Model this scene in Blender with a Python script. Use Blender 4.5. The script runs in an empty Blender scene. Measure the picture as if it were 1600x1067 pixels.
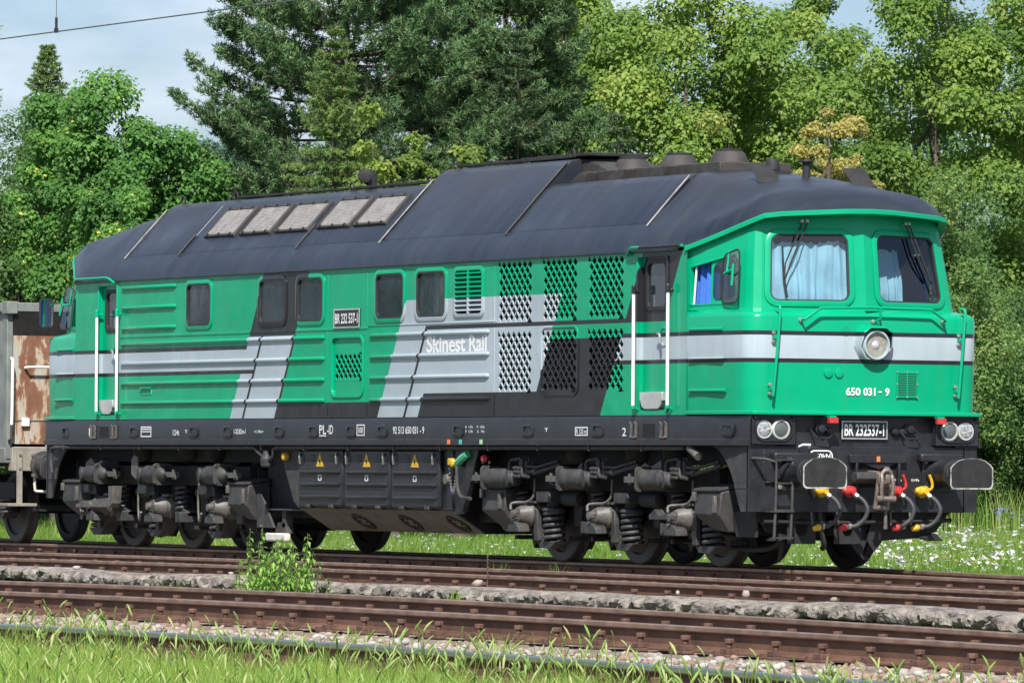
import bpy, math, random
import numpy as np
from mathutils import Vector, Matrix

random.seed(7)
RNG = np.random.default_rng(7)
SC = bpy.context.scene
COL = SC.collection
PI = math.pi

# ------------------------------------------------------------------ camera
CAM_POS = Vector((69.1939, -34.1189, 1.0505))
YAW, PITCH, ROLL = 1.1056, 0.0190, 0.0073
cam_d = bpy.data.cameras.new('camera')
cam = bpy.data.objects.new('camera', cam_d)
COL.objects.link(cam)
fw = Vector((-math.sin(YAW) * math.cos(PITCH), math.cos(YAW) * math.cos(PITCH), math.sin(PITCH)))
rt = Vector((math.cos(YAW), math.sin(YAW), 0))
up = rt.cross(fw)
r2 = rt * math.cos(ROLL) + up * math.sin(ROLL)
u2 = up * math.cos(ROLL) - rt * math.sin(ROLL)
cam.matrix_world = Matrix(((r2.x, u2.x, -fw.x, CAM_POS.x), (r2.y, u2.y, -fw.y, CAM_POS.y),
                           (r2.z, u2.z, -fw.z, CAM_POS.z), (0, 0, 0, 1)))
cam_d.sensor_fit = 'HORIZONTAL'
cam_d.sensor_width = 36.0
cam_d.lens = 10276.8 * 36.0 / 1600.0
cam_d.clip_start = 1.0
cam_d.clip_end = 4000.0
SC.camera = cam

# ------------------------------------------------------------------ sky and sun
SUN = Vector((1.0, -0.60, 1.28)).normalized()
SUN_EL = math.asin(SUN.z)
SUN_AZ = math.atan2(SUN.x, SUN.y)
world = bpy.data.worlds.new('World')
SC.world = world
world.use_nodes = True
wt = world.node_tree
wt.nodes.clear()
w_out = wt.nodes.new('ShaderNodeOutputWorld')
w_bg = wt.nodes.new('ShaderNodeBackground')
w_sky = wt.nodes.new('ShaderNodeTexSky')
w_sky.sky_type = 'NISHITA'
w_sky.sun_disc = False
w_sky.sun_elevation = SUN_EL
w_sky.sun_rotation = SUN_AZ
w_sky.air_density = 1.0
w_sky.dust_density = 0.6
w_bg.inputs['Strength'].default_value = 0.067
# thin broken cloud all over the sky
w_tc = wt.nodes.new('ShaderNodeTexCoord')
w_map = wt.nodes.new('ShaderNodeMapping')
w_map.inputs['Scale'].default_value = (1.0, 1.0, 2.6)
w_map.inputs['Location'].default_value = (3.1, 0.4, 0.7)
w_noise = wt.nodes.new('ShaderNodeTexNoise')
w_noise.inputs['Scale'].default_value = 14.0
w_noise.inputs['Detail'].default_value = 7.0
w_noise.inputs['Roughness'].default_value = 0.52
w_ramp = wt.nodes.new('ShaderNodeValToRGB')
w_ramp.color_ramp.elements[0].position = 0.42
w_ramp.color_ramp.elements[0].color = (0.0, 0.0, 0.0, 1)
w_ramp.color_ramp.elements[1].position = 0.62
w_ramp.color_ramp.elements[1].color = (0.88, 0.88, 0.88, 1)
w_mix = wt.nodes.new('ShaderNodeMixRGB')
w_mix.inputs['Color2'].default_value = (9.6, 10.6, 12.0, 1)
L = wt.links.new
L(w_tc.outputs['Generated'], w_map.inputs['Vector'])
L(w_map.outputs['Vector'], w_noise.inputs['Vector'])
L(w_noise.outputs['Fac'], w_ramp.inputs['Fac'])
L(w_ramp.outputs['Color'], w_mix.inputs['Fac'])
w_tint = wt.nodes.new('ShaderNodeMixRGB')
w_tint.blend_type = 'MULTIPLY'
w_tint.inputs['Fac'].default_value = 1.0
w_tint.inputs['Color2'].default_value = (0.86, 0.97, 1.22, 1)
L(w_sky.outputs['Color'], w_tint.inputs['Color1'])
L(w_tint.outputs['Color'], w_mix.inputs['Color1'])
L(w_mix.outputs['Color'], w_bg.inputs['Color'])
L(w_bg.outputs['Background'], w_out.inputs['Surface'])

sun_d = bpy.data.lights.new('sun', 'SUN')
sun_d.energy = 5.0
sun_d.angle = math.radians(0.53)
sun_d.color = (1.0, 0.955, 0.89)
sun = bpy.data.objects.new('sun', sun_d)
COL.objects.link(sun)
sun.location = (40, -20, 60)
sun.rotation_euler = SUN.to_track_quat('Z', 'Y').to_euler()

SC.view_settings.view_transform = 'Standard'
SC.view_settings.look = 'None'
SC.view_settings.exposure = 0.46
SC.view_settings.gamma = 1.0
SC.view_settings.use_curve_mapping = False
SC.render.engine = 'CYCLES'

# ------------------------------------------------------------------ mesh helpers
class MB:
    def __init__(s):
        s.v = []; s.f = []
    def add(s, vs, fs):
        o = len(s.v)
        s.v += [(float(a), float(b), float(c)) for a, b, c in vs]
        s.f += [[i + o for i in f] for f in fs]
        return s
    def box(s, x0, x1, y0, y1, z0, z1):
        return s.add([(x0, y0, z0), (x1, y0, z0), (x1, y1, z0), (x0, y1, z0), (x0, y0, z1), (x1, y0, z1), (x1, y1, z1), (x0, y1, z1)],
                     [(0, 3, 2, 1), (4, 5, 6, 7), (0, 1, 5, 4), (1, 2, 6, 5), (2, 3, 7, 6), (3, 0, 4, 7)])
    def prism(s, pts, axis, a, b):
        n = len(pts)
        if axis == 'x': vs = [(a, p, q) for p, q in pts] + [(b, p, q) for p, q in pts]
        elif axis == 'y': vs = [(p, a, q) for p, q in pts] + [(p, b, q) for p, q in pts]
        else: vs = [(p, q, a) for p, q in pts] + [(p, q, b) for p, q in pts]
        fs = [list(range(n))[::-1], list(range(n, 2 * n))]
        fs += [(i, (i + 1) % n, n + (i + 1) % n, n + i) for i in range(n)]
        return s.add(vs, fs)
    def loft(s, rings, closed=True, caps=True):
        n = len(rings[0]); vs = [p for r in rings for p in r]; fs = []
        m = n if closed else n - 1
        for k in range(len(rings) - 1):
            for i in range(m):
                j = (i + 1) % n
                fs.append((k * n + i, k * n + j, (k + 1) * n + j, (k + 1) * n + i))
        if caps and closed:
            fs.append(list(range(n))[::-1]); fs.append([(len(rings) - 1) * n + i for i in range(n)])
        return s.add(vs, fs)
    def lathe(s, o, d, prof, n=20, caps=True):
        o = Vector(o); d = Vector(d).normalized()
        a = d.orthogonal().normalized(); b = d.cross(a)
        rings = []
        for t, r in prof:
            rings.append([o + d * t + (a * math.cos(2 * PI * i / n) + b * math.sin(2 * PI * i / n)) * max(r, 1e-4) for i in range(n)])
        return s.loft(rings, True, caps)
    def cyl(s, p0, p1, r0, r1=None, n=14):
        p0 = Vector(p0); p1 = Vector(p1)
        return s.lathe(p0, p1 - p0, [(0, r0), ((p1 - p0).length, r0 if r1 is None else r1)], n)
    def tube(s, path, r, n=8, sub=0):
        P = [Vector(p) for p in path]
        if sub:
            P = smooth(P, sub)
        rr_ = r if isinstance(r, (list, tuple)) else [r] * len(P)
        if len(rr_) != len(P):
            rr_ = list(np.interp(np.linspace(0, 1, len(P)), np.linspace(0, 1, len(rr_)), rr_))
        t = (P[1] - P[0]).normalized(); a = t.orthogonal().normalized(); rings = []
        for k, p in enumerate(P):
            if k == 0: t2 = (P[1] - P[0])
            elif k == len(P) - 1: t2 = (P[-1] - P[-2])
            else: t2 = (P[k + 1] - P[k]).normalized() + (P[k] - P[k - 1]).normalized()
            t2 = t2.normalized()
            a = (a - t2 * a.dot(t2))
            a = a.normalized() if a.length > 1e-6 else t2.orthogonal().normalized()
            b = t2.cross(a)
            rings.append([p + (a * math.cos(2 * PI * i / n) + b * math.sin(2 * PI * i / n)) * rr_[k] for i in range(n)])
        return s.loft(rings, True, True)
    def ring(s, fn, O, I, h, t):
        """rounded ring: O, I equal-length outlines in (a,b); front at depth h, back at -t (outside) / -t (inside)"""
        n = len(O)
        vs = [fn(a, b, -t) for a, b in O] + [fn(a, b, h * .75) for a, b in O]
        O2 = [(a * .86 + c * .14, b * .86 + d * .14) for (a, b), (c, d) in zip(O, I)]
        vs += [fn(a, b, h) for a, b in O2] + [fn(a, b, h) for a, b in I] + [fn(a, b, -t) for a, b in I]
        fs = []
        for k in range(4):
            for i in range(n):
                j = (i + 1) % n
                fs.append((k * n + i, k * n + j, (k + 1) * n + j, (k + 1) * n + i))
        return s.add(vs, fs)
    def face(s, fn, pts, d):
        return s.add([fn(a, b, d) for a, b in pts], [list(range(len(pts)))])
    def build(s, name, m, parent=None, bevel=0, smooth_=35, seg=2):
        o0 = origin_of(parent)
        me = bpy.data.meshes.new(name)
        me.from_pydata([(a - o0.x, b - o0.y, c - o0.z) for a, b, c in s.v], [], s.f)
        return finish(name, me, m, parent, bevel, smooth_, seg)

def smooth(P, sub):
    out = []
    for k in range(len(P) - 1):
        p0 = P[max(k - 1, 0)]; p1 = P[k]; p2 = P[k + 1]; p3 = P[min(k + 2, len(P) - 1)]
        for j in range(sub):
            t = j / sub
            out.append(0.5 * ((2 * p1) + (p2 - p0) * t + (2 * p0 - 5 * p1 + 4 * p2 - p3) * t * t + (3 * p1 - p0 - 3 * p2 + p3) * t ** 3))
    out.append(P[-1])
    return out

ORG = {}
def origin_of(parent):
    o = Vector((0, 0, 0))
    while parent is not None:
        o += ORG.get(parent.name, Vector((0, 0, 0)))
        parent = parent.parent
    return o

import bmesh
def finish(name, me, m, parent, bevel=0, smooth_=35, seg=2):
    bm = bmesh.new(); bm.from_mesh(me)
    bmesh.ops.recalc_face_normals(bm, faces=bm.faces)
    bm.to_mesh(me); bm.free()
    if smooth_:
        me.shade_smooth()
        me.set_sharp_from_angle(angle=math.radians(smooth_))
    me.materials.append(MATS[m] if isinstance(m, str) else m)
    o = bpy.data.objects.new(name, me)
    COL.objects.link(o)
    if parent is not None: o.parent = parent
    if bevel:
        b = o.modifiers.new('bevel', 'BEVEL'); b.width = bevel; b.segments = seg
        b.limit_method = 'ANGLE'; b.angle_limit = math.radians(40); b.harden_normals = False
    return o

def clone(o, parent, loc, rotz=0.0, scale=None):
    c = o.copy(); COL.objects.link(c); c.parent = parent
    c.location = Vector(loc) - origin_of(parent)
    c.rotation_euler = (0, 0, rotz)
    if scale: c.scale = scale
    return c

def thing(name, loc, label, cat, group=None):
    o = bpy.data.objects.new(name, None); COL.objects.link(o)
    o.empty_display_size = 0.3
    o.location = loc; ORG[o.name] = Vector(loc)
    o['label'] = label; o['category'] = cat
    if group: o['group'] = group
    return o

def rr(x0, x1, z0, z1, r, k=5):
    pts = []
    for cx, cz, a0 in ((x1 - r, z1 - r, 0), (x0 + r, z1 - r, 90), (x0 + r, z0 + r, 180), (x1 - r, z0 + r, 270)):
        for i in range(k + 1):
            a = math.radians(a0 + 90 * i / k)
            pts.append((cx + r * math.cos(a), cz + r * math.sin(a)))
    return pts

def hole_cell(mb, fn, x0, x1, z0, z1, hole, r, k=5, d=0.0):
    """a rectangle with one rounded hole"""
    h = rr(hole[0], hole[1], hole[2], hole[3], r, k)
    C = [(x1, z1), (x0, z1), (x0, z0), (x1, z0)]
    vs = [fn(a, b, d) for a, b in h] + [fn(a, b, d) for a, b in C]
    n = len(h); fs = []
    for c in range(4):
        s0 = c * (k + 1)
        for i in range(k): fs.append((s0 + i, s0 + i + 1, n + c))
        e = s0 + k; nx = ((c + 1) % 4) * (k + 1)
        fs.append((e, nx, n + (c + 1) % 4, n + c))
    mb.add(vs, fs)

# ------------------------------------------------------------------ materials
MATS = {}
def new_mat(name):
    m = bpy.data.materials.new(name); m.use_nodes = True
    nt = m.node_tree
    return m, nt, nt.nodes['Principled BSDF']

def mat(name, col, rough=0.5, metal=0.0, var=0.12, scale=6.0, col2=None, bump=0.0, bscale=40.0, spec=0.5, lo=0.35, hi=0.65, coat=0.0):
    m, nt, bs = new_mat(name)
    bs.inputs['Roughness'].default_value = rough
    bs.inputs['Metallic'].default_value = metal
    bs.inputs['Specular IOR Level'].default_value = spec
    bs.inputs['Coat Weight'].default_value = coat
    geo = nt.nodes.new('ShaderNodeNewGeometry')
    if var or col2:
        n = nt.nodes.new('ShaderNodeTexNoise')
        n.inputs['Scale'].default_value = scale; n.inputs['Detail'].default_value = 6; n.inputs['Roughness'].default_value = .6
        nt.links.new(geo.outputs['Position'], n.inputs['Vector'])
        rp = nt.nodes.new('ShaderNodeValToRGB')
        e = rp.color_ramp.elements
        e[0].position = lo; e[1].position = hi
        c2 = col2 if col2 else tuple(min(1, c * (1 + var)) for c in col)
        c1 = col if col2 else tuple(c * (1 - var) for c in col)
        e[0].color = (*c1, 1); e[1].color = (*c2, 1)
        nt.links.new(n.outputs['Fac'], rp.inputs['Fac'])
        nt.links.new(rp.outputs['Color'], bs.inputs['Base Color'])
        mr = nt.nodes.new('ShaderNodeMapRange')
        mr.inputs['To Min'].default_value = max(0.02, rough - .08); mr.inputs['To Max'].default_value = min(1, rough + .1)
        nt.links.new(n.outputs['Fac'], mr.inputs['Value'])
        nt.links.new(mr.outputs['Result'], bs.inputs['Roughness'])
    else:
        bs.inputs['Base Color'].default_value = (*col, 1)
    if bump:
        n2 = nt.nodes.new('ShaderNodeTexNoise'); n2.inputs['Scale'].default_value = bscale; n2.inputs['Detail'].default_value = 5
        nt.links.new(geo.outputs['Position'], n2.inputs['Vector'])
        bp = nt.nodes.new('ShaderNodeBump'); bp.inputs['Strength'].default_value = bump; bp.inputs['Distance'].default_value = 0.02
        nt.links.new(n2.outputs['Fac'], bp.inputs['Height'])
        nt.links.new(bp.outputs['Normal'], bs.inputs['Normal'])
    MATS[name] = m
    return m

GREEN = (0.0, 0.345, 0.168)
GREYP = (0.385, 0.455, 0.495)
BLACKP = (0.022, 0.023, 0.027)
mat('green', GREEN, .32, var=.06, scale=2, spec=.3)
mat('grey_paint', GREYP, .4, var=.05)
mat('black', (0.020, 0.021, 0.024), .38, var=.3, scale=5, bump=.03, bscale=25)
mat('black_matt', (0.018, 0.018, 0.019), .7, var=.4, scale=8)
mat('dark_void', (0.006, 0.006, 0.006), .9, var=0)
mat('roof', (0.010, 0.021, 0.045), .30, var=.3, scale=1.6, bump=.05, bscale=4, col2=(0.022, 0.031, 0.046))
mat('roof_matt', (0.030, 0.028, 0.027), .7, var=.3, scale=5, col2=(0.060, 0.054, 0.049))
mat('bogie', (0.026, 0.027, 0.029), .62, var=.4, scale=7, col2=(0.062, 0.059, 0.055), bump=.12, bscale=60)
mat('bogie_dark', (0.012, 0.012, 0.013), .7, var=.4, scale=8, col2=(0.026, 0.024, 0.022))
mat('bogie_light', (0.065, 0.064, 0.061), .5, var=.3, scale=12, col2=(0.14, 0.128, 0.112), bump=.1, bscale=60)
mat('spring', (0.035, 0.037, 0.040), .5, var=.3, scale=14, col2=(0.06, 0.06, 0.06))
mat('tank_bottom', (0.11, 0.096, 0.078), .8, var=.3, scale=5, col2=(0.18, 0.155, 0.125))
mat('wheel', (0.035, 0.033, 0.032), .55, var=.3, scale=9, col2=(0.055, 0.049, 0.045))
mat('tread', (0.25, 0.23, 0.21), .35, metal=.8, var=.2)
mat('white', (0.80, 0.80, 0.79), .45, var=.03)
mat('white_worn', (0.46, 0.45, 0.42), .6, col2=(0.05, 0.05, 0.05), scale=7, lo=.44, hi=.62)
mat('seam', (0.07, 0.068, 0.066), .5, var=.3, scale=7, col2=(0.25, 0.24, 0.23), lo=.4, hi=.6)
mat('grille_core', (0.010, 0.009, 0.008), .8, scale=26, col2=(0.050, 0.036, 0.026), lo=.48, hi=.7)
mat('lamp_bowl', (0.30, 0.29, 0.25), .35, var=.2, scale=20)
mat('letter', (0.78, 0.79, 0.80), .5, var=0)
mat('letter_dim', (0.38, 0.39, 0.40), .5, var=0)
mat('steel', (0.50, 0.50, 0.49), .35, metal=.75, var=.15, scale=20)
mat('alu', (0.58, 0.58, 0.57), .42, metal=.5, var=.12, scale=25)
mat('red', (0.42, 0.025, 0.028), .45, col2=(0.56, 0.05, 0.05), scale=22)
mat('yellow', (0.58, 0.34, 0.02), .45, col2=(0.74, 0.46, 0.03), scale=22)
mat('lamp_grey', (0.46, 0.46, 0.42), .4, var=.1)
mat('reflector', (0.62, 0.63, 0.64), .22, metal=.35, var=.25, scale=45)
mat('lens_dark', (0.10, 0.115, 0.115), .08, var=.1, coat=.5)
mat('lens_clear', (0.30, 0.32, 0.33), .10, var=.6, scale=30, coat=.6)
mat('rubber', (0.028, 0.027, 0.026), .6, var=.2)
mat('hose', (0.045, 0.046, 0.050), .55, var=.2)
mat('coupling', (0.16, 0.125, 0.105), .5, metal=.4, var=.3, scale=25, col2=(0.28, 0.24, 0.21))
mat('orange', (0.85, 0.22, 0.06), .5, var=0)
mat('teal', (0.10, 0.45, 0.42), .5, var=0)
mat('lime', (0.40, 0.62, 0.33), .5, var=0)
mat('green_cock', (0.10, 0.45, 0.27), .5, var=.1)
mat('curtain_pale', (0.36, 0.58, 0.68), .85, var=.10, scale=5)
mat('curtain_blue', (0.035, 0.14, 0.52), .8, var=.15, scale=6)
mat('pane_side', (0.020, 0.032, 0.045), .05, var=.25, scale=1.3, spec=1.0, bump=.22, bscale=1.7)
mat('mirror', (0.80, 0.82, 0.84), .05, metal=1.0, var=0)
mat('mesh_metal', (0.34, 0.325, 0.30), .6, metal=.2, var=.2, scale=10)
mat('rust_rail', (0.088, 0.043, 0.027), .78, var=.3, scale=3, col2=(0.165, 0.083, 0.052), bump=.15, bscale=50)
mat('rail_head', (0.175, 0.108, 0.078), .5, metal=.35, var=.2, scale=5, col2=(0.29, 0.20, 0.15))
mat('rail_shiny', (0.42, 0.44, 0.47), .22, metal=.9, var=.1, scale=5)
mat('rust_clip', (0.080, 0.042, 0.030), .8, var=.3, scale=20, col2=(0.150, 0.078, 0.054))
mat('sleeper', (0.13, 0.105, 0.085), .9, var=.3, scale=6, col2=(0.22, 0.18, 0.15), bump=.3, bscale=30)
mat('wagon_grey', (0.19, 0.205, 0.19), .65, var=.2, scale=4, bump=.04)
mat('wagon_beige', (0.27, 0.245, 0.205), .7, var=.2, scale=6)
mat('block_white', (0.62, 0.60, 0.53), .6, var=.12, scale=14)
mat('wire', (0.10, 0.12, 0.10), .5, metal=.3, var=0)
mat('bark', (0.075, 0.058, 0.045), .9, var=.3, scale=12, col2=(0.14, 0.11, 0.085), bump=.5, bscale=25)
mat('twig', (0.11, 0.085, 0.06), .9, var=.2)

# glass: clear with a fresnel reflection
def glass(name, tint, extra):
    m, nt, bs = new_mat(name)
    nt.nodes.remove(bs)
    out = nt.nodes['Material Output']
    tr = nt.nodes.new('ShaderNodeBsdfTransparent'); tr.inputs['Color'].default_value = (*tint, 1)
    gl = nt.nodes.new('ShaderNodeBsdfGlossy'); gl.inputs['Roughness'].default_value = .02
    fr = nt.nodes.new('ShaderNodeLayerWeight'); fr.inputs['Blend'].default_value = .5
    pw = nt.nodes.new('ShaderNodeMath'); pw.operation = 'POWER'; pw.inputs[1].default_value = 4.0
    nt.links.new(fr.outputs['Facing'], pw.inputs[0])
    ad = nt.nodes.new('ShaderNodeMath'); ad.operation = 'ADD'; ad.inputs[1].default_value = extra; ad.use_clamp = True
    mx = nt.nodes.new('ShaderNodeMixShader')
    nt.links.new(pw.outputs[0], ad.inputs[0]); nt.links.new(ad.outputs[0], mx.inputs['Fac'])
    nt.links.new(tr.outputs[0], mx.inputs[1]); nt.links.new(gl.outputs[0], mx.inputs[2])
    nt.links.new(mx.outputs[0], out.inputs['Surface'])
    MATS[name] = m
glass('glass', (0.72, 0.80, 0.83), 0.10)
glass('glass_dark', (0.35, 0.40, 0.42), 0.12)

# livery: flat paint scheme in the locomotive's own side coordinates
def livery():
    m, nt, bs = new_mat('livery')
    bs.inputs['Specular IOR Level'].default_value = .30
    N = nt.nodes.new; Lk = nt.links.new
    geo = N('ShaderNodeNewGeometry'); sep = N('ShaderNodeSeparateXYZ')
    Lk(geo.outputs['Position'], sep.inputs[0])
    X, Z = sep.outputs['X'], sep.outputs['Z']
    def M(op, a, b=None):
        n = N('ShaderNodeMath'); n.operation = op
        for i, q in enumerate((a, b)):
            if q is None: continue
            if isinstance(q, (int, float)): n.inputs[i].default_value = q
            else: Lk(q, n.inputs[i])
        return n.outputs[0]
    S = M('SUBTRACT', X, M('MULTIPLY', Z, 0.565))
    def rng(q, a, b):
        return M('MULTIPLY', M('GREATER_THAN', q, a), M('LESS_THAN', q, b))
    def AND(*q):
        r = q[0]
        for k in q[1:]: r = M('MULTIPLY', r, k)
        return r
    def OR(*q):
        r = q[0]
        for k in q[1:]: r = M('MAXIMUM', r, k)
        return r
    zb = 2.585
    sA0, sA1, sA2 = -4.34, -3.965, -3.03
    sB0, sB1, sB2, sB3 = -0.20, 0.51, 0.865, 3.70
    sC = 5.375
    grey = OR(AND(rng(S, sA0, sA2), M('LESS_THAN', Z, zb)),
              AND(M('LESS_THAN', S, sA0 + .01), rng(Z, 2.19, 2.435)),
              AND(rng(S, sB0, sB2), M('LESS_THAN', Z, 2.94)),
              AND(rng(S, sB0, sB3), rng(Z, 1.875, 2.94)),
              AND(M('GREATER_THAN', S, sC), rng(Z, 2.195, 2.435)))
    black = OR(AND(rng(S, sA0, sA2), M('GREATER_THAN', Z, zb)),
               AND(rng(S, sA1 - .03, sA1 + .03), M('LESS_THAN', Z, zb)),
               AND(rng(S, sA2 - .03, sA2 + .03), M('LESS_THAN', Z, zb)),
               AND(M('LESS_THAN', S, sA0), rng(Z, 2.435, 2.482)),
               AND(M('LESS_THAN', S, sA1), rng(Z, 2.143, 2.19)),
               AND(rng(S, sA2, sB0), M('LESS_THAN', Z, 1.785)),
               AND(rng(S, sB1 - .03, sB1 + .03), M('LESS_THAN', Z, 2.62)),
               AND(rng(S, sB2, sC), M('LESS_THAN', Z, 1.875)),
               AND(rng(S, sB3, sC), M('LESS_THAN', Z, 2.445)),
               AND(M('GREATER_THAN', S, sB1 - .03), M('LESS_THAN', X, 6.98), rng(Z, 2.595, 2.642)),
               AND(rng(S, sC, 6.26), M('GREATER_THAN', Z, 2.60)),
               AND(M('GREATER_THAN', S, sC), rng(Z, 2.435, 2.48)),
               AND(M('GREATER_THAN', S, sC), rng(Z, 2.15, 2.195)))
    def mix(fac, a, b):
        n = N('ShaderNodeMixRGB')
        if isinstance(fac, (int, float)): n.inputs[0].default_value = fac
        else: Lk(fac, n.inputs[0])
        for i, q in ((1, a), (2, b)):
            if isinstance(q, tuple): n.inputs[i].default_value = (*q, 1)
            else: Lk(q, n.inputs[i])
        return n.outputs[0]
    c = mix(grey, GREEN, GREYP)
    c = mix(black, c, BLACKP)
    # streaky grime, stretched vertically, and mottled paint
    mp = N('ShaderNodeMapping'); mp.inputs['Scale'].default_value = (7, 7, 0.7)
    Lk(geo.outputs['Position'], mp.inputs['Vector'])
    n1 = N('ShaderNodeTexNoise'); n1.inputs['Scale'].default_value = 1.0; n1.inputs['Detail'].default_value = 8; n1.inputs['Roughness'].default_value = .65
    Lk(mp.outputs[0], n1.inputs['Vector'])
    mr = N('ShaderNodeMapRange'); mr.inputs['From Min'].default_value = .48; mr.inputs['From Max'].default_value = .8
    mr.inputs['To Min'].default_value = 0; mr.inputs['To Max'].default_value = .14
    Lk(n1.outputs['Fac'], mr.inputs['Value'])
    c = mix(mr.outputs[0], c, (0.085, 0.085, 0.08))
    n2 = N('ShaderNodeTexNoise'); n2.inputs['Scale'].default_value = .9; n2.inputs['Detail'].default_value = 4
    Lk(geo.outputs['Position'], n2.inputs['Vector'])
    hs = N('ShaderNodeHueSaturation')
    mv = N('ShaderNodeMapRange'); mv.inputs['To Min'].default_value = .80; mv.inputs['To Max'].default_value = 1.18
    Lk(n2.outputs['Fac'], mv.inputs['Value']); Lk(mv.outputs[0], hs.inputs['Value']); Lk(c, hs.inputs['Color'])
    Lk(hs.outputs['Color'], bs.inputs['Base Color'])
    rg = N('ShaderNodeMapRange'); rg.inputs['To Min'].default_value = .10; rg.inputs['To Max'].default_value = .36
    Lk(n1.outputs['Fac'], rg.inputs['Value']); Lk(rg.outputs[0], bs.inputs['Roughness'])
    # slight waviness of the sheet metal
    n3 = N('ShaderNodeTexNoise'); n3.inputs['Scale'].default_value = 1.5; n3.inputs['Detail'].default_value = 2
    Lk(geo.outputs['Position'], n3.inputs['Vector'])
    bp = N('ShaderNodeBump'); bp.inputs['Strength'].default_value = .75; bp.inputs['Distance'].default_value = .022
    Lk(n3.outputs['Fac'], bp.inputs['Height']); Lk(bp.outputs[0], bs.inputs['Normal'])
    MATS['livery'] = m
livery()

def roof_mat():
    # dark blue-black roof paint: rain streaks down the slope, soot round the exhausts
    m, nt, bs = new_mat('roof')
    N = nt.nodes.new; Lk = nt.links.new
    geo = N('ShaderNodeNewGeometry'); sep = N('ShaderNodeSeparateXYZ'); Lk(geo.outputs['Position'], sep.inputs[0])
    mp = N('ShaderNodeMapping'); mp.inputs['Scale'].default_value = (5.5, .45, .45); Lk(geo.outputs['Position'], mp.inputs['Vector'])
    n1 = N('ShaderNodeTexNoise'); n1.inputs['Scale'].default_value = 1.0; n1.inputs['Detail'].default_value = 9; n1.inputs['Roughness'].default_value = .68
    Lk(mp.outputs[0], n1.inputs['Vector'])
    rp = N('ShaderNodeValToRGB'); e = rp.color_ramp.elements
    e[0].position = .36; e[0].color = (0.0085, 0.0165, 0.032, 1); e[1].position = .68; e[1].color = (0.026, 0.032, 0.041, 1)
    Lk(n1.outputs['Fac'], rp.inputs['Fac'])
    n2 = N('ShaderNodeTexNoise'); n2.inputs['Scale'].default_value = 1.1; n2.inputs['Detail'].default_value = 7; n2.inputs['Roughness'].default_value = .6
    Lk(geo.outputs['Position'], n2.inputs['Vector'])
    rz = N('ShaderNodeMapRange'); rz.inputs['From Min'].default_value = 3.85; rz.inputs['From Max'].default_value = 4.45; Lk(sep.outputs['Z'], rz.inputs['Value'])
    ml = N('ShaderNodeMath'); ml.operation = 'MULTIPLY'; Lk(n2.outputs['Fac'], ml.inputs[0]); Lk(rz.outputs[0], ml.inputs[1])
    mx = N('ShaderNodeMixRGB'); mx.inputs[2].default_value = (0.042, 0.039, 0.037, 1)
    Lk(ml.outputs[0], mx.inputs[0]); Lk(rp.outputs[0], mx.inputs[1]); Lk(mx.outputs[0], bs.inputs['Base Color'])
    rr_ = N('ShaderNodeMapRange'); rr_.inputs['From Min'].default_value = .3; rr_.inputs['From Max'].default_value = .7
    rr_.inputs['To Min'].default_value = .24; rr_.inputs['To Max'].default_value = .48
    Lk(n2.outputs['Fac'], rr_.inputs['Value']); Lk(rr_.outputs[0], bs.inputs['Roughness'])
    n3 = N('ShaderNodeTexNoise'); n3.inputs['Scale'].default_value = 2.2; n3.inputs['Detail'].default_value = 3
    Lk(geo.outputs['Position'], n3.inputs['Vector'])
    bp = N('ShaderNodeBump'); bp.inputs['Strength'].default_value = .4; bp.inputs['Distance'].default_value = .02
    Lk(n3.outputs['Fac'], bp.inputs['Height']); Lk(bp.outputs[0], bs.inputs['Normal'])
    MATS['roof'] = m
roof_mat()

def wagon_rust():
    m, nt, bs = new_mat('wagon_rust')
    N = nt.nodes.new; Lk = nt.links.new
    geo = N('ShaderNodeNewGeometry')
    mp = N('ShaderNodeMapping'); mp.inputs['Scale'].default_value = (3.4, 3.4, 1.15)
    mp.inputs['Location'].default_value = (0.6, 1.3, 2.2)
    Lk(geo.outputs['Position'], mp.inputs['Vector'])
    n1 = N('ShaderNodeTexNoise'); n1.inputs['Scale'].default_value = 1.2; n1.inputs['Detail'].default_value = 9; n1.inputs['Roughness'].default_value = .66; n1.inputs['Distortion'].default_value = .5
    Lk(mp.outputs[0], n1.inputs['Vector'])
    rp = N('ShaderNodeValToRGB'); e = rp.color_ramp.elements
    e[0].position = .43; e[0].color = (0.40, 0.40, 0.36, 1)
    e[1].position = .60; e[1].color = (0.17, 0.075, 0.042, 1)
    q = e.new(.475); q.color = (0.46, 0.33, 0.22, 1)
    q = e.new(.50); q.color = (0.24, 0.115, 0.065, 1)
    Lk(n1.outputs['Fac'], rp.inputs['Fac'])
    Lk(rp.outputs['Color'], bs.inputs['Base Color'])
    bs.inputs['Roughness'].default_value = .75
    MATS['wagon_rust'] = m
wagon_rust()

_used = set()
def stamp(o, parent, loc, rot=(0, 0, 0), scale=None, name=None):
    """place a prototype (first time itself, afterwards a copy sharing its mesh)"""
    if o.name in _used:
        c = o.copy(); COL.objects.link(c)
    else:
        c = o; _used.add(o.name)
    c.parent = parent
    c.location = Vector(loc) - origin_of(parent)
    c.rotation_euler = rot
    if scale: c.scale = scale
    return c

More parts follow.
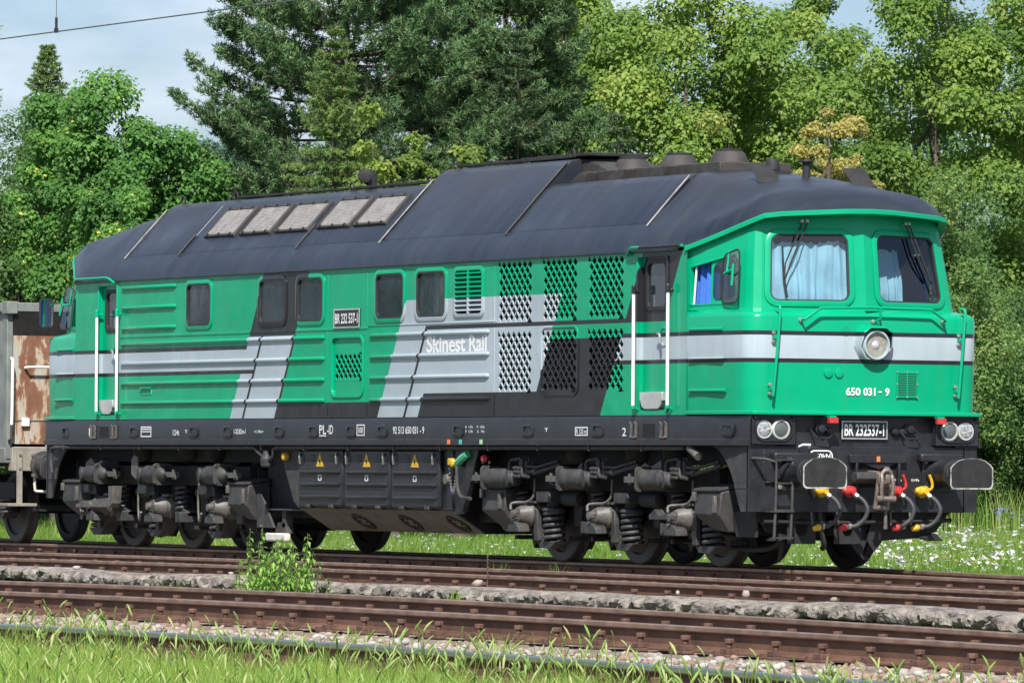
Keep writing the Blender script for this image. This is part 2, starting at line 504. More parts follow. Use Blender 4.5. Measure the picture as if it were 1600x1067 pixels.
# ------------------------------------------------------------------ lettering
def lettering(name, body, o, ex, ez, w, h, m, parent, bold=0.0, lift=0.004, shear=0.0):
    """flat letters, fitted into a w x h box whose lower-left corner is o"""
    cu = bpy.data.curves.new(name, 'FONT'); cu.body = body
    cu.offset = bold; cu.resolution_u = 3; cu.shear = shear
    t = bpy.data.objects.new('lettering_source', cu); COL.objects.link(t)
    dg = bpy.context.evaluated_depsgraph_get()
    me0 = bpy.data.meshes.new_from_object(t.evaluated_get(dg))
    co = np.zeros(len(me0.vertices) * 3); me0.vertices.foreach_get('co', co); co = co.reshape(-1, 3)
    mn = co.min(0); mx = co.max(0)
    sx = w / max(1e-6, mx[0] - mn[0]); sz = h / max(1e-6, mx[1] - mn[1])
    o = Vector(o); ex = Vector(ex).normalized(); ez = Vector(ez).normalized(); n = ex.cross(ez)
    vs = [o + ex * ((c[0] - mn[0]) * sx) + ez * ((c[1] - mn[1]) * sz) + n * lift for c in co]
    fs = [list(p.vertices) for p in me0.polygons]
    mb = MB(); mb.add(vs, fs)
    COL.objects.unlink(t); bpy.data.objects.remove(t); bpy.data.curves.remove(cu); bpy.data.meshes.remove(me0)
    return mb.build(name, m, parent, smooth_=0)

# ==================================================================== LOCOMOTIVE
LOCO = thing('locomotive', (0, 0, 0), 'green diesel locomotive with black roof and grey slanted stripes', 'locomotive')
SY = -1.475
near = lambda a, b, d: (a, SY - d, b)
WIN = [(-4.75, -4.02), (-2.60, -1.86), (-1.51, -0.79), (0.65, 1.39), (1.73, 2.48)]
WZ0, WZ1 = 2.74, 3.257
GR = [(3.815, 4.650), (4.905, 5.740), (5.995, 6.830)]
GU, GL = (2.637, 3.335), (1.860, 2.558)
DOORS = [(-7.47, -6.93), (7.17, 7.79)]
ZS, ZG = 1.606, 3.345

# ---- side wall (near) with real openings
mb = MB()
cells = [(w[0] - .10, w[1] + .10, [(w[0], w[1], WZ0, WZ1, .085)]) for w in WIN]
cells += [(g[0], g[1], [(g[0], g[1], *GL, 0), (g[0], g[1], *GU, 0)]) for g in GR]
cells += [(2.66, 3.49, [(2.72, 3.43, 2.745, 3.262, .07)])]
cells += [(-0.60, 0.38, [(-0.53, 0.31, 1.86, 2.54, .09)])]
cells += [(d[0], d[1], [(d[0], d[1], 1.66, 3.285, 0)]) for d in DOORS]
cells.sort()
xs = -8.25
def strip(x0, x1, z0, z1):
    if x1 - x0 < 1e-4 or z1 - z0 < 1e-4: return
    mb.add([near(x0, z0, 0), near(x1, z0, 0), near(x1, z1, 0), near(x0, z1, 0)], [(0, 1, 2, 3)])
for x0, x1, hs in cells:
    strip(xs, x0, ZS, ZG)
    z = ZS
    for h in hs:
        if h[4]:
            hole_cell(mb, near, x0, x1, h[2] - .06, h[3] + .06, h[:4], h[4])
            strip(x0, x1, z, h[2] - .06); z = h[3] + .06
        else:
            strip(x0, x1, z, h[2]); z = h[3]
    strip(x0, x1, z, ZG)
    xs = x1
strip(xs, 8.25, ZS, ZG)
mb.build('side_wall', 'livery', LOCO, smooth_=0)
mb = MB()
mb.add([(-8.25, 1.475, ZS), (8.25, 1.475, ZS), (8.25, 1.475, ZG), (-8.25, 1.475, ZG)], [(0, 1, 2, 3)])
mb.build('side_wall', 'livery', LOCO, smooth_=0)
# inner darkness: bulkhead box well behind the wall
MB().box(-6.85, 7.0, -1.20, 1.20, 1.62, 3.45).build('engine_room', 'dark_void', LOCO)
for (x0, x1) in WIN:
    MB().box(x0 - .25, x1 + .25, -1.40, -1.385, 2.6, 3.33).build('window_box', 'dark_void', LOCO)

# ---- windows
for (x0, x1) in WIN:
    w = MB().ring(near, rr(x0 - .05, x1 + .05, WZ0 - .05, WZ1 + .05, .13), rr(x0, x1, WZ0, WZ1, .085), .013, .03).build('window', 'livery', LOCO)
    MB().ring(near, rr(x0, x1, WZ0, WZ1, .085), rr(x0 + .022, x1 - .022, WZ0 + .022, WZ1 - .022, .07), .010, .03).build('gasket', 'rubber', w)
    MB().face(near, rr(x0 + .01, x1 - .01, WZ0 + .01, WZ1 - .01, .08), -.012).build('pane', 'pane_side', w, smooth_=0)

# ---- grilles: diamond lattices, each bar real
def lattice(mbx, fn, x0, x1, z0, z1, nx, nz, w=.022, t=.014):
    """plate with staggered diamond openings filling the rectangle"""
    px = (x1 - x0) / (nx + .5); pz = (z1 - z0) / ((nz + 1) / 2)
    k = .83
    def tri(P):
        mbx.add([fn(a, b, 0) for a, b in P], [list(range(len(P)))])
    for j in range(nz):
        zc = z0 + pz * (j + 1) / 2
        for i in range(nx):
            xc = x0 + px * (i + .5 + (.5 if j % 2 else 0))
            o = [(xc + px / 2, zc), (xc, zc + pz / 2), (xc - px / 2, zc), (xc, zc - pz / 2)]
            n_ = [(xc + (a - xc) * k, zc + (b - zc) * k) for a, b in o]
            vs = [fn(a, b, 0) for a, b in o] + [fn(a, b, 0) for a, b in n_] + [fn(a, b, -t) for a, b in n_]
            fs = []
            for q in range(4):
                r_ = (q + 1) % 4
                fs += [(q, r_, 4 + r_, 4 + q), (4 + q, 4 + r_, 8 + r_, 8 + q)]
            mbx.add(vs, fs)
        # ragged ends filled solid
        if j % 2 == 0:
            xe = x0 + px * nx
            tri([(xe, zc), (x1, zc + 0), (x1, min(z1, zc + pz / 2)), (xe + px / 2, min(z1, zc + pz / 2))])
            tri([(xe, zc), (xe + px / 2, max(z0, zc - pz / 2)), (x1, max(z0, zc - pz / 2)), (x1, zc)])
            if j + 1 < nz: pass
        else:
            xe = x0 + px * .5
            tri([(x0, zc), (xe, zc), (x0, zc + pz / 2)]) if zc + pz / 2 <= z1 + 1e-6 else None
            tri([(x0, zc), (x0, zc - pz / 2), (xe, zc)])
    # top and bottom saw-tooth
    for zc, zb_, odd in ((z0 + pz / 2, z0, False), (z0 + pz * nz / 2, z1, (nz - 1) % 2 == 1)):
        off = .5 if odd else 0
        for i in range(nx - 1):
            xa = x0 + px * (i + .5 + off); xb = xa + px
            tri([(xa, zb_), (xb, zb_), ((xa + xb) / 2, zc)])
        xa = x0 + px * (.5 + off); xb = x0 + px * (nx - .5 + off)
        tri([(x0, zc), (x0, zb_), (xa, zb_), (xa - px / 2, zc)])
        if odd: tri([(xb, zb_), (x1, zb_), (x1, zc)])
for gi, (x0, x1) in enumerate(GR):
    for (z0, z1) in (GU, GL):
        mbx = MB()
        lattice(mbx, near, x0, x1, z0, z1, 6, 10)
        g = mbx.build('grille', 'livery', LOCO, smooth_=0)
        core = MB().box(x0 - .1, x1 + .1, -1.325, -1.315, z0 - .05, min(z1 + .05, 3.33))
        for q in np.arange(z0, z1, .075): core.add([(x0 - .05, -1.36, q), (x1 + .05, -1.36, q), (x1 + .05, -1.33, q + .05), (x0 - .05, -1.33, q + .05)], [(0, 1, 2, 3)])
        for q in np.arange(x0 + .05, x1, .21): core.box(q - .012, q + .012, -1.40, -1.36, z0, z1)
        core.build('radiator_core', 'grille_core', g, smooth_=0)
g = MB()
g.ring(near, rr(4.875, 5.77, 1.825, 2.59, .10), rr(4.895, 5.75, 1.845, 2.57, .09), .012, .0)
g.build('grille_frame', 'livery', LOCO)

# ---- louvre
mbx = MB().ring(near, rr(2.69, 3.46, 2.715, 3.292, .08), rr(2.735, 3.415, 2.76, 3.247, .06), .016, .05)
lv = mbx.build('louvre', 'livery', LOCO)
for i in range(9):
    z = 2.795 + i * .052
    MB().add([(2.735, SY + .035, z + .045), (3.415, SY + .035, z + .045), (3.415, SY - .018, z), (2.735, SY - .018, z),
              (2.735, SY + .03, z + .038), (3.415, SY + .03, z + .038), (3.415, SY - .014, z - .006), (2.735, SY - .014, z - .006)],
             [(0, 1, 2, 3), (4, 7, 6, 5), (3, 2, 6, 7), (0, 3, 7, 4), (1, 5, 6, 2)]).build('slat', 'livery', lv, smooth_=0)
MB().box(3.06, 3.085, SY - .022, SY + .02, 2.76, 3.25).build('louvre_post', 'livery', lv)
MB().box(2.72, 3.43, SY + .05, SY + .06, 2.74, 3.27).build('louvre_back', 'dark_void', lv)

# ---- hatch with a small lattice window
hb = MB()
hole_cell(hb, lambda a, b, d: (a, SY + .018 - d, b), -.53, .31, 1.86, 2.54, (-.49, .29, 2.03, 2.365), .02)
h = hb.build('hatch', 'livery', LOCO, smooth_=0)
MB().ring(near, rr(-.555, .335, 1.835, 2.565, .11), rr(-.525, .305, 1.865, 2.535, .09), .014, .02).build('hatch_rim', 'livery', h)
mbx = MB(); lattice(mbx, lambda a, b, d: (a, SY + .016 - d, b), -.49, .29, 2.03, 2.365, 6, 5)
mbx.build('hatch_grille', 'livery', h, smooth_=0)
MB().box(-.55, .35, -1.37, -1.36, 1.9, 2.45).build('hatch_back', 'dark_void', h)

# ---- ribs pressed into the sheet
def rib_mesh(L_):
    m_ = MB()
    prof = [(0, .028), (.018, .027), (.03, .014), (.032, -.004), (.02, -.022), (0, -.03)]
    st = [(-L_ / 2 - .0, .12), (-L_ / 2 + .02, .6), (-L_ / 2 + .05, 1), (L_ / 2 - .05, 1), (L_ / 2 - .02, .6), (L_ / 2, .12)]
    m_.loft([[(x, -d * k, z * (.55 + .45 * k)) for d, z in prof] for x, k in st], closed=False)
    return m_
def ribs(x0, x1, zs):
    pr = rib_mesh(x1 - x0).build('rib', 'livery', None, smooth_=60)
    for z in zs: stamp(pr, LOCO, ((x0 + x1) / 2, SY + .001, z))
ribs(-6.76, -5.07, (3.245, 2.995, 2.742))
ribs(-6.77, -0.73, (2.545, 2.297, 2.05, 1.808))
ribs(0.50, 3.60, (2.548, 2.302, 2.058, 1.806))
# belt seam
MB().box(-6.80, 0.45, SY - .008, SY + .002, 2.625, 2.655).build('belt_strip', 'livery', LOCO, bevel=.004)
MB().box(0.45, 3.78, SY - .007, SY + .002, 2.655, 2.672).build('belt_strip', 'livery', LOCO, bevel=.004)
for x in (-6.86, -0.655, 0.42, 3.72):
    MB().box(x - .012, x + .012, SY - .005, SY + .002, ZS + .02, 3.30).build('seam_strip', 'livery', LOCO, bevel=.003)
MB().box(-6.12, -5.80, SY - .006, SY + .002, 1.905, 1.985).build('cover_plate', 'livery', LOCO, bevel=.004)
MB().prism([(-6.13, 1.985), (-5.80, 1.985), (-5.80, 2.005), (-6.13, 2.005)], 'y', SY - .03, SY).build('drip_lip', 'livery', LOCO)
# gutter line at the top of the wall
MB().box(-8.25, 8.1, -1.505, -1.47, 3.335, 3.358).build('gutter', 'roof', LOCO, bevel=.004)

# ---- doors
for (x0, x1), (wx0, wx1), (wz0, wz1), kx in ((DOORS[0], (-7.36, -7.0), (2.73, 3.215), (-7.43, -7.02)), (DOORS[1], (7.27, 7.71), (2.74, 3.235), (7.215, 7.725))):
    fd = lambda a, b, d: (a, SY + .05 - d, b)
    mbx = MB()
    hole_cell(mbx, fd, x0, x1, 2.6, 3.285, (wx0, wx1, wz0, wz1), .07)
    mbx.add([fd(x0, 1.66, 0), fd(x1, 1.66, 0), fd(x1, 2.6, 0), fd(x0, 2.6, 0)], [(0, 1, 2, 3)])
    d = mbx.build('door', 'livery', LOCO, smooth_=0)
    fr = MB()
    fr.add([near(x0, 1.66, 0), near(x0, 3.285, 0), fd(x0, 3.285, 0), fd(x0, 1.66, 0)], [(0, 1, 2, 3)])
    fr.add([near(x1, 1.66, 0), near(x1, 3.285, 0), fd(x1, 3.285, 0), fd(x1, 1.66, 0)], [(0, 1, 2, 3)])
    fr.add([near(x0, 3.285, 0), near(x1, 3.285, 0), fd(x1, 3.285, 0), fd(x0, 3.285, 0)], [(0, 1, 2, 3)])
    fr.build('door_frame', 'livery', d, smooth_=0)
    jb = MB()
    for xx in (x0 - .03, x1 + .03): jb.box(xx - .02, xx + .02, SY - .014, SY + .002, 1.64, 3.29)
    jb.build('door_jamb', 'livery', d, bevel=.006)
    MB().ring(fd, rr(wx0 - .03, wx1 + .03, wz0 - .03, wz1 + .03, .09), rr(wx0 + .02, wx1 - .02, wz0 + .02, wz1 - .02, .06), .015, .02).build('door_gasket', 'rubber', d)
    MB().face(fd, rr(wx0, wx1, wz0, wz1, .07), -.008).build('pane', 'pane_side', d, smooth_=0)
    MB().add([fd(x0 - .1, 2.6, -.06), fd(x1 + .1, 2.6, -.06), fd(x1 + .1, 3.3, -.06), fd(x0 - .1, 3.3, -.06)], [(0, 1, 2, 3)]).build('door_back', 'dark_void', d)
    k0, k1 = kx
    kp = [(k0, 1.85), (k1, 1.85), (k1 + .005, 1.76)] + [(k1 - .02 - .10 * (1 - math.cos(a)), 1.76 - .09 * math.sin(a)) for a in np.linspace(0.1, PI / 2, 5)] + \
         [(k0 + .12 - .10 * math.sin(a), 1.67 + .09 * (1 - math.cos(a))) for a in np.linspace(0, PI / 2, 5)] + [(k0 - .005, 1.77)]
    MB().prism(kp, 'y', SY - .012, SY + .05).build('kick_plate', 'alu', d, bevel=.006)
    hx = x1 - .14 if x0 > 0 else x1 - .10
    MB().lathe((hx, SY + .052, 2.44), (0, -1, 0), [(0, .11), (.012, .105), (.012, .085), (.0, .08)], 20).build('handle_cup', 'livery', d)
    MB().tube([(hx - .05, SY - .01, 2.47), (hx + .03, SY - .02, 2.46), (hx + .05, SY - .02, 2.36)], .014, 6, 3).build('handle', 'steel', d)

# ---- white grab rails beside the doors
for x in (-7.419, -6.775, 7.159, 7.937):
    z1 = 2.905
    m_ = MB().cyl((x, -1.535, 1.70), (x, -1.535, z1), .019, n=10)
    g = m_.build('grab_rail', 'white', LOCO, smooth_=50)
    c_ = 'black' if x == 7.937 else 'livery'
    m_ = MB().cyl((x, -1.535, z1 - .005), (x, -1.535, z1 + .07), .027, .025, n=10)
    m_.lathe((x, -1.535, z1 + .07), (0, 0, 1), [(0, .025), (.015, .02), (.02, .005)], 10)
    m_.cyl((x, -1.535, z1 + .02), (x, -1.46, z1 + .02), .016, n=8)
    m_.build('grab_rail_socket', c_, g)
    MB().cyl((x, -1.535, 1.675), (x, -1.535, 1.71), .026, n=10).cyl((x, -1.535, 1.69), (x, -1.46, 1.66), .014, n=8).build('grab_rail_foot', 'livery', g)

# ------------------------------------------------------------------ cab ends
def mirror(sx):
    return (lambda p: (p[0] * sx, p[1], p[2]))

def nose_outline(n_arc=6):
    """plan outline of the lower nose, near side to far side, at x>0"""
    half = [(8.20, -1.475), (8.55, -1.462), (9.12, -1.405)]
    c = (9.24, -1.19)
    for i in range(1, n_arc + 1):
        a = -PI / 2 + (PI / 2) * i / n_arc
        half.append((c[0] + .235 * math.cos(a), c[1] + .215 * math.sin(a)))
    half += [(9.485, -.8), (9.49, -.4), (9.492, 0)]
    return half + [(x, -y) for x, y in half[::-1][1:]]

def cab(sx):
    F = mirror(sx)
    out = nose_outline()
    def ring_at(z, inset):
        res = []
        for x, y in out:
            k = 1 - inset / 1.4
            xx = x if abs(x - 8.20) < 1e-6 else x - inset * max(0, min(1, (x - 8.2) / 1.0))
            res.append(F((xx, y * k, z)))
        return res
    m_ = MB()
    m_.loft([ring_at(1.640, .012), ring_at(1.70, .010), ring_at(2.20, .004), ring_at(2.62, 0), ring_at(2.655, .012), ring_at(2.675, .035)], closed=False)
    nose = m_.build('nose', 'livery', LOCO, smooth_=50)
    # shelf between nose and window band
    top = ring_at(2.675, .035)
    BT = [(8.20, -1.447), (9.10, -1.245), (9.20, -1.205), (9.245, -1.13), (9.475, 0)]
    BT = BT + [(x, -y) for x, y in BT[::-1][1:]]
    sh = MB()
    inner = [F((x, y, 2.715)) for x, y in BT]
    nn = len(top)
    # resample the inner line to the outline's count
    t_in = np.linspace(0, 1, len(inner)); t_o = np.linspace(0, 1, nn)
    pos = np.cumsum([0] + [(Vector(top[i + 1]) - Vector(top[i])).length for i in range(nn - 1)]); pos /= pos[-1]
    pin = np.cumsum([0] + [(Vector(inner[i + 1]) - Vector(inner[i])).length for i in range(len(inner) - 1)]); pin /= pin[-1]
    A = np.array([list(p) for p in inner])
    inn = [(np.interp(t, pin, A[:, 0]), np.interp(t, pin, A[:, 1]), np.interp(t, pin, A[:, 2])) for t in pos]
    sh.loft([top, inn], closed=False)
    sh.build('nose_shelf', 'livery', nose, smooth_=50)
    # green floor flange
    fl = MB()
    fo = [(8.25, -1.49), (9.15, -1.43), (9.40, -1.40), (9.52, -1.37), (9.54, -1.30), (9.545, 0)]
    fo = fo + [(x, -y) for x, y in fo[::-1][1:]] + [(8.25, 1.2), (8.25, -1.2)]
    fl.prism([(x * sx, y) for x, y in fo], 'z', 1.607, 1.648)
    fl.build('floor_flange', 'livery', nose, bevel=.008)
    # ---- window band
    TP = [(8.20, -1.440), (8.97, -1.135), (9.04, -1.095), (9.08, -1.03), (9.37, 0)]
    z0, z1 = 2.70, 3.705
    Bp = [Vector(F((x, y, z0))) for x, y in BT[:5]]; Tp = [Vector(F((x, y, z1))) for x, y in TP]
    Tp[0].z = 3.38; Tp[1].z = 3.645; Tp[2].z = 3.67; Tp[3].z = 3.69
    def mirror_y(v): return Vector((v.x, -v.y, v.z))
    def bil(P00, P10, P11, P01):
        nrm = (P10 - P00).cross(P01 - P00).normalized()
        if nrm.dot(Vector((sx * .3, (P00.y + P10.y), 0)) + Vector((sx * .5, 0, 0))) < 0: nrm = -nrm
        W = ((P10 - P00).length + (P11 - P01).length) / 2; H = ((P01 - P00).length + (P11 - P10).length) / 2
        def fn(a, b, d):
            s_, t_ = a / W, b / H
            q = P00 * (1 - s_) * (1 - t_) + P10 * s_ * (1 - t_) + P11 * s_ * t_ + P01 * (1 - s_) * t_
            return q + nrm * d
        return fn, W, H
    band = MB()
    for side in (1, -1):
        b_ = Bp if side == 1 else [mirror_y(q) for q in Bp]
        t_ = Tp if side == 1 else [mirror_y(q) for q in Tp]
        # corner strips
        band.loft([[b_[1], b_[2], b_[3]], [t_[1], t_[2], t_[3]]], closed=False)
        # windscreen
        fn, W, H = bil(b_[3], b_[4], t_[4], t_[3])
        hx0, hx1, hz0, hz1 = .085, W - .175, .095, H - .205
        hole_cell(band, fn, 0, W, 0, H, (hx0, hx1, hz0, hz1), .095)
        ws = MB().ring(fn, rr(hx0 - .06, hx1 + .06, hz0 - .06, hz1 + .06, .15), rr(hx0, hx1, hz0, hz1, .095), .02, .03).build('windscreen', 'green', LOCO)
        MB().ring(fn, rr(hx0, hx1, hz0, hz1, .095), rr(hx0 + .018, hx1 - .018, hz0 + .018, hz1 - .018, .08), .008, .03).build('gasket', 'rubber', ws)
        MB().face(fn, rr(hx0 + .005, hx1 - .005, hz0 + .005, hz1 - .005, .09), -.01).build('pane', 'glass', ws, smooth_=0)
        # curtain on the inside, in folds
        cw = MB(); n_ = 120
        a0, a1 = hx0 - .03, hx1 + .03
        if side == -1: a0, a1 = hx0 + .30, hx1 + .03     # drawn part of the way, over the middle of the cab
        rows = []
        for r_ in range(13):
            t__ = r_ / 12
            row = []
            for i in range(n_ + 1):
                s__ = i / n_
                a = a0 + (a1 - a0) * s__
                top_z = hz1 - .03 - (.022 + .016 * math.sin(s__ * 13)) * abs(math.sin(s__ * 24 + math.sin(s__ * 9))) - (.02 if side == 1 else .05)
                b = (hz0 - .04) * (1 - t__) + top_z * t__
                ph = 1.9 * math.sin(s__ * 11 + side) + 1.1 * math.sin(s__ * 27 + 2.3 * side)
                d_ = (-.10 if side == 1 else -.26) - .013 * math.sin(s__ * 49 + ph + 1.5 * t__ * math.sin(s__ * 7)) - .011 * math.sin(s__ * 19 + 3 * t__ + ph) - .035 * (1 - t__) ** 2 * math.sin(s__ * 8 + 1 + side) - .02 * math.sin(s__ * 5 + t__ * 9) * (1 - t__)
                row.append(fn(a, b, d_))
            rows.append(row)
        cw.loft(rows, closed=False)
        cw.build('curtain', 'curtain_pale', ws, smooth_=80)
        # wipers
        ca = hx0 + (hx1 - hx0) * (.40 if side == 1 else .42)
        wp = MB()
        dirn = -1 if side == 1 else -1
        for k in (0, .055):
            wp.tube([fn(ca + k, hz1 + .13, .02), fn(ca + k, hz1 + .11, .05), fn(ca + k - .19, hz1 - .32, .055), fn(ca - .20 + k * .3, hz1 - .47, .05)] if side == 1 else
                    [fn(ca + k, hz1 + .13, .02), fn(ca + k, hz1 + .11, .05), fn(ca + k - .15, hz1 - .32, .055), fn(ca - .22 + k * .3, hz1 - .48, .05)], .009, 6)
        wpo = wp.build('wiper', 'rubber', ws)
        if side == 1:
            P = [fn(ca - .215, hz1 - .14, .028), fn(ca - .20, hz1 - .45, .03), fn(ca - .16, hz1 - .80 + .12, .028)]
        else:
            P = [fn(ca - .13, hz1 - .20, .028), fn(ca - .22, hz1 - .45, .03), fn(ca - .27, hz1 - .64, .028)]
        MB().tube(P, .011, 6).build('wiper_blade', 'black_matt', ws)
        MB().cyl(fn(ca, hz1 + .13, 0), fn(ca, hz1 + .13, .055), .02, n=8).cyl(fn(ca + .055, hz1 + .13, 0), fn(ca + .055, hz1 + .13, .055), .02, n=8).build('wiper_pivot', 'steel', ws)
        # side wall of the band with the side window
        fn, W, H = bil(b_[0], b_[1], t_[1], t_[0])
        sw0, sw1 = .055, W - .16
        hole_cell(band, fn, 0, W, 0, H, (sw0, sw1, .075, H - .285), .03, 3)
        s_ = MB().ring(fn, rr(sw0 - .018, sw1 + .018, .057, H - .267, .04), rr(sw0, sw1, .075, H - .285, .03), .008, .05).build('side_window', 'green', LOCO)
        mid = sw0 + (sw1 - sw0) * .42
        sl = MB()
        hole_cell(sl, fn, mid, sw1, .075, H - .285, (mid + .035, sw1 - .02, .10, H - .315), .07, 4, d=-.02)
        sl.build('sliding_frame', 'green', s_, smooth_=0)
        MB().face(fn, rr(mid + .03, sw1 - .015, .095, H - .31, .075), -.024).build('pane', 'glass_dark', s_, smooth_=0)
        MB().tube([fn(sw0 + .02, .08, -.03), fn(sw0 + .05, H - .29, -.03)], .012, 6).build('window_stop', 'white', s_)
        cv = MB(); rows = []
        for r_ in range(7):
            t__ = r_ / 6; row = []
            for i in range(41):
                s__ = i / 40
                a = sw0 - .24 + .06 * t__ * (1 - s__) + (mid + .30 - sw0) * s__
                b = .03 + (H - .25) * t__
                row.append(fn(a, b, -.085 - .024 * math.sin(s__ * 34 + .6 * t__) - .03 * t__ * (1 - s__)))
            rows.append(row)
        cv.loft(rows, closed=False); cv.build('curtain', 'curtain_blue', s_, smooth_=80)
        if side == 1:
            # draught screen: framed glass standing out from the side, with its bracket
            ds = lambda a, b, d: fn(mid + .21 + a * 1.05, .055 + b, .02 + a * .26 + d * .5)
            Ww, Hh = .34, H - .31
            q = MB().ring(ds, rr(0, Ww, 0, Hh, .08), rr(.018, Ww - .018, .018, Hh - .018, .065), .008, .008).build('draught_screen', 'rubber', s_)
            MB().face(ds, rr(.01, Ww - .01, .01, Hh - .01, .07), 0).build('screen_glass', 'glass_dark', s_, smooth_=0)
            MB().tube([fn(mid + .33, H - .24, .04), fn(mid + .32, H - .46, .06), fn(mid + .36, H - .47, .13), fn(mid + .50, H - .45, .14)], .013, 8).tube(
                [fn(mid + .50, H - .40, .14), fn(mid + .49, H - .60, .14)], .013, 8).build('mirror_bracket', 'green', s_)
    # front corner between the middle windscreens is closed by the two panels meeting
    band.build('window_band', 'green', LOCO, smooth_=30)
    # cab rear partition so that one cannot look through
    MB().box(*sorted((sx * 7.98, sx * 8.0)), -1.40, 1.40, 2.6, 3.5).build('cab_partition', 'dark_void', LOCO)
    MB().box(*sorted((sx * 8.0, sx * 9.3)), -1.15, 1.15, 2.60, 2.64).build('cab_desk', 'black_matt', LOCO)
    # pillar triangle between door and window band
    pl = MB()
    pl.add([F((8.20, -1.475, ZS)), F((8.20, -1.475, 3.40)), F((8.20, -1.40, 3.40)), F((8.20, -1.40, 2.66))], [(0, 1, 2, 3)])
    pl.add([F((8.20, 1.475, ZS)), F((8.20, 1.475, 3.40)), F((8.20, 1.40, 3.40)), F((8.20, 1.40, 2.66))], [(0, 1, 2, 3)])
    pl.build('cab_pillar', 'livery', LOCO, smooth_=0)

    # ---- roof end: from the hood section to the visor
    secA = [(-1.495, 3.345), (-1.475, 3.43), (-1.415, 3.54), (-1.30, 3.64), (-1.04, 3.90), (-.79, 4.145), (-.70, 4.205), (-.52, 4.235), (-.25, 4.262), (0, 4.27)]
    secB = [(8.22, -1.490, 3.372), (8.42, -1.415, 3.430), (8.62, -1.335, 3.495), (8.84, -1.245, 3.570), (9.05, -1.165, 3.640), (9.215, -1.085, 3.698), (9.30, -.93, 3.718), (9.40, -.62, 3.735), (9.50, -.28, 3.752), (9.535, 0, 3.757)]
    crs = [(7.70, -1.495, 3.352), (7.85, -1.465, 3.44), (8.05, -1.40, 3.55), (8.25, -1.285, 3.655), (8.45, -1.07, 3.80), (8.62, -.86, 3.945), (8.68, -.76, 3.992), (8.75, -.55, 4.016), (8.80, -.27, 4.034), (8.82, 0, 4.040)]
    fullA = [(7.0, y, z) for y, z in secA]
    curves = []
    for k_, (a, c, b) in enumerate(zip(fullA, crs, secB)):
        a, b, c = Vector(a), Vector(b), Vector(c)
        w_ = min(1.0, k_ / 5)
        m1 = a.lerp(c, .5) + Vector((0, 0, .012 * w_))
        m2 = c.lerp(b, .5) + Vector((.085 * w_, 0, .055 * w_)) + Vector((0, -.02 * w_ if k_ < 8 else 0, 0))
        curves.append(smooth([a, m1, c, m2, b], 4))
    curves = curves + [[Vector((q.x, -q.y, q.z)) for q in cv_] for cv_ in curves[::-1][1:]]
    rf = MB(); rf.loft([[F(q) for q in cv_] for cv_ in curves], closed=False)
    rf.build('cab_roof', 'roof', LOCO, smooth_=34)
    # visor lip and soffit
    edge = [Vector(q) for q in secB] + [Vector((x, -y, z)) for x, y, z in secB[::-1][1:]]
    lip = []
    for q in edge:
        k = max(0, min(1, (q.x - 8.2) / 1.0))
        o_ = Vector((.012 + .02 * k, 0, 0)) + Vector((0, .012 if q.y > .05 else (-.012 if q.y < -.05 else 0), 0))
        p0 = q + Vector((0, 0, .006)); p1 = q + o_ + Vector((0, 0, -.004)); p2 = q + o_ + Vector((0, 0, -.045)); p3 = q + Vector((-.05, -.05 * (1 if q.y > 0 else -1) * min(1, abs(q.y)), -.045))
        if q.x < 8.25:
            inn_ = Vector((q.x, q.y * .97, q.z - .03))
        elif abs(q.y) > 1.06:
            t__ = (q.x - 8.2) / (9.2 - 8.2)
            inn_ = Vector((q.x - .05, math.copysign(abs(q.y) - .05, q.y), q.z - .05))
        else:
            inn_ = Vector((9.09 + (9.37 - 9.09) * (1 - abs(q.y) / 1.06), q.y, 3.69))
        lip.append([F(p0), F(p1), F(p2), F(p3), F(inn_)])
    v_ = MB(); v_.loft(lip, closed=False)
    v_.build('visor', 'green', LOCO, smooth_=25)
    # drip rail over the door
    dr = MB().tube([F((6.93, -1.50, 3.315)), F((7.05, -1.535, 3.375)), F((7.12, -1.54, 3.388)), F((8.02, -1.54, 3.385)), F((8.2, -1.505, 3.388))], .017, 6)
    dr.build('drip_rail', 'livery' if sx > 0 else 'green', LOCO)

cab(1)
cab(-1)

# ------------------------------------------------------------------ hood roof
def hood(name, x0, x1, sec, m='roof'):
    P = sec + [(-y, z) for y, z in sec[::-1][1:]]
    xs_ = np.linspace(x0, x1, max(2, int((x1 - x0) / .6) + 1))
    b = MB(); b.loft([[(x, y, z) for y, z in P] for x in xs_], closed=False)
    return b.build(name, m, LOCO, smooth_=40)
SH = [(-1.495, 3.345), (-1.475, 3.43), (-1.415, 3.54), (-1.30, 3.64)]
hood('roof_hood', -7.0, 7.0, SH + [(-1.04, 3.86), (-.79, 4.10), (-.70, 4.16), (-.25, 4.20), (0, 4.2)])
def panel_hood(name, x0, x1, topc, topz, m='roof'):
    """raised hood section with its own end faces, sitting 3 cm proud of the shoulder"""
    y0, z0 = -1.285, 3.665
    s_ = (4.33 - 3.665) / (1.285 - .665)
    yc = topc; zc = z0 + (yc - y0) * s_
    P = [(y0, z0 - .03), (y0, z0), (yc - .05, zc - .05 * s_), (yc + .05, zc + .015), (yc + .15, zc + .03), (0, topz)]
    P = P + [(-y, z) for y, z in P[::-1][1:]] + [(1.0, 3.6), (-1.0, 3.6)]
    b = MB(); b.prism(P, 'x', x0, x1)
    return b.build(name, m, LOCO, bevel=.025, smooth_=50, seg=3)
hr = panel_hood('radiator_hood', -5.35, 0.40, -.69, 4.345)
panel_hood('rear_hood', -7.02, -5.37, -.69, 4.34)
hump = panel_hood('hump_hood', 0.42, 3.66, -.53, 4.52)
panel_hood('front_hood', 3.68, 7.03, -.80, 4.215)
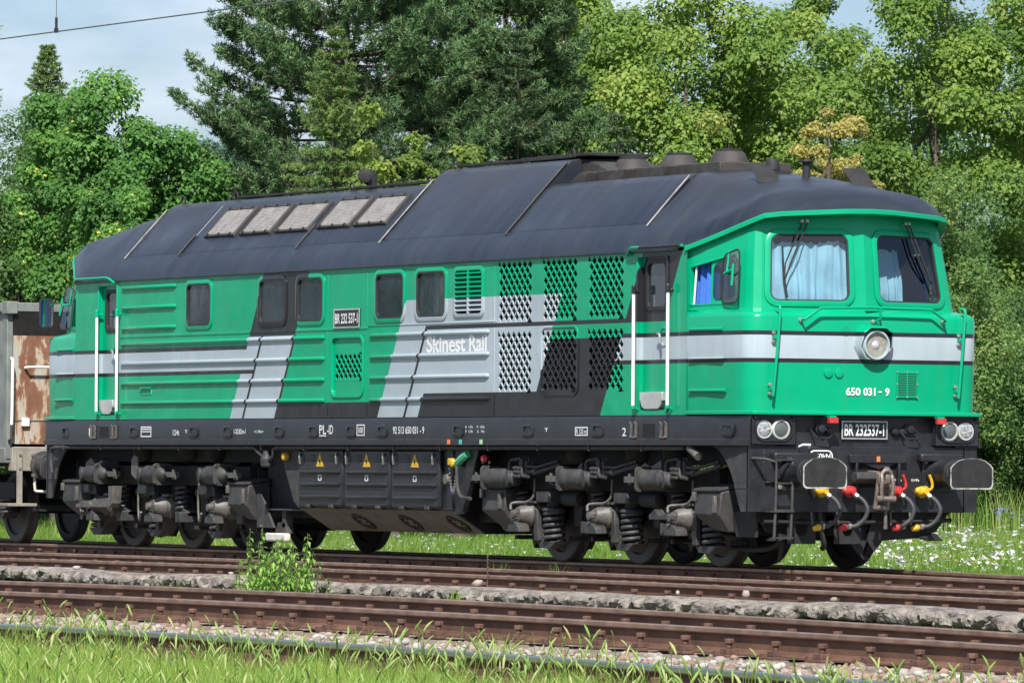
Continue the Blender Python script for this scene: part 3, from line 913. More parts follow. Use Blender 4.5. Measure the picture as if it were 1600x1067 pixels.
# seam strips up the slope
s_ = (4.33 - 3.665) / (1.285 - .665)
def slope(x, t, lift=0.0):
    """t metres along the slope from its foot"""
    L_ = math.hypot(1, s_)
    y = -1.285 + t / L_; z = 3.665 + t * s_ / L_
    return (x, y - lift * s_ / L_, z + lift / L_)
for x, t1, nm in ((-7.03, .80, 'seam'), (-5.36, .30, 'roof_matt'), (-1.90, .34, 'roof_matt'), (0.41, .96, 'seam'), (3.67, 1.08, 'roof_matt'), (7.06, .70, 'seam')):
    MB().tube([slope(x, -.06, .01), slope(x, t1 * .5, .014), slope(x, t1, .012)], .010 if nm == 'seam' else (.012 if nm == 'roof_matt' else .020), 6).build('seam_strip', nm, LOCO)
for x in (-6.86, -5.24, -1.88, 0.25, 0.62, 3.60):
    zt = 4.345 if x < .4 else 4.53
    yy = -.60 if x < .4 else -.45
    n_ = MB().tube([(x + .055 * math.cos(a), yy, zt + .02 + .06 * math.sin(a)) for a in np.linspace(-.5, PI + .5, 10)], .012, 6)
    n_.build('lifting_eye', 'black_matt', LOCO)
# roof radiator screens
for (xa, xb, t0, t1) in ((-5.02, -4.12, .235, .725), (-3.97, -3.07, .235, .725), (-2.94, -1.98, .235, .725), (-1.77, -.86, .255, .745), (-.74, .15, .255, .745)):
    f_ = lambda a, b, d: slope(a, b, d)
    fr = MB().ring(f_, [(xb, t1), (xa, t1), (xa, t0), (xb, t0)], [(xb - .04, t1 - .035), (xa + .04, t1 - .035), (xa + .04, t0 + .035), (xb - .04, t0 + .035)], .03, .0).build('screen_frame', 'roof_matt', hr)
    mesh_ = MB(); n_ = 34
    for i in range(n_):
        a = xa + .04 + (xb - xa - .08) * (i + .5) / n_
        mesh_.add([f_(a - .008, t0 + .03, .020), f_(a + .008, t0 + .03, .020), f_(a + .008, t1 - .03, .020), f_(a - .008, t1 - .03, .020)], [(0, 1, 2, 3)])
    for j in range(16):
        b_ = t0 + .035 + (t1 - t0 - .07) * (j + .5) / 16
        mesh_.add([f_(xa + .04, b_ - .006, .021), f_(xb - .04, b_ - .006, .021), f_(xb - .04, b_ + .006, .021), f_(xa + .04, b_ + .006, .021)], [(0, 1, 2, 3)])
    mo = mesh_.build('screen_mesh', 'mesh_metal', hr, smooth_=0)
    MB().add([f_(xa, t0, .006), f_(xb, t0, .006), f_(xb, t1, .006), f_(xa, t1, .006)], [(0, 1, 2, 3)]).build('screen_back', 'roof_matt', hr, smooth_=0)
    bl = MB()
    for a in (xa + .12, (xa + xb) / 2, xb - .12):
        for b_ in (t0 + .02, t1 - .02): bl.lathe(f_(a, b_, .025), Vector(f_(0, 0, 1)) - Vector(f_(0, 0, 0)), [(0, .022), (.02, .018), (.025, .004)], 8)
    bl.build('screen_bolts', 'black_matt', hr)
MB().box(-5.2, -1.95, -.575, -.50, 4.345, 4.375).build('roof_rail', 'black_matt', LOCO, bevel=.006)
MB().box(-1.85, 0.35, -.575, -.50, 4.345, 4.380).build('roof_rail', 'black_matt', LOCO, bevel=.006)
MB().box(0.62, 3.5, -.42, -.36, 4.515, 4.55).build('roof_rail', 'black_matt', LOCO, bevel=.006)
MB().box(2.2, 3.9, -.40, .4, 4.53, 4.565).build('walkway', 'black_matt', LOCO, bevel=.006)
# horn
MB().lathe((-2.02, -.3, 4.50), (.75, -.5, 0), [(0, .10), (.02, .10), (.09, .05), (.17, .035), (.30, .035), (.38, .075), (.42, .082), (.43, .05)], 18).build('horn', 'black_matt', LOCO, smooth_=50)
MB().box(-1.80, -1.72, -.42, -.34, 4.33, 4.50).build('horn_bracket', 'black_matt', LOCO)
# exhaust deck and fan domes on the front hood
dk = MB().prism([(3.9, -.44), (7.05, -.44), (7.05, .44), (3.9, .44)], 'z', 4.20, 4.345).build('fan_deck', 'roof_matt', LOCO, bevel=.012)
for k, x in enumerate((4.18, 5.30, 6.44)):
    d_ = MB().lathe((x, 0, 4.34), (0, 0, 1), [(0, .235), (.03, .235), (.032, .215), (.12, .175), (.145, .155), (.15, .13), (.165, .13), (.17, .05)], 32).build('fan_dome', 'roof_matt', LOCO, smooth_=40)
    MB().lathe((x, 0, 4.49), (0, 0, 1), [(0, .145), (.02, .145), (.025, .13), (.02, .05)], 32).build('fan_cap', 'black_matt', d_, smooth_=40)
for x in (4.05, 4.95, 5.95):
    MB().prism([(x - .22, 4.215), (x + .12, 4.215), (x + .16, 4.33), (x + .06, 4.33), (x - .22, 4.245)], 'y', -.60, -.44).build('deck_bracket', 'roof_matt', LOCO, bevel=.008)
hl = MB().prism([(3.66, 4.22), (3.66, 4.475), (4.0, 4.46), (4.25, 4.38), (4.35, 4.22)], 'y', -.36, .36).build('hump_fairing', 'roof_matt', LOCO, bevel=.03, seg=3)
# cab roof fittings
for (x, y, r_) in ((8.32, -.53, .18), (8.42, .56, -.12)):
    z_ = 4.045 if y < 0 else 4.03
    MB().add([(x - .02, y - .12, z_ + .03), (x + .02, y + .12, z_ + .03), (x - .20, y + .12, z_ + .215), (x - .24, y - .12, z_ + .215),
              (x - .035, y - .12, z_ + .04), (x + .005, y + .12, z_ + .04), (x - .215, y + .12, z_ + .225), (x - .255, y - .12, z_ + .225)],
             [(0, 1, 2, 3), (4, 7, 6, 5), (0, 4, 5, 1), (1, 5, 6, 2), (2, 6, 7, 3), (3, 7, 4, 0)]).build('roof_hatch_flap', 'black_matt', LOCO)
    MB().box(x - .16, x + .03, y - .125, y + .125, z_ - .02, z_ + .028).build('roof_hatch_base', 'black_matt', LOCO, bevel=.006)
MB().box(7.30, 7.60, -.10, .12, 4.17, 4.235).lathe((7.42, 0, 4.25), (0, 0, 1), [(0, .08), (.10, .075), (.12, .06), (.125, .01)], 16).build('antenna_base', 'black_matt', LOCO)
MB().cyl((7.95, .12, 4.08), (7.95, .12, 4.32), .045, n=12).lathe((7.95, .12, 4.31), (0, 0, 1), [(0, .04), (.01, .085), (.03, .08), (.035, .01)], 14).build('vent_pipe', 'black_matt', LOCO)

# ------------------------------------------------------------------ sill beam
def sill_y(x, y):
    k = max(0.0, (abs(x) - 8.25) / (9.46 - 8.25))
    return y + k * .115
sec = [(-1.20, 1.606), (-1.462, 1.606), (-1.478, 1.596), (-1.490, 1.55), (-1.490, 1.362), (-1.512, 1.345), (-1.512, 1.290), (-1.500, 1.284), (-1.20, 1.284)]
sb = MB()
for sgn in (1, -1):
    sb.loft([[(x, sgn * sill_y(x, y), z) for y, z in sec] for x in (-9.46, -8.25, -4, 0, 4, 8.25, 9.46)], closed=True)
SILL = sb.build('sill', 'black', LOCO, smooth_=30)
sl = MB().ring(lambda a, b, d: (a, -d, b), rr(-.135, .135, -.072, .072, .05), rr(-.098, .098, -.046, .046, .032), .013, .004).build('stamped_slot', 'black', None, smooth_=40)
for x in (-8.57, -6.31, -4.47, -3.46, -1.97, -1.00, .04, .88, 2.86, 4.60, 6.27, 9.05):
    stamp(sl, SILL, (x, sill_y(x, -1.490), 1.447))
for xc in (-7.27, 7.44):
    st = MB().box(xc - .13, xc + .13, -1.496, -1.45, 1.38, 1.515).build('step_hole', 'dark_void', SILL, bevel=.0)
    for dx in (-.33, .35):
        b = MB()
        for q in (-.055, .055): b.box(xc + dx + q - .012, xc + dx + q + .012, -1.512, -1.488, 1.37, 1.53)
        b.box(xc + dx - .06, xc + dx + .06, -1.508, -1.486, 1.36, 1.385)
        for q in (-.055, .055):
            for zz in (1.375, 1.525): b.lathe((xc + dx + q, -1.512, zz), (0, -1, 0), [(0, .016), (.008, .014), (.01, .003)], 8)
        b.build('step_bracket', 'bogie_light', SILL)
ex, ez = (1, 0, 0), (0, 0, 1)
yl = -1.4905
T = lambda s, x0, x1, z0, z1, nm='lettering', m='letter', bold=.01, y=yl: lettering(nm, s, (x0, y, z0), ex, ez, x1 - x0, z1 - z0, m, SILL, bold)
T('1', -7.74, -7.69, 1.40, 1.50); T('2', 6.84, 6.93, 1.385, 1.475)
T('124t', -5.10, -4.90, 1.405, 1.475); T('T', -4.73, -4.66, 1.43, 1.47, bold=.03)
T('l-20,82m-l', -3.27, -2.93, 1.41, 1.48); T('<11,98m>', -2.68, -2.41, 1.425, 1.465)
T('PL', -.83, -.64, 1.415, 1.52); T('-ID', -.61, -.45, 1.415, 1.52)
T('100', .235, .365, 1.425, 1.495)
T('92 513 650 031 - 9', 1.17, 1.99, 1.415, 1.50, bold=.015)
T('R  147t', 3.05, 3.24, 1.475, 1.505, bold=0); T('P  129t', 3.05, 3.24, 1.425, 1.455, bold=0)
T('P  150t', 3.34, 3.53, 1.475, 1.505, bold=0); T('G   94t', 3.34, 3.53, 1.425, 1.455, bold=0)
T('R 120 m', 5.765, 6.005, 1.41, 1.465); T('T', 5.01, 5.09, 1.435, 1.475, bold=.03)
fy = lambda a, b, d: (a, yl - d - .003, b)
def outline(x0, x1, z0, z1, t, nm='marking'):
    MB().ring(fy, [(x1, z1), (x0, z1), (x0, z0), (x1, z0)], [(x1 - t, z1 - t), (x0 + t, z1 - t), (x0 + t, z0 + t), (x1 - t, z0 + t)], .001, .001).build(nm, 'letter', SILL, smooth_=0)
outline(.195, .405, 1.395, 1.525, .012); outline(5.735, 6.03, 1.39, 1.485, .012)
outline(-6.09, -5.77, 1.385, 1.515, .014)
MB().box(-6.08, -5.78, yl - .004, yl - .001, 1.445, 1.457).box(-6.06, -5.80, yl - .004, yl - .001, 1.475, 1.49).build('marking', 'letter', SILL, smooth_=0)
MB().box(-.83, -.65, yl - .004, yl - .001, 1.390, 1.402).build('marking', 'letter', SILL, smooth_=0)
for x, c in ((2.66, 'orange'), (2.96, 'teal'), (3.48, 'lime')):
    MB().box(x - .035, x + .035, -1.5155, -1.511, 1.298, 1.35).build('colour_mark', c, SILL, smooth_=0)
# body lettering
lettering('company_lettering', 'Skinest', (2.0, SY, 2.332), ex, ez, 1.0, .192, 'letter', LOCO, .03, lift=.004)
lettering('company_lettering', 'Rail', (3.095, SY, 2.332), ex, ez, .445, .192, 'letter', LOCO, .03, lift=.004)
pm = MB().box(-.46, .24, SY - .014, SY, 2.648, 2.872).build('number_plate', 'black', LOCO, bevel=.003)
fp = lambda a, b, d: (a, SY - .014 - d, b)
MB().ring(fp, [(.24, 2.872), (-.46, 2.872), (-.46, 2.648), (.24, 2.648)], [(.225, 2.857), (-.445, 2.857), (-.445, 2.663), (.225, 2.663)], .006, .001).build('plate_rim', 'alu', pm, smooth_=0)
lettering('plate_number', 'BR 232 537-1', (-.42, SY - .015, 2.70), ex, ez, .615, .12, 'letter', pm, .02)

# ------------------------------------------------------------------ front and rear ends
def end(sx):
    F = mirror(sx)
    E = lambda y, z, d=0.0, x=9.46: (sx * (x + d), y, z)
    # recessed front sheet between the lamp boxes
    MB().box(*sorted((sx * 9.34, sx * 9.40)), -1.30, 1.30, 1.25, 1.607).build('end_sheet', 'black', LOCO, bevel=.006)
    for y0, y1, inner in ((-1.366, -.835, 1), (.835, 1.366, -1)):
        lb = MB()
        fe = lambda a, b, d: (sx * (9.475 + d), a, b)
        hole_cell(lb, fe, y0, y1, 1.297, 1.603, (y0 + .055, y1 - .05, 1.345, 1.565), .10, 8)
        n_ = len(lb.v)
        lb.box(*sorted((sx * 9.475, sx * 9.30)), y0, y0 + .006, 1.297, 1.603)
        lb.box(*sorted((sx * 9.475, sx * 9.30)), y1 - .006, y1, 1.297, 1.603)
        lb.box(*sorted((sx * 9.475, sx * 9.30)), y0, y1, 1.297, 1.303)
        b = lb.build('lamp_box', 'black', LOCO, smooth_=0)
        MB().ring(fe, rr(y0 + .04, y1 - .035, 1.33, 1.58, .115, 8), rr(y0 + .06, y1 - .055, 1.35, 1.56, .10, 8), .014, .06).build('lamp_bezel', 'black', b)
        MB().face(fe, rr(y0 + .05, y1 - .045, 1.34, 1.57, .11, 8), -.03).build('lamp_plate', 'lamp_grey', b, smooth_=0)
        ow = y0 + .155 if inner == 1 else y1 - .155
        iw = y0 + .355 if inner == 1 else y1 - .355
        d_ = (sx, 0, 0)
        MB().lathe((sx * 9.425, ow, 1.455), d_, [(0.01, .10), (.04, .10), (.05, .094), (.05, .086)], 28).build('headlight_rim', 'reflector', b, smooth_=50)
        MB().lathe((sx * 9.425, ow, 1.455), d_, [(.042, .088), (.052, .075), (.060, .045), (.063, .005)], 28).build('headlight', 'lens_clear', b, smooth_=60)
        MB().prism([(ow - .07, 1.44), (ow + .06, 1.475), (ow + .065, 1.455), (ow - .05, 1.425)], 'x', *sorted((sx * 9.484, sx * 9.488))).build('lens_flute', 'lamp_grey', b)
        MB().lathe((sx * 9.415, iw, 1.455), d_, [(0, .108), (.06, .108), (.068, .10), (.068, .085), (.05, .08)], 24).build('tail_lamp_rim', 'lamp_grey', b, smooth_=50)
        MB().lathe((sx * 9.415, iw, 1.455), d_, [(0.05, .085), (.058, .082), (.066, .04), (.068, .005)], 24).build('tail_lamp', 'lens_dark', b, smooth_=60)
        for yy in (y0 + .04, y1 - .04):
            MB().lathe((sx * 9.475, yy, 1.588), d_, [(0, .02), (.03, .018), (.035, .004)], 10).build('lamp_bolt', 'black_matt', b)
    # buffer beam
    bb = MB().box(*sorted((sx * 9.33, sx * 9.44)), -1.20, 1.22, .60, 1.285).build('buffer_beam', 'black', LOCO, bevel=.008)
    for y in (-.875, .875):
        bx_ = MB().box(*sorted((sx * 9.44, sx * 9.55)), y - .25, y + .27, 1.13, 1.22).build('beam_step', 'black', LOCO, bevel=.02)
        base = MB().box(*sorted((sx * 9.44, sx * 9.475)), y - .19, y + .19, .82, 1.18).build('buffer', 'black', LOCO, bevel=.006)
        d_ = (sx, 0, 0)
        MB().lathe((sx * 9.47, y, 1.009), d_, [(0, .155), (.03, .155), (.05, .142), (.30, .138), (.31, .146), (.36, .146), (.37, .12)], 28).build('buffer_housing', 'black', base, smooth_=40)
        MB().lathe((sx * 9.80, y, 1.009), d_, [(0, .112), (.32, .108)], 24).build('buffer_plunger', 'bogie_light', base, smooth_=40)
        def plate(w, hb, ht, k=1.0):
            pts = [(-w, -hb + .04), (-w + .012, -hb + .012), (-w + .04, -hb), (w - .04, -hb), (w - .012, -hb + .012), (w, -hb + .04), (w, ht - .10), (w - .03, ht - .065)]
            pts += [(w * .62, ht - .022), (w * .3, ht - .003), (0, ht), (-w * .3, ht - .003), (-w * .62, ht - .022), (-w + .03, ht - .065), (-w, ht - .10)]
            return pts
        P = plate(.262, .155, .172)
        rings = []
        for xx, kk in ((10.115, .93), (10.125, 1.0), (10.155, 1.0), (10.163, .985)):
            rings.append([(sx * xx, y + a * kk, 1.0 + b_ * kk) for a, b_ in P])
        MB().loft(rings).build('buffer_plate', 'black_matt', base, smooth_=30)
        P2 = plate(.262 * .985, .155 * .985, .172 * .985); P3 = plate(.245, .137, .166)
        MB().ring(lambda a, b_, d: (sx * (10.164 + d), y + a, 1.0 + b_), P2, P3, .002, .001).build('buffer_rim', 'white_worn', base, smooth_=0)
        bt = MB()
        for dy in (-.155, .155):
            for dz in (-.14, .14): bt.lathe((sx * 9.475, y + dy, 1.0 + dz), d_, [(0, .026), (.02, .024), (.026, .005)], 8)
        bt.build('buffer_bolts', 'steel', base)
    # side skirts with the curved cut-out
    arc = [(8.60, 1.286), (8.72, 1.255), (8.84, 1.195), (8.95, 1.105), (9.04, 1.00), (9.11, .88), (9.16, .77), (9.22, .66), (9.25, .602), (9.40, .602), (9.40, 1.286)]
    for sg in (-1, 1):
        MB().prism([(sx * a, b_) for a, b_ in arc], 'y', sg * 1.345, sg * 1.365).build('skirt', 'bogie', LOCO, smooth_=30)
        MB().box(*sorted((sx * 9.38, sx * 9.44)), *sorted((sg * 1.365, sg * 1.2)), .602, 1.286).build('skirt_end', 'black', LOCO)
        bo = MB()
        for q in (9.14, 9.20, 9.27, 9.34): bo.lathe((sx * q, sg * 1.365, .855), (0, sg, 0), [(0, .012), (.007, .01), (.008, .002)], 6)
        bo.box(*sorted((sx * 9.12, sx * 9.40)), *sorted((sg * 1.366, sg * 1.369)), .838, .846)
        bo.build('skirt_rivets', 'bogie', LOCO)
    # rail guards under the beam
    for sg in (-1, 1):
        MB().prism([(sg * .30, .60), (sg * 1.18, .60), (sg * 1.02, .40), (sg * .82, .33), (sg * .35, .30)], 'x', *sorted((sx * 9.16, sx * 9.19))).build('rail_guard', 'black_matt', LOCO)
        MB().prism([(sg * .95, .38), (sg * 1.05, .30), (sg * .93, .30), (sg * .75, .34)], 'x', *sorted((sx * 9.18, sx * 9.30))).build('guard_tip', 'black_matt', LOCO)
    MB().prism([(-.10, .62), (.22, .62), (.16, .34), (.10, .16), (.20, .10), (.12, .10), (-.02, .24)], 'x', *sorted((sx * 9.20, sx * 9.24))).build('sand_pipe_plate', 'black_matt', LOCO)
    # drawgear: slot, hook, screw coupling
    MB().box(*sorted((sx * 9.44, sx * 9.445)), -.10, .40, .86, 1.12).build('draw_slot', 'dark_void', LOCO)
    cp = MB()
    cp.box(*sorted((sx * 9.44, sx * 9.50)), -.20, .48, 1.115, 1.20)
    cp.prism([(-.06, 1.115), (.38, 1.115), (.27, 1.075), (.20, 1.065), (.16, 1.045), (.10, 1.065)], 'x', *sorted((sx * 9.45, sx * 9.48)))
    cp.box(*sorted((sx * 9.44, sx * 9.50)), -.13, -.10, .80, 1.115).box(*sorted((sx * 9.44, sx * 9.50)), .38, .41, .80, 1.115)
    cp.build('draw_gear_guide', 'black', LOCO, bevel=.006)
    hk = MB()
    hk.prism([(9.44, .93), (9.62, .92), (9.70, .885), (9.77, .87), (9.83, .90), (9.85, .96), (9.83, 1.04), (9.80, 1.08), (9.785, 1.03), (9.785, .98), (9.76, .945), (9.72, .95), (9.70, 1.0), (9.62, 1.03), (9.44, 1.04)] if sx > 0 else
             [(-9.44, .93), (-9.62, .92), (-9.70, .885), (-9.77, .87), (-9.83, .90), (-9.85, .96), (-9.83, 1.04), (-9.80, 1.08), (-9.785, 1.03), (-9.785, .98), (-9.76, .945), (-9.72, .95), (-9.70, 1.0), (-9.62, 1.03), (-9.44, 1.04)], 'y', .03, .10)
    H = hk.build('draw_hook', 'coupling', LOCO, bevel=.012)
    if sx > 0:
        for q in (.05, .20):
            MB().tube([(9.66, q, 1.0), (9.64, q - .005, .86), (9.62, q - .01, .72), (9.60, q - .01, .645)], [.020, .020, .022, .028], 8, 3).build('coupling_link', 'coupling', H, smooth_=60)
        MB().tube([(9.60, .03, .65), (9.60, .20, .65)], .026, 8).build('coupling_pin', 'coupling', H)
        MB().tube([(9.84, -0.020, .99), (9.86, -0.025, .93), (9.85, -0.025, .82), (9.84, -0.010, .76)], .022, 8, 3).tube([(9.84, 0.100, .99), (9.86, 0.105, .93), (9.85, 0.110, .82), (9.84, 0.100, .76)], .022, 8, 3).tube(
            [(9.84, -0.020, .99), (9.845, 0.010, 1.035), (9.845, 0.070, 1.035), (9.84, 0.100, .99)], .022, 8, 3).build('coupling_shackle', 'coupling', H, smooth_=60)
        MB().lathe((9.84, -0.080, .745), (0, 1, 0), [(0, .03), (.05, .034), (.07, .026), (.15, .026), (.17, .036), (.22, .034), (.23, .01)], 12).build('coupling_trunnion', 'coupling', H, smooth_=40)
        MB().tube([(9.72, .10, .62), (9.72, .10, .43)], [.016, .022], 8).build('coupling_handle', 'bogie_light', H)
        MB().prism([(9.50, .98), (9.56, 1.02), (9.64, 1.02), (9.66, .95), (9.58, .90), (9.52, .93)], 'y', -.20, .06).build('coupling_lever', 'bogie', H, bevel=.012)
    return
end(1)
end(-1)

# air hoses with cocks on the front
def hose(y, ye, colour, lever):
    z0 = .815
    o = MB().lathe((9.44, y, z0), (1, 0, 0), [(0, .030), (.06, .030), (.065, .055), (.12, .058), (.15, .045), (.19, .030), (.20, .028)], 14)
    o.lathe((9.53, y - .075, z0 + .012), (0, 1, .1), [(0, .022), (.02, .034), (.05, .040), (.10, .040), (.14, .032), (.155, .02)], 12)
    o.lathe((9.53, y, z0 - .06), (0, 0, 1), [(0, .02), (.02, .036), (.10, .036), (.12, .02)], 10)
    A = o.build('air_cock', colour, LOCO, smooth_=45)
    if lever:
        MB().tube([(9.58, y + .06, z0 + .02), (9.60, y + .085, z0 + .05), (9.60, y + .08, z0 + .11), (9.60, y + .05, z0 + .18)], .016, 8, 3).build('cock_lever', colour, A, smooth_=60)
    dy = 1 if ye < y else -1
    P = [(9.62, y + .03, z0 - .035), (9.68, y + .085, z0 - .09), (9.72, y + .115, z0 - .18), (9.70, y + .09, z0 - .28), (9.66, y + .02, z0 - .35), (9.62, ye + .055, .452)]
    MB().tube(P, .0235, 10, 5).build('air_hose', 'hose', A, smooth_=70)
    MB().lathe(P[0], Vector(P[0]) - Vector(P[1]), [(-.03, .029), (0.0, .029), (.02, .028), (.025, .02)], 10).lathe((9.625, ye + .06, .455), (.1, -.8, -.12), [(-.02, .029), (.02, .029)], 10).build('hose_clip', 'steel', A)
    MB().lathe((9.615, ye + .03, .45), (0, -1, -.25), [(0, .024), (.01, .034), (.045, .036), (.06, .028), (.085, .026), (.095, .012)], 12).build('hose_coupling', colour, A, smooth_=45)
    MB().tube([(9.47, ye, .60), (9.50, ye - .005, .47)], .012, 6).build('hose_hanger', 'bogie_light', A)
hose(-.56, -.645, 'yellow', False)
hose(-.23, -.335, 'red', False)
hose(.325, .30, 'red', True)
hose(.645, .535, 'yellow', True)

# front lettering and fittings
fx, fz = (0, 1, 0), (0, 0, 1)
lettering('front_number', '650', (9.487, -.255, 1.815), fx, fz, .175, .085, 'letter', LOCO, .03, lift=.006)
lettering('front_number', '031', (9.487, -.045, 1.815), fx, fz, .145, .085, 'letter', LOCO, .03, lift=.006)
MB().box(9.492, 9.4935, .135, .175, 1.850, 1.864).build('front_number', 'letter', LOCO, smooth_=0)
lettering('front_number', '9', (9.487, .215, 1.815), fx, fz, .055, .085, 'letter', LOCO, .03, lift=.006)
fpn = MB().box(9.40, 9.425, -.265, .285, 1.362, 1.553).build('number_plate', 'black', LOCO, bevel=.003)
fpf = lambda a, b, d: (9.425 + d, a, b)
MB().ring(fpf, [(.285, 1.553), (-.265, 1.553), (-.265, 1.362), (.285, 1.362)], [(.272, 1.54), (-.252, 1.54), (-.252, 1.375), (.272, 1.375)], .006, .001).build('plate_rim', 'alu', fpn, smooth_=0)
lettering('plate_number', 'BR 232537-1', (9.426, -.232, 1.395), fx, fz, .475, .125, 'letter', fpn, .02)
MB().ring(lambda a, b, d: (9.445 + d, a, b), rr(-.66, -.38, 1.10, 1.245, .06), rr(-.647, -.393, 1.113, 1.232, .05), .003, .001).build('marking', 'letter', LOCO, smooth_=0)
lettering('capacity_lettering', '850kN', (9.445, -.625, 1.155), fx, fz, .215, .055, 'letter', LOCO, .02)
lettering('pressure_lettering', '6,5 MPa', (9.443, .335, .925), fx, fz, .115, .028, 'letter', LOCO, .01)
lettering('pressure_lettering', '10 MPa', (9.443, .565, .925), fx, fz, .095, .028, 'letter', LOCO, .01)
MB().box(9.50, 9.505, .115, .155, 1.13, 1.185).build('hook_label', 'orange', LOCO, smooth_=0)
for y in (-.455, .845):
    MB().box(9.545, 9.60, y - .05, y + .055, 1.525, 1.585).build('reflector_block', 'red', LOCO, bevel=.004)
    MB().box(9.50, 9.60, y - .05, y + .03, 1.588, 1.606).build('reflector_arm', 'green', LOCO)
for y in (-.52, .55):
    w = MB().lathe((9.40, y, 1.47), (1, 0, 0), [(0, .06), (.03, .06), (.035, .045), (.07, .04), (.075, .01)], 14)
    w.tube([(9.42, y - .12, 1.46), (9.50, y - .08, 1.37), (9.52, y + .05, 1.37), (9.50, y + .10, 1.40), (9.44, y + .02, 1.50)], .010, 6)
    w.build('jumper_socket', 'black', LOCO, smooth_=40)
for y in (-.34, .46, .54):
    MB().lathe((9.40, y - .08, 1.44), (1, 0, 0), [(0, .045), (.03, .045), (.05, .03), (.055, .006)], 12).build('cable_socket', 'black', LOCO, smooth_=40)
MB().tube([(9.475, -.80, 1.28), (9.53, -.78, 1.30), (9.53, -.70, 1.30), (9.475, -.68, 1.27)], .012, 6).build('shunter_grip', 'white', LOCO)
# central headlamp with its cowl
oc = [(-.115, .215), (.115, .215), (.20, .15), (.225, -.02), (.15, -.15), (.06, -.20), (-.06, -.20), (-.15, -.15), (-.225, -.02), (-.20, .15)]
cy, cz = .062, 2.345
rings = []
for x, k in ((9.47, 1.04), (9.53, .95), (9.575, .87), (9.575, .81)):
    rings.append([(x + (.05 if b > .1 and x > 9.54 else 0), cy + a * k, cz + b * k) for a, b in oc])
lc = MB(); lc.loft(rings, caps=False)
LC = lc.build('lamp_cowl', 'livery', LOCO, bevel=.008)
MB().lathe((9.475, cy, cz), (1, 0, 0), [(.03, .162), (.105, .160), (.12, .150), (.12, .135), (.06, .128), (.02, .12)], 30).build('headlamp_ring', 'grey_paint', LC, smooth_=40)
MB().lathe((9.49, cy, cz), (1, 0, 0), [(.070, .136), (.074, .128), (.060, .05), (.058, .004)], 28).build('headlamp_reflector', 'lamp_bowl', LC, smooth_=60)
MB().lathe((9.545, cy, cz), (1, 0, 0), [(0, .05), (.02, .046), (.030, .02), (.032, .003)], 18).build('headlamp_bulb', 'reflector', LC, smooth_=60)
# small front fittings
for y in (-.465, -.335):
    MB().lathe((9.487, y, 2.05), (1, 0, 0), [(0, .052), (.012, .05), (.015, .036), (.016, .004)], 18).build('socket_cap', 'green', LOCO, smooth_=40)
MB().lathe((9.485, -.26, 2.49), (1, 0, 0), [(0, .06), (.008, .055), (.009, .004)], 18).build('blank_cap', 'livery', LOCO, smooth_=40)
vt = MB().box(9.488, 9.50, .355, .605, 1.80, 2.075).build('front_vent', 'green', LOCO, bevel=.003)
for i in range(13):
    z = 1.822 + i * .0187
    for a, b in ((.367, .472), (.485, .59)):
        MB().box(9.5002, 9.5015, a, b, z, z + .0085).build('vent_slot', 'dark_void', vt, smooth_=0)
sc = MB()
for y in (.358, .48, .60):
    for z in (1.806, 1.94, 2.07):
        if not (y == .48 and z == 1.94): sc.lathe((9.50, y, z), (1, 0, 0), [(0, .011), (.005, .009), (.006, .002)], 8)
sc.build('vent_screws', 'steel', vt)
# green hand rails on the nose
for y0, y1 in ((-1.075, -1.155), (1.145, 1.07)):
    g = MB().tube([(9.46, y0 - .01, 2.74), (9.54, y0, 2.735), (9.555, y0, 2.70), (9.555, (y0 + y1) / 2, 2.2), (9.555, y1, 1.80)], .016, 8).build('nose_rail', 'green', LOCO, smooth_=50)
    for t in (.25, .93):
        yy = y0 + (y1 - y0) * (.25 + t * .75); zz = 2.7 - .9 * (.1 + t * .88)
        MB().box(9.47, 9.55, yy - .018, yy + .018, zz - .02, zz + .02).build('rail_bracket', 'green', g, bevel=.004)
        b = MB()
        for q in (-.045, .045): b.lathe((9.485, yy - .01, zz + q), (1, 0, 0), [(0, .022), (.02, .02), (.024, .004)], 8)
        b.build('rail_bolts', 'steel', g)
g = MB().tube([(9.50, -.80, 2.595), (9.57, -.79, 2.60), (9.57, -.60, 2.72), (9.575, 0, 2.735), (9.57, .72, 2.725), (9.57, .90, 2.61), (9.50, .91, 2.60)], .014, 8).tube([(9.575, .10, 2.73), (9.57, .115, 2.62), (9.49, .08, 2.59)], .014, 8).build('front_handrail', 'green', LOCO, smooth_=50)
for y, z in ((-.80, 2.595), (.91, 2.60), (.06, 2.59)):
    MB().lathe((9.485, y, z), (1, 0, 0), [(0, .026), (.025, .022), (.03, .004)], 10).build('rail_boss', 'steel', g)
# small ribs on the nose sides
for sx in (1, -1):
    for z, x0, x1 in ((2.50, 8.32, 8.95), (2.185, 8.32, 8.98), (1.86, 8.32, 9.02)):
        MB().tube([(sx * x0, -1.474, z), (sx * (x0 + .03), -1.478, z), (sx * (x1 - .03), -1.435, z), (sx * x1, -1.425, z)], .020, 8).build('nose_rib', 'livery', LOCO)
# rear-view mirror on the far cab
MB().tube([(-9.05, -1.25, 3.12), (-9.10, -1.50, 3.10)], .012, 6).build('mirror_arm', 'black', LOCO)
mr_ = MB().loft([[(-9.10 + d, -1.52 + a * .95, 2.98 + b) for a, b in rr(-.10, .10, -.19, .19, .05)] for d in (-.03, 0.0)]).build('rear_mirror', 'rubber', LOCO)
MB().loft([[(-9.099 + d, -1.52 + a * .95, 2.98 + b) for a, b in rr(-.088, .088, -.178, .178, .045)] for d in (0, .003)]).build('mirror_glass', 'mirror', mr_, smooth_=0)
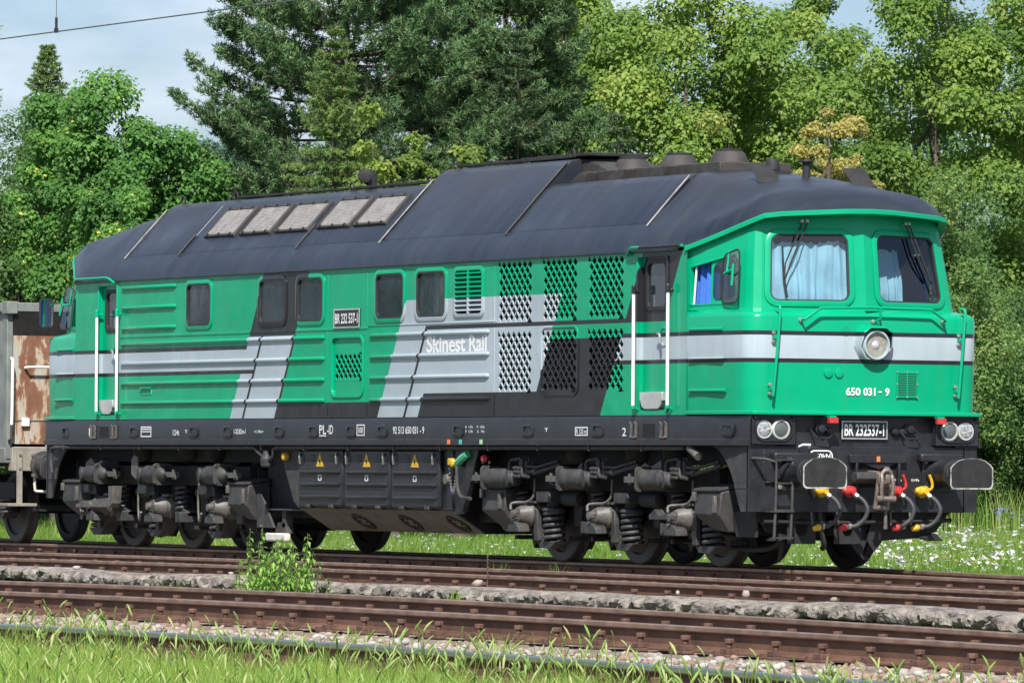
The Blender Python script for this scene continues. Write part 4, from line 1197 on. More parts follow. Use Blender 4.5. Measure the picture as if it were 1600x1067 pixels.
# climbing ladder at the front corner
ld = MB()
for y in (-1.165, -.972):
    ld.tube([(9.44, y - (.17 if y < -1 else 0), 1.155), (9.62, y - (.12 if y < -1 else 0), 1.15), (9.65, y, 1.12), (9.65, y - .0, .75), (9.65, y - .02, .325)], .016, 8)
for z in (1.14, .90, .62, .335): ld.box(9.63, 9.67, -1.17, -.965, z - .008, z + .008)
ld.box(9.58, 9.68, -1.25, -.965, .60, .612)
ld.build('ladder', 'bogie', LOCO, smooth_=50)
MB().box(9.44, 9.47, -1.19, -.60, .905, .92).build('uncoupling_bar', 'bogie', LOCO)

# ------------------------------------------------------------------ underframe
MB().box(-9.3, 9.3, -1.05, 1.05, 1.08, 1.285).build('underframe', 'black_matt', LOCO)
pp = MB().tube([(-9.02, -1.46, .93), (-9.06, -1.46, 1.10), (-9.03, -1.46, 1.235), (-8.9, -1.46, 1.255), (-2.75, -1.46, 1.255), (-2.45, -1.46, 1.13), (-2.3, -1.46, 1.11), (-2.2, -1.46, 1.15), (-2.18, -1.46, 1.24), (-2.05, -1.46, 1.258), (8.2, -1.46, 1.258)], .024, 8).build('air_pipe', 'bogie', LOCO, smooth_=50)
cl = MB().box(-.015, .015, -.03, .03, -.03, .035).build('pipe_clip', 'bogie', None)
for x in np.arange(-8.6, 8.2, 1.22): stamp(cl, pp, (x, -1.46, 1.255))
MB().lathe((-2.38, -1.46, 1.02), (0, 0, 1), [(0, .05), (.02, .075), (.10, .08), (.14, .05), (.2, .045)], 12).build('drain_valve', 'bogie', LOCO)
MB().cyl((8.27, -1.44, 1.26), (8.47, -1.44, 1.17), .045, n=12).build('vent_stub', 'bogie_light', LOCO)

# dark plates added to close see-through gaps, and gear hanging below the frame
for q in (1, -1):
    MB().box(*sorted((q * 8.92, q * 8.96)), -1.15, 1.15, .60, 1.09).build('bogie_gap_plate', 'black_matt', LOCO)
MB().box(-3.3, -1.64, -1.02, -.96, .42, 1.10).build('tank_gap_plate', 'black_matt', LOCO)  # thin dark plate added to block bright background beside the tank
MB().box(2.44, 3.3, -1.02, -.96, .42, 1.10).build('tank_gap_plate', 'black_matt', LOCO)
for y0, y1 in ((-.86, -.52), (-.30, .02)):
    hg = MB()
    hole_cell(hg, lambda a, b, d: (9.34 + d, a, b), y0, y1, .27, .60, (y0 + .10, y1 - .10, .35, .53), .06)
    hg.build('guard_bracket', 'black_matt', LOCO, smooth_=0)
MB().tube([(9.36, -1.15, .50), (9.36, -.3, .49), (9.36, .3, .50), (9.36, 1.1, .52)], .022, 8).build('control_pipe', 'black_matt', LOCO, smooth_=50)
MB().tube([(9.30, -.45, .60), (9.28, -.42, .40), (9.22, -.35, .26), (9.1, -.3, .22)], .03, 8, 4).build('control_hose', 'hose', LOCO, smooth_=50)
MB().prism([(.18, .60), (.34, .60), (.30, .30), (.20, .18), (.12, .30)], 'x', 9.28, 9.31).build('guard_bracket', 'black_matt', LOCO)

# tank with battery boxes
TK = MB().prism([(-1.36, 1.285), (-1.36, .55), (-.93, .285), (.93, .285), (1.36, .55), (1.36, 1.285)], 'x', -1.66, 2.46).build('tank', 'black', LOCO, bevel=.01)
lo = MB()
nrm = Vector((0, -.27, -.43)).normalized() * .004
lo.add([Vector(q) + nrm for q in ((-1.655, -1.36, .548), (2.455, -1.36, .548), (2.455, -.935, .287), (-1.655, -.935, .287))], [(0, 1, 2, 3)])
LO = lo.build('tank_bottom_sheet', 'tank_bottom', TK, smooth_=0)
for x in (-.35, .92, 2.16):
    c0 = Vector((x, -1.13, .405)) + nrm * 2
    t1 = Vector((1, 0, 0)); t2 = Vector((0, .43, -.27)).normalized()
    rg = MB(); n_ = 24
    rg.loft([[c0 + (t1 * math.cos(2 * PI * i / n_) + t2 * math.sin(2 * PI * i / n_)) * r_ + nrm * q for i in range(n_)] for r_, q in ((.17, 0), (.165, 3), (.145, 3), (.14, 0))], caps=False)
    for a in range(6):
        aa = a * PI / 3
        p_ = c0 + (t1 * math.cos(aa) + t2 * math.sin(aa)) * .10
        rg.lathe(p_, nrm, [(0, .02), (.012, .018), (.014, .004)], 8)
    rg.build('sump_cover', 'bogie_dark', TK)
for x in (-.62, .28, 1.45):
    MB().add([Vector(q) + nrm * 1.6 for q in ((x, -1.35, .542), (x + .01, -1.35, .542), (x + .01, -.94, .29), (x, -.94, .29))], [(0, 1, 2, 3)]).build('sheet_joint', 'bogie_dark', TK, smooth_=0)
for x0, x1 in ((-1.59, -.36), (-.305, .915), (.965, 2.215)):
    d = MB().box(x0, x1, -1.415, -1.36, .572, 1.232).build('battery_door', 'black', LOCO, bevel=.02)
    for z in (.972, .828, .682):
        rib_ = rib_mesh(x1 - x0 - .10); rib_.v = [(a + (x0 + x1) / 2, b - 1.414, c + z) for a, b, c in rib_.v]
        rib_.build('door_rib', 'black', d, smooth_=60)
    cx_ = (x0 + x1) / 2
    MB().prism([(cx_ - .10, 1.035), (cx_ + .10, 1.035), (cx_, 1.195)], 'y', -1.419, -1.4155).build('warning_triangle', 'yellow', d, smooth_=0)
    MB().prism([(cx_ - .012, 1.12), (cx_ + .02, 1.12), (cx_ + .008, 1.095), (cx_ + .025, 1.095), (cx_ - .008, 1.05), (cx_, 1.085), (cx_ - .02, 1.085)], 'y', -1.4215, -1.4195).build('warning_bolt', 'black_matt', d, smooth_=0)
    for q in (cx_ - .30, cx_ + .24):
        for z in (1.105, 1.135, 1.165): MB().box(q, q + .16, -1.424, -1.412, z - .007, z + .007).build('door_louvre', 'black', d, bevel=.005)
    for q in (x0 + .10, x1 - .12):
        MB().lathe((q, -1.412, 1.13), (0, -1, 0), [(0, .085), (.01, .08), (.011, .065), (.002, .06)], 16).build('latch_cup', 'bogie', d)
        MB().tube([(q - .03, -1.425, 1.19), (q + .01, -1.445, 1.14), (q - .01, -1.43, 1.07)], .015, 6).build('latch', 'steel', d)
    MB().ring(lambda a, b, dd: (a, -1.4165 - dd, b), rr(cx_ - .045, cx_ + .045, .87, .94, .01, 2), rr(cx_ - .03, cx_ + .03, .882, .928, .005, 2), .001, .001).build('marking', 'letter', d, smooth_=0)
    for q in (x0 + .28, x1 - .30):
        MB().box(q - .05, q + .05, -1.43, -1.36, .55, .59).build('hinge', 'bogie', d, bevel=.008)
# braces and gear beside the tank
MB().prism([(2.46, 1.285), (3.22, 1.285), (3.05, 1.1), (2.72, .52), (2.46, .50)], 'y', -1.34, -1.30).build('tank_brace', 'black', LOCO)
MB().prism([(2.95, 1.285), (3.22, 1.285), (2.80, .54), (2.66, .54)], 'y', -1.40, -1.34).build('tank_brace', 'black', LOCO, bevel=.008)
MB().prism([(-1.66, 1.285), (-2.24, 1.285), (-1.80, .62), (-1.66, .55)], 'y', -1.37, -1.33).build('tank_brace', 'bogie', LOCO)
MB().lathe((2.36, -1.36, .90), (0, -1, 0), [(0, .07), (.03, .06), (.05, .055), (.055, .01)], 14).build('filler_plug', 'bogie_light', LOCO)
cy_ = MB().lathe((2.62, -1.36, 1.09), (0, -1, 0), [(0, .05), (.05, .06), (.10, .05), (.11, .02)], 12).box(2.50, 2.62, -1.45, -1.40, 1.06, 1.14)
cy_.build('filler_cock', 'yellow', LOCO, bevel=.01)
MB().tube([(2.70, -1.42, 1.08), (2.84, -1.43, 1.14), (2.98, -1.43, 1.19)], .045, 8).build('cock_sleeve', 'green_cock', LOCO)
MB().tube([(2.74, -1.45, 1.05), (2.76, -1.45, .85), (2.80, -1.45, .75), (2.90, -1.45, .70), (3.1, -1.45, .69)], .022, 8, 4).build('drain_pipe', 'bogie', LOCO)
MB().lathe((-1.95, -1.38, 1.15), (0, -1, 0), [(0, .04), (.03, .05), (.07, .04), (.075, .01)], 10).build('filler_cock', 'yellow', LOCO)
MB().lathe((3.36, -1.36, 1.14), (0, -1, 0), [(0, .03), (.04, .045), (.08, .03)], 10).build('brake_cock', 'red', LOCO)
def chain(p0, p1, sag, n, nm='chain'):
    m_ = MB()
    p0, p1 = Vector(p0), Vector(p1)
    for i in range(n):
        t = (i + .5) / n
        q = p0.lerp(p1, t) + Vector((0, 0, -sag * 4 * t * (1 - t)))
        m_.box(q.x - .008, q.x + .008, q.y - .008, q.y + .008, q.z - .012, q.z + .012)
    m_.build(nm, 'steel', LOCO)
chain((2.5, -1.42, 1.05), (2.66, -1.42, .95), .25, 20)
chain((3.30, -1.40, 1.12), (3.48, -1.40, 1.12), .18, 14)
# train-stop magnet: white block on its hanger
MB().box(-2.86, -2.28, -1.26, -1.18, .135, .235).build('track_magnet', 'block_white', LOCO, bevel=.02)
mg = MB().prism([(-3.10, .70), (-2.98, .70), (-2.60, .295), (-3.10, .295)], 'y', -1.26, -1.23)
mg.prism([(-2.62, .36), (-2.42, .36), (-2.36, .235), (-2.72, .235)], 'y', -1.20, -1.10)
mg.box(-2.95, -1.75, -1.25, -1.0, .505, .525).box(-2.50, -2.40, -1.2, -1.1, .3, .52)
mg.prism([(-2.95, .525), (-1.75, .525), (-1.75, .56), (-2.65, .69)], 'y', -1.0, -.97)
mg.build('magnet_hanger', 'bogie', LOCO, bevel=.006)

# ------------------------------------------------------------------ bogies
def wheel_mesh():
    m_ = MB()
    R_ = .525
    m_.lathe((0, -.83, 0), (0, 1, 0), [(0, .10), (-.05, .10), (-.05, .09), (-.05, .005)], 24)
    m_.lathe((0, -.83, 0), (0, 1, 0), [(.03, .10), (.045, .17), (.05, .34), (.03, .405), (0, .42), (-.004, .44), (-.002, .51), (.008, R_ - .003), (.02, R_), (.09, R_), (.105, R_ + .008), (.115, R_ + .026), (.13, R_ + .026), (.14, R_ + .01), (.14, .42), (.10, .40), (.10, .12)], 56)
    return m_
WHEEL = wheel_mesh().build('wheel', 'wheel', None, smooth_=35)
def helix(R_, r_, z0, z1, turns):
    n = int(turns * 14)
    return MB().tube([(R_ * math.cos(2 * PI * turns * i / n), R_ * math.sin(2 * PI * turns * i / n), z0 + (z1 - z0) * i / n) for i in range(n + 1)], r_, 7)
SPR_LOW = helix(.105, .023, 0, .34, 5.2).build('coil_spring', 'spring', None, smooth_=60)
SPR_HI = helix(.082, .021, 0, .31, 5.0).build('coil_spring', 'spring', None, smooth_=60)
AXB = MB()
AXB.lathe((0, -.88, 0), (0, -1, 0), [(0, .17), (.06, .18), (.10, .18), (.11, .165), (.15, .16), (.16, .15), (.26, .146), (.265, .155), (.29, .155), (.295, .138), (.36, .134), (.37, .125), (.50, .078), (.505, .045), (.575, .045), (.58, .02)], 28)
for i in range(8):
    a = i * PI / 4
    AXB.lathe((.145 * math.cos(a), -1.03, .145 * math.sin(a)), (0, -1, 0), [(0, .016), (.012, .014), (.014, .003)], 6)
for i in range(4):
    a = i * PI / 2 + .4
    AXB.lathe((.045 * math.cos(a), -1.385, .045 * math.sin(a)), (0, -1, 0), [(0, .014), (.03, .012), (.032, .003)], 6)
AXB.box(-.05, -.01, -1.28, -1.20, -.19, -.11).box(-.02, .16, -1.24, -1.0, .125, .15)
AXB = AXB.build('axle_box', 'bogie_light', None, smooth_=35)

def bogie(cx, sx):
    """sx=+1: front bogie; -1: rear bogie, turned end for end"""
    q = MB()
    for sg in (-1, 1):
        q.box(cx - 2.32, cx + 2.32, *sorted((sg * .99, sg * 1.10)), .79, 1.03)
        for k in (-1, 0, 1):
            ax = cx + k * 1.85
            for e in (-1, 1):
                c_ = ax + e * .82
                q.prism([(c_ - .15, .79), (c_ + .15, .79), (c_ + .06 - .05 * e, .40), (c_ - .06 - .05 * e, .40)], 'y', *sorted((sg * .96, sg * 1.03)))
    q.box(cx - 2.25, cx + 2.25, -.62, .62, .42, .98)
    for k in (-1.5, -.5, .5, 1.5): q.box(cx + k * 1.5 - .1, cx + k * 1.5 + .1, -1.0, 1.0, .72, .98)
    B = q.build('bogie', 'bogie_dark', LOCO, bevel=.008)
    rm = MB()
    for x_ in (cx - 2.1, cx + 2.1): rm.box(x_ - .15, x_ + .15, -.9, .9, .34, .56)
    rm.box(cx - 2.3, cx + 2.3, -1.104, -1.098, .80, .815)
    rm.build('brake_rigging', 'bogie_dark', B)
    if sx > 0:
        lettering('bogie_lettering', 'BR232-537-1', (cx - 1.68, -1.1005, .93), ex, ez, .36, .04, 'letter_dim', B, 0)
        lettering('bogie_lettering', '+1700', (cx - 1.60, -1.1005, .845), ex, ez, .19, .05, 'letter_dim', B, 0)
    else:
        lettering('bogie_lettering', 'BR', (cx - 1.15, -1.1005, .93), ex, ez, .10, .04, 'letter_dim', B, 0)
    for k in (-1, 0, 1):
        ax = cx + k * 1.85
        stamp(WHEEL, B, (ax, 0, .525)); stamp(WHEEL, B, (ax, 0, .525), (0, 0, PI))
        MB().cyl((ax, -.8, .525), (ax, .8, .525), .10, n=14).lathe((ax, -.35, .525), (0, 1, 0), [(0, .28), (.6, .28)], 20).build('axle', 'bogie_dark', B)
        stamp(AXB, B, (ax, 0, .525))
        # spring gear: low spring on one side of the box, high on the other
        lowx, hix = ax + sx * .39, ax - sx * .36
        stamp(SPR_LOW, B, (lowx, -1.12, .225)); stamp(SPR_HI, B, (hix, -1.12, .46))
        c_ = MB()
        s = sx
        c_.prism([(ax - s * .06, .44), (ax + s * .07, .27), (ax + s * .20, .155), (ax + s * .44, .145), (ax + s * .58, .235), (ax + s * .18, .235), (ax + s * .12, .40)], 'y', -1.20, -1.0)
        c_.prism([(ax + s * .12, .235), (ax + s * .235, .235), (ax + s * .20, .58), (ax + s * .14, .58)], 'y', -1.24, -1.18)
        c_.prism([(ax - s * .14, .60), (ax - s * .58, .46), (ax - s * .58, .40), (ax - s * .16, .38)], 'y', -1.16, -1.02)
        c_.box(*sorted((hix - s * .05, hix - s * .22)), -1.25, -1.02, .33, .46)
        c_.build('spring_cradle', 'bogie', B, bevel=.01)
        m_ = MB().prism([(lowx - .16, .785), (lowx + .16, .785), (lowx + .20, .66), (lowx - .16, .66)], 'y', -1.27, -1.03)
        m_.lathe((lowx, -1.12, .56), (0, 0, 1), [(0, .135), (.03, .135), (.06, .08), (.11, .08)], 16)
        m_.build('spring_bracket', 'bogie', B, bevel=.012)
        MB().lathe((lowx + s * .22, -1.10, .70), (s, 0, 0), [(0, .03), (.02, .075), (.40, .075), (.42, .03)], 16).build('damper', 'bogie_dark', B, smooth_=40)
        MB().box(ax - .16, ax + .16, -1.06, -.93, .40, .80).build('axle_guide', 'bogie_dark', B, bevel=.02)
        # hanger block, brake shoe linkage
        hb = MB().prism([(ax - .16, .40), (ax - .02, .46), (ax + .10, .40), (ax + .12, .33), (ax - .17, .33)], 'y', -1.42, -1.28)
        hb.build('hanger_block', 'bogie', B, bevel=.01)
        lk = MB()
        for e in (-1, 1):
            x_ = ax + e * .63
            lk.prism([(x_ - .05, .50), (x_ + .05, .50), (x_ + .06 * 1, .22), (x_ - .02, .14), (x_ - .08, .25)], 'y', -.84, -.76)
            lk.box(x_ - .03, x_ + .03, -1.08, -.80, .24, .29)
        lk.tube([(ax - .60, -.95, .255), (ax + .60, -.95, .25)], .012, 6)
        lk.build('brake_linkage', 'bogie_dark', B, bevel=.006)
        # brake cylinder and pipework
        y_ = -1.345; z_ = .925
        axc = ax + .235
        b = MB()
        if sx > 0:
            x0, d_ = axc - .53, (-1, 0, 0)
            disc = axc - .40
        else:
            x0, d_ = axc - .42, (1, 0, 0)
            disc = axc - .56
        b.lathe((x0, y_, z_), d_, [(-.22, .06), (-.20, .085), (-.04, .09), (-.02, .10), (0, .112), (.02, .115), (.38, .112), (.40, .125), (.43, .125), (.435, .10), (.50, .07), (.52, .035), (.56, .03)], 26)
        cyl_ = b.build('brake_cylinder', 'bogie', B, smooth_=40)
        e = d_[0]
        fl = MB()
        xf = x0 + e * .41
        fl.prism(rr(y_ - .14, y_ + .14, z_ - .135, z_ + .135, .05, 3), 'x', *sorted((xf, xf + e * .022)))
        for dy in (-.11, .11):
            for dz in (-.105, .105): fl.lathe((xf + e * .02, y_ + dy, z_ + dz), d_, [(0, .018), (.016, .016), (.018, .004)], 6)
        fl.build('cylinder_flange', 'bogie', B, bevel=.004)
        rd = MB().tube([(x0 + e * .50, y_, z_), (x0 + e * .72, y_, z_)], .022, 8)
        rd.box(*sorted((x0 + e * .66, x0 + e * .84)), y_ - .05, y_ - .025, z_ - .035, z_ + .03).box(*sorted((x0 + e * .66, x0 + e * .84)), y_ + .02, y_ + .045, z_ - .035, z_ + .03)
        rd.lathe((x0 + e * .78, y_, z_ - .06), (0, 0, 1), [(0, .03), (.12, .03), (.125, .01)], 10)
        rd.build('piston_rod', 'bogie_light', B, smooth_=40)
        MB().lathe((disc, y_ + .05, z_ - .005), (-.25, -1, 0), [(0, .085), (.10, .085), (.105, .092), (.13, .092), (.135, .08), (.137, .01)], 22).build('adjuster_drum', 'bogie', B, smooth_=40)
        if sx > 0:
            pv = MB()
            pv.tube([(axc - .46, y_ - .02, z_ + .08), (axc - .46, y_ - .02, z_ + .17), (axc - .41, y_ - .02, z_ + .20), (axc - .18, y_ - .03, z_ + .215), (axc - .12, y_ - .03, z_ + .19), (axc - .11, y_ - .05, z_ + .06), (axc - .06, y_ - .05, z_ + .02), (axc + .06, y_ - .05, z_ + .015)], .020, 7)
            pv.tube([(axc - .10, y_, z_ + .13), (axc + .18, y_, z_ + .12), (axc + .50, y_ + .1, z_ + .19)], .019, 7).tube([(axc - .05, y_, z_ + .07), (axc + .2, y_, z_ + .07), (axc + .55, y_ + .1, z_ + .15)], .022, 7)
            pv.build('brake_pipe', 'bogie', B, smooth_=50)
            vb = MB().box(axc - .30, axc - .20, y_ - .05, y_ + .06, z_, z_ + .14).box(axc - .24, axc - .05, y_ - .02, y_ + .08, z_ + .02, z_ + .19)
            for i in range(4): vb.cyl((axc - .28 + i * .07, y_ + .02, z_ + .17), (axc - .28 + i * .07, y_ + .02, z_ + .235), .014, n=6)
            for i in range(3): vb.cyl((axc - .25, y_ - .08, z_ + .02 + i * .045), (axc - .10, y_ - .08, z_ + .02 + i * .045), .018, n=8)
            MB().cyl((axc + .08, y_, z_ + .07), (axc + .17, y_, z_ + .07), .034, n=8).build('pipe_union', 'bogie', B)
            vb.build('brake_valve', 'bogie', B, bevel=.005)
            MB().tube([(ax + .17, -1.25, .92), (ax + .16, -1.25, .76), (ax + .13, -1.27, .695), (ax + .06, -1.30, .66), (ax - .02, -1.36, .655), (ax - .05, -1.43, .64), (ax - .02, -1.45, .575)], .017, 7, 4).build('sensor_cable', 'bogie_light', B, smooth_=60)
            if k == 0:
                MB().prism([(ax - .44, 1.03), (ax - .33, 1.10), (ax - .26, .86), (ax - .27, .80), (ax - .43, .86)], 'y', -1.37, -1.35).build('shield_plate', 'bogie', B)
            if k == 1:
                MB().prism([(ax - 1.0, 1.03), (ax - .84, 1.10), (ax - .70, 1.06), (ax - .46, 1.13), (ax - .46, 1.04), (ax - 1.0, .99)], 'y', -1.30, -1.12).build('shield_plate', 'bogie_light', B)
                MB().prism([(ax - .44, .55), (ax - .30, .61), (ax - .22, .55), (ax - .02, .57), (ax - .02, .50), (ax - .43, .50)], 'y', -1.46, -1.36).build('step_bracket', 'bogie', B, bevel=.006)
        else:
            if k == -1:
                MB().prism([(ax - .42, 1.06), (ax - .25, 1.12), (ax - .10, 1.04), (ax + .10, 1.10), (ax + .18, 1.0), (ax - .42, 1.0)], 'y', -1.32, -1.10).build('shield_plate', 'bogie_light', B)
                MB().prism([(ax - .50, .53), (ax - .30, .57), (ax + .55, .62), (ax + .55, .77), (ax + .72, .77), (ax + .68, .55), (ax + .60, .50), (ax - .50, .49)], 'y', -1.42, -1.30).build('step_bracket', 'bogie_light', B, bevel=.006)
            if k == 0:
                MB().prism([(ax - .64, 1.10), (ax - .56, 1.16), (ax - .46, 1.14), (ax - .44, .98), (ax - .50, .86), (ax - .64, .92)], 'y', -1.39, -1.37).build('shield_plate', 'bogie_light', B)
            MB().tube([(ax - .62, -1.28, .90), (ax - .62, -1.30, .60), (ax - .55, -1.32, .38), (ax - .42, -1.36, .36), (ax - .30, -1.40, .45)], .016, 7, 4).build('sensor_cable', 'bogie_light', B, smooth_=60)
            MB().box(ax - .60, ax - .34, -1.32, -1.12, .68, .79).build('spring_stop', 'bogie_light', B, bevel=.01)
    # sand boxes at both ends
    for e, xa, xb in ((1, cx + 2.22, cx + 2.80), (-1, cx - 2.80, cx - 2.22)) if sx > 0 else ((1, cx + 2.22, cx + 2.80), (-1, cx - 2.95, cx - 2.35)):
        top = [(xa, -1.34, .80), (xb, -1.34, .80), (xb, -1.04, .86), (xa, -1.04, .86)]
        mid_ = [(xa + .02, -1.36, .56), (xb, -1.36, .56), (xb, -1.04, .5), (xa + .02, -1.04, .5)]
        bot = [(xa + .16, -1.20, .40), (xb - .03, -1.24, .38), (xb - .03, -1.04, .38), (xa + .16, -1.04, .40)]
        s_ = MB().loft([bot, mid_, top]).build('sand_box', 'bogie', B, bevel=.015, smooth_=30)
        MB().loft([[(a, b_ - (.02 if b_ < -1.2 else 0), c_ + .003) for a, b_, c_ in top], [(a, b_ - (.02 if b_ < -1.2 else 0), c_ + .035) for a, b_, c_ in top]]).build('sand_box_lid', 'bogie', B, bevel=.008)
        MB().box(xa + .02, xa + .07, -1.39, -1.35, .70, .80).build('box_latch', 'bogie_light', B, bevel=.008)
        MB().box(xb - .12, xb - .06, -1.385, -1.35, .58, .76).build('box_hinge', 'bogie_light', B, bevel=.008)
    # axle-hung gear and covers above the frame
    for x_ in (cx - .95, cx + .45, cx + 1.3):
        MB().lathe((x_, -1.05, 1.08), (0, 0, 1), [(0, .06), (.03, .14), (.08, .17), (.2, .17)], 16).build('secondary_mount', 'bogie_dark', B, smooth_=50)
    if sx > 0:
        MB().lathe((cx - 2.55, -1.02, .60), (0, -1, 0), [(0, .28), (.12, .28), (.17, .20), (.18, .01)], 26).build('air_reservoir', 'bogie', B, smooth_=50)
        MB().prism([(cx + 2.78, .60), (cx + 3.30, .60), (cx + 3.30, .335), (cx + 2.88, .335)], 'y', -1.20, -1.17).build('guard_plate', 'bogie_dark', B)
        MB().tube([(cx + 2.2, -.9, .22), (cx + 2.8, -.85, .20), (cx + 3.1, -.80, .28), (cx + 3.15, -.8, .5)], .03, 8, 3).tube([(cx + 3.12, -.78, .30), (cx + 3.05, -.78, .08)], [.03, .02], 6).build('sand_pipe', 'bogie_dark', B, smooth_=50)
bogie(5.98, 1)
bogie(-5.98, -1)

# ==================================================================== WAGON
XW = -10.80
WG = thing('freight_wagon', (-14.0, 0, 0), 'grey open freight wagon with rust-streaked end wall coupled behind the locomotive', 'wagon')
ew = MB()
ew.box(XW - .02, XW, -1.30, 1.30, 1.27, 2.98)
EW = ew.build('end_wall', 'wagon_rust', WG)
MB().box(XW, XW + .012, -1.30, 1.30, 1.605, 1.615).build('sheet_joint', 'wagon_grey', EW)
MB().box(XW - .05, XW + .10, -1.36, 1.36, 3.03, 3.15).build('top_rail', 'wagon_grey', WG, bevel=.012)
MB().prism([(XW - .02, 3.03), (XW + .09, 3.03), (XW, 2.72)], 'y', -1.30, 1.30).build('top_gusset', 'bogie_dark', WG)
MB().box(XW - .08, XW + .12, -1.42, -1.27, 3.00, 3.165).build('corner_cap', 'wagon_grey', WG, bevel=.01)
for sg in (-1, 1):
    MB().box(XW - .10, XW + .035, *sorted((sg * 1.30, sg * 1.385)), 1.10, 3.03).build('corner_post', 'wagon_grey', WG, bevel=.01)
    w_ = MB().box(-24.0, XW - .10, *sorted((sg * 1.36, sg * 1.34)), 1.25, 3.1).build('side_wall', 'wagon_grey', WG)
    MB().box(-24.0, XW - .1, *sorted((sg * 1.42, sg * 1.34)), 3.03, 3.15).build('side_rail', 'wagon_grey', WG, bevel=.01)
    for x in np.arange(XW - .9, -24, -1.3):
        MB().prism([(x - .06, 1.2), (x + .06, 1.2), (x + .06, 3.03), (x - .06, 3.03)], 'y', *sorted((sg * 1.44, sg * 1.36))).build('side_stanchion', 'wagon_grey', WG, bevel=.008)
    MB().box(-24.0, XW + .02, *sorted((sg * 1.40, sg * 1.25)), 1.05, 1.25).build('side_sill', 'wagon_grey', WG, bevel=.01)
    MB().box(XW - .35, XW - .18, *sorted((sg * 1.41, sg * 1.405)), 1.12, 1.24).build('label_board', 'white', WG) if sg < 0 else None
MB().box(XW - .05, XW + .08, -1.32, 1.32, .945, 1.262).build('headstock', 'wagon_beige', WG, bevel=.012)
MB().box(-24, XW, -1.0, 1.0, 1.0, 1.25).build('wagon_floor', 'bogie_dark', WG)
MB().box(-24, XW, -1.34, 1.34, 1.24, 1.30).build('wagon_floor', 'bogie_dark', WG)
MB().tube([(XW + .02, -1.12, 2.30), (XW + .10, -1.10, 2.305), (XW + .10, -.40, 2.31), (XW + .02, -.38, 2.31)], .018, 8).build('end_handrail', 'white', WG)
MB().tube([(XW + .07, -1.335, 2.42), (XW + .13, -1.34, 2.40), (XW + .13, -1.345, 1.80), (XW + .13, -1.35, 1.55)], .02, 8).build('corner_handrail', 'white', WG)
MB().tube([(XW + .13, -1.35, 1.55), (XW + .13, -1.352, 1.36), (XW + .05, -1.35, 1.34)], .02, 8).build('corner_handrail', 'bogie', WG)
MB().box(XW, XW + .05, -1.16, -1.06, 1.53, 1.64).build('tail_lamp_bracket', 'white', WG, bevel=.008)
MB().box(XW, XW + .06, -.82, -.62, 1.26, 1.33).build('tail_lamp_bracket', 'block_white', WG, bevel=.01)
MB().prism([(XW + .085, 1.20), (XW + .095, .52), (XW + .13, .52), (XW + .12, 1.20)], 'y', -1.26, -1.19).build('step_strap', 'wagon_beige', WG)
MB().box(XW - .04, XW + .30, -1.45, -1.05, .485, .525).build('step_board', 'wagon_beige', WG, bevel=.006)
sb_ = MB()
for z in (1.16, .98): sb_.lathe((XW + .12, -1.225, z), (1, 0, 0), [(0, .022), (.015, .02), (.017, .004)], 8)
sb_.build('strap_bolts', 'steel', WG)
for y in (-.875, .875):
    b_ = MB().lathe((XW + .08, y, 1.02), (1, 0, 0), [(0, .19), (.03, .19), (.04, .15), (.30, .135), (.31, .11), (.52, .11)], 24).build('buffer', 'bogie', WG, smooth_=40)
    MB().loft([[(xx, y + a, 1.0 + c) for a, c in rr(-.26, .26, -.16, .17, .09)] for xx in (XW + .575, XW + .615)]).build('buffer_plate', 'bogie', b_, bevel=.008)
    bt = MB()
    for dy in (-.15, .15):
        for dz in (-.13, 0, .13): bt.lathe((XW + .085, y + dy, 1.02 + dz), (1, 0, 0), [(0, .026), (.03, .024), (.034, .005)], 8)
    bt.build('buffer_bolts', 'bogie_light', b_)
MB().tube([(XW + .05, -.98, .92), (XW + .05, -.98, .72), (XW + .06, -.9, .68), (XW + .06, -.3, .68)], .018, 8, 3).build('brake_handle', 'block_white', WG)
WB = MB().box(-14.6, -11.2, -1.08, -.98, .58, .80).box(-14.6, -11.2, .98, 1.08, .58, .80).box(-13.0, -12.4, -1.0, 1.0, .5, .9).build('wagon_bogie', 'bogie_dark', WG, bevel=.01)
SPR_W = helix(.10, .022, 0, .22, 4.2).build('coil_spring', 'spring', None, smooth_=60)
for ax in (-11.76, -13.6):
    for rz in (0, PI): stamp(WHEEL, WB, (ax, 0, .525), (0, 0, rz), scale=(.9, 1, .9)).location.z = .4725
    MB().cyl((ax, -.8, .472), (ax, .8, .472), .09, n=12).build('axle', 'bogie_dark', WB)
    MB().lathe((ax, -.90, .472), (0, -1, 0), [(0, .14), (.12, .14), (.14, .11), (.16, .02)], 18).build('axle_box', 'bogie', WB, smooth_=40)
    for e in (-.25, .25):
        stamp(SPR_W, WB, (ax + e, -1.05, .36))
    MB().prism([(ax - .40, .40), (ax + .40, .40), (ax + .30, .32), (ax - .30, .32)], 'y', -1.15, -.95).build('spring_seat', 'bogie_dark', WB)
MB().box(-11.35, -10.9, -.85, .85, .42, .50).build('brake_beam', 'bogie_dark', WG)

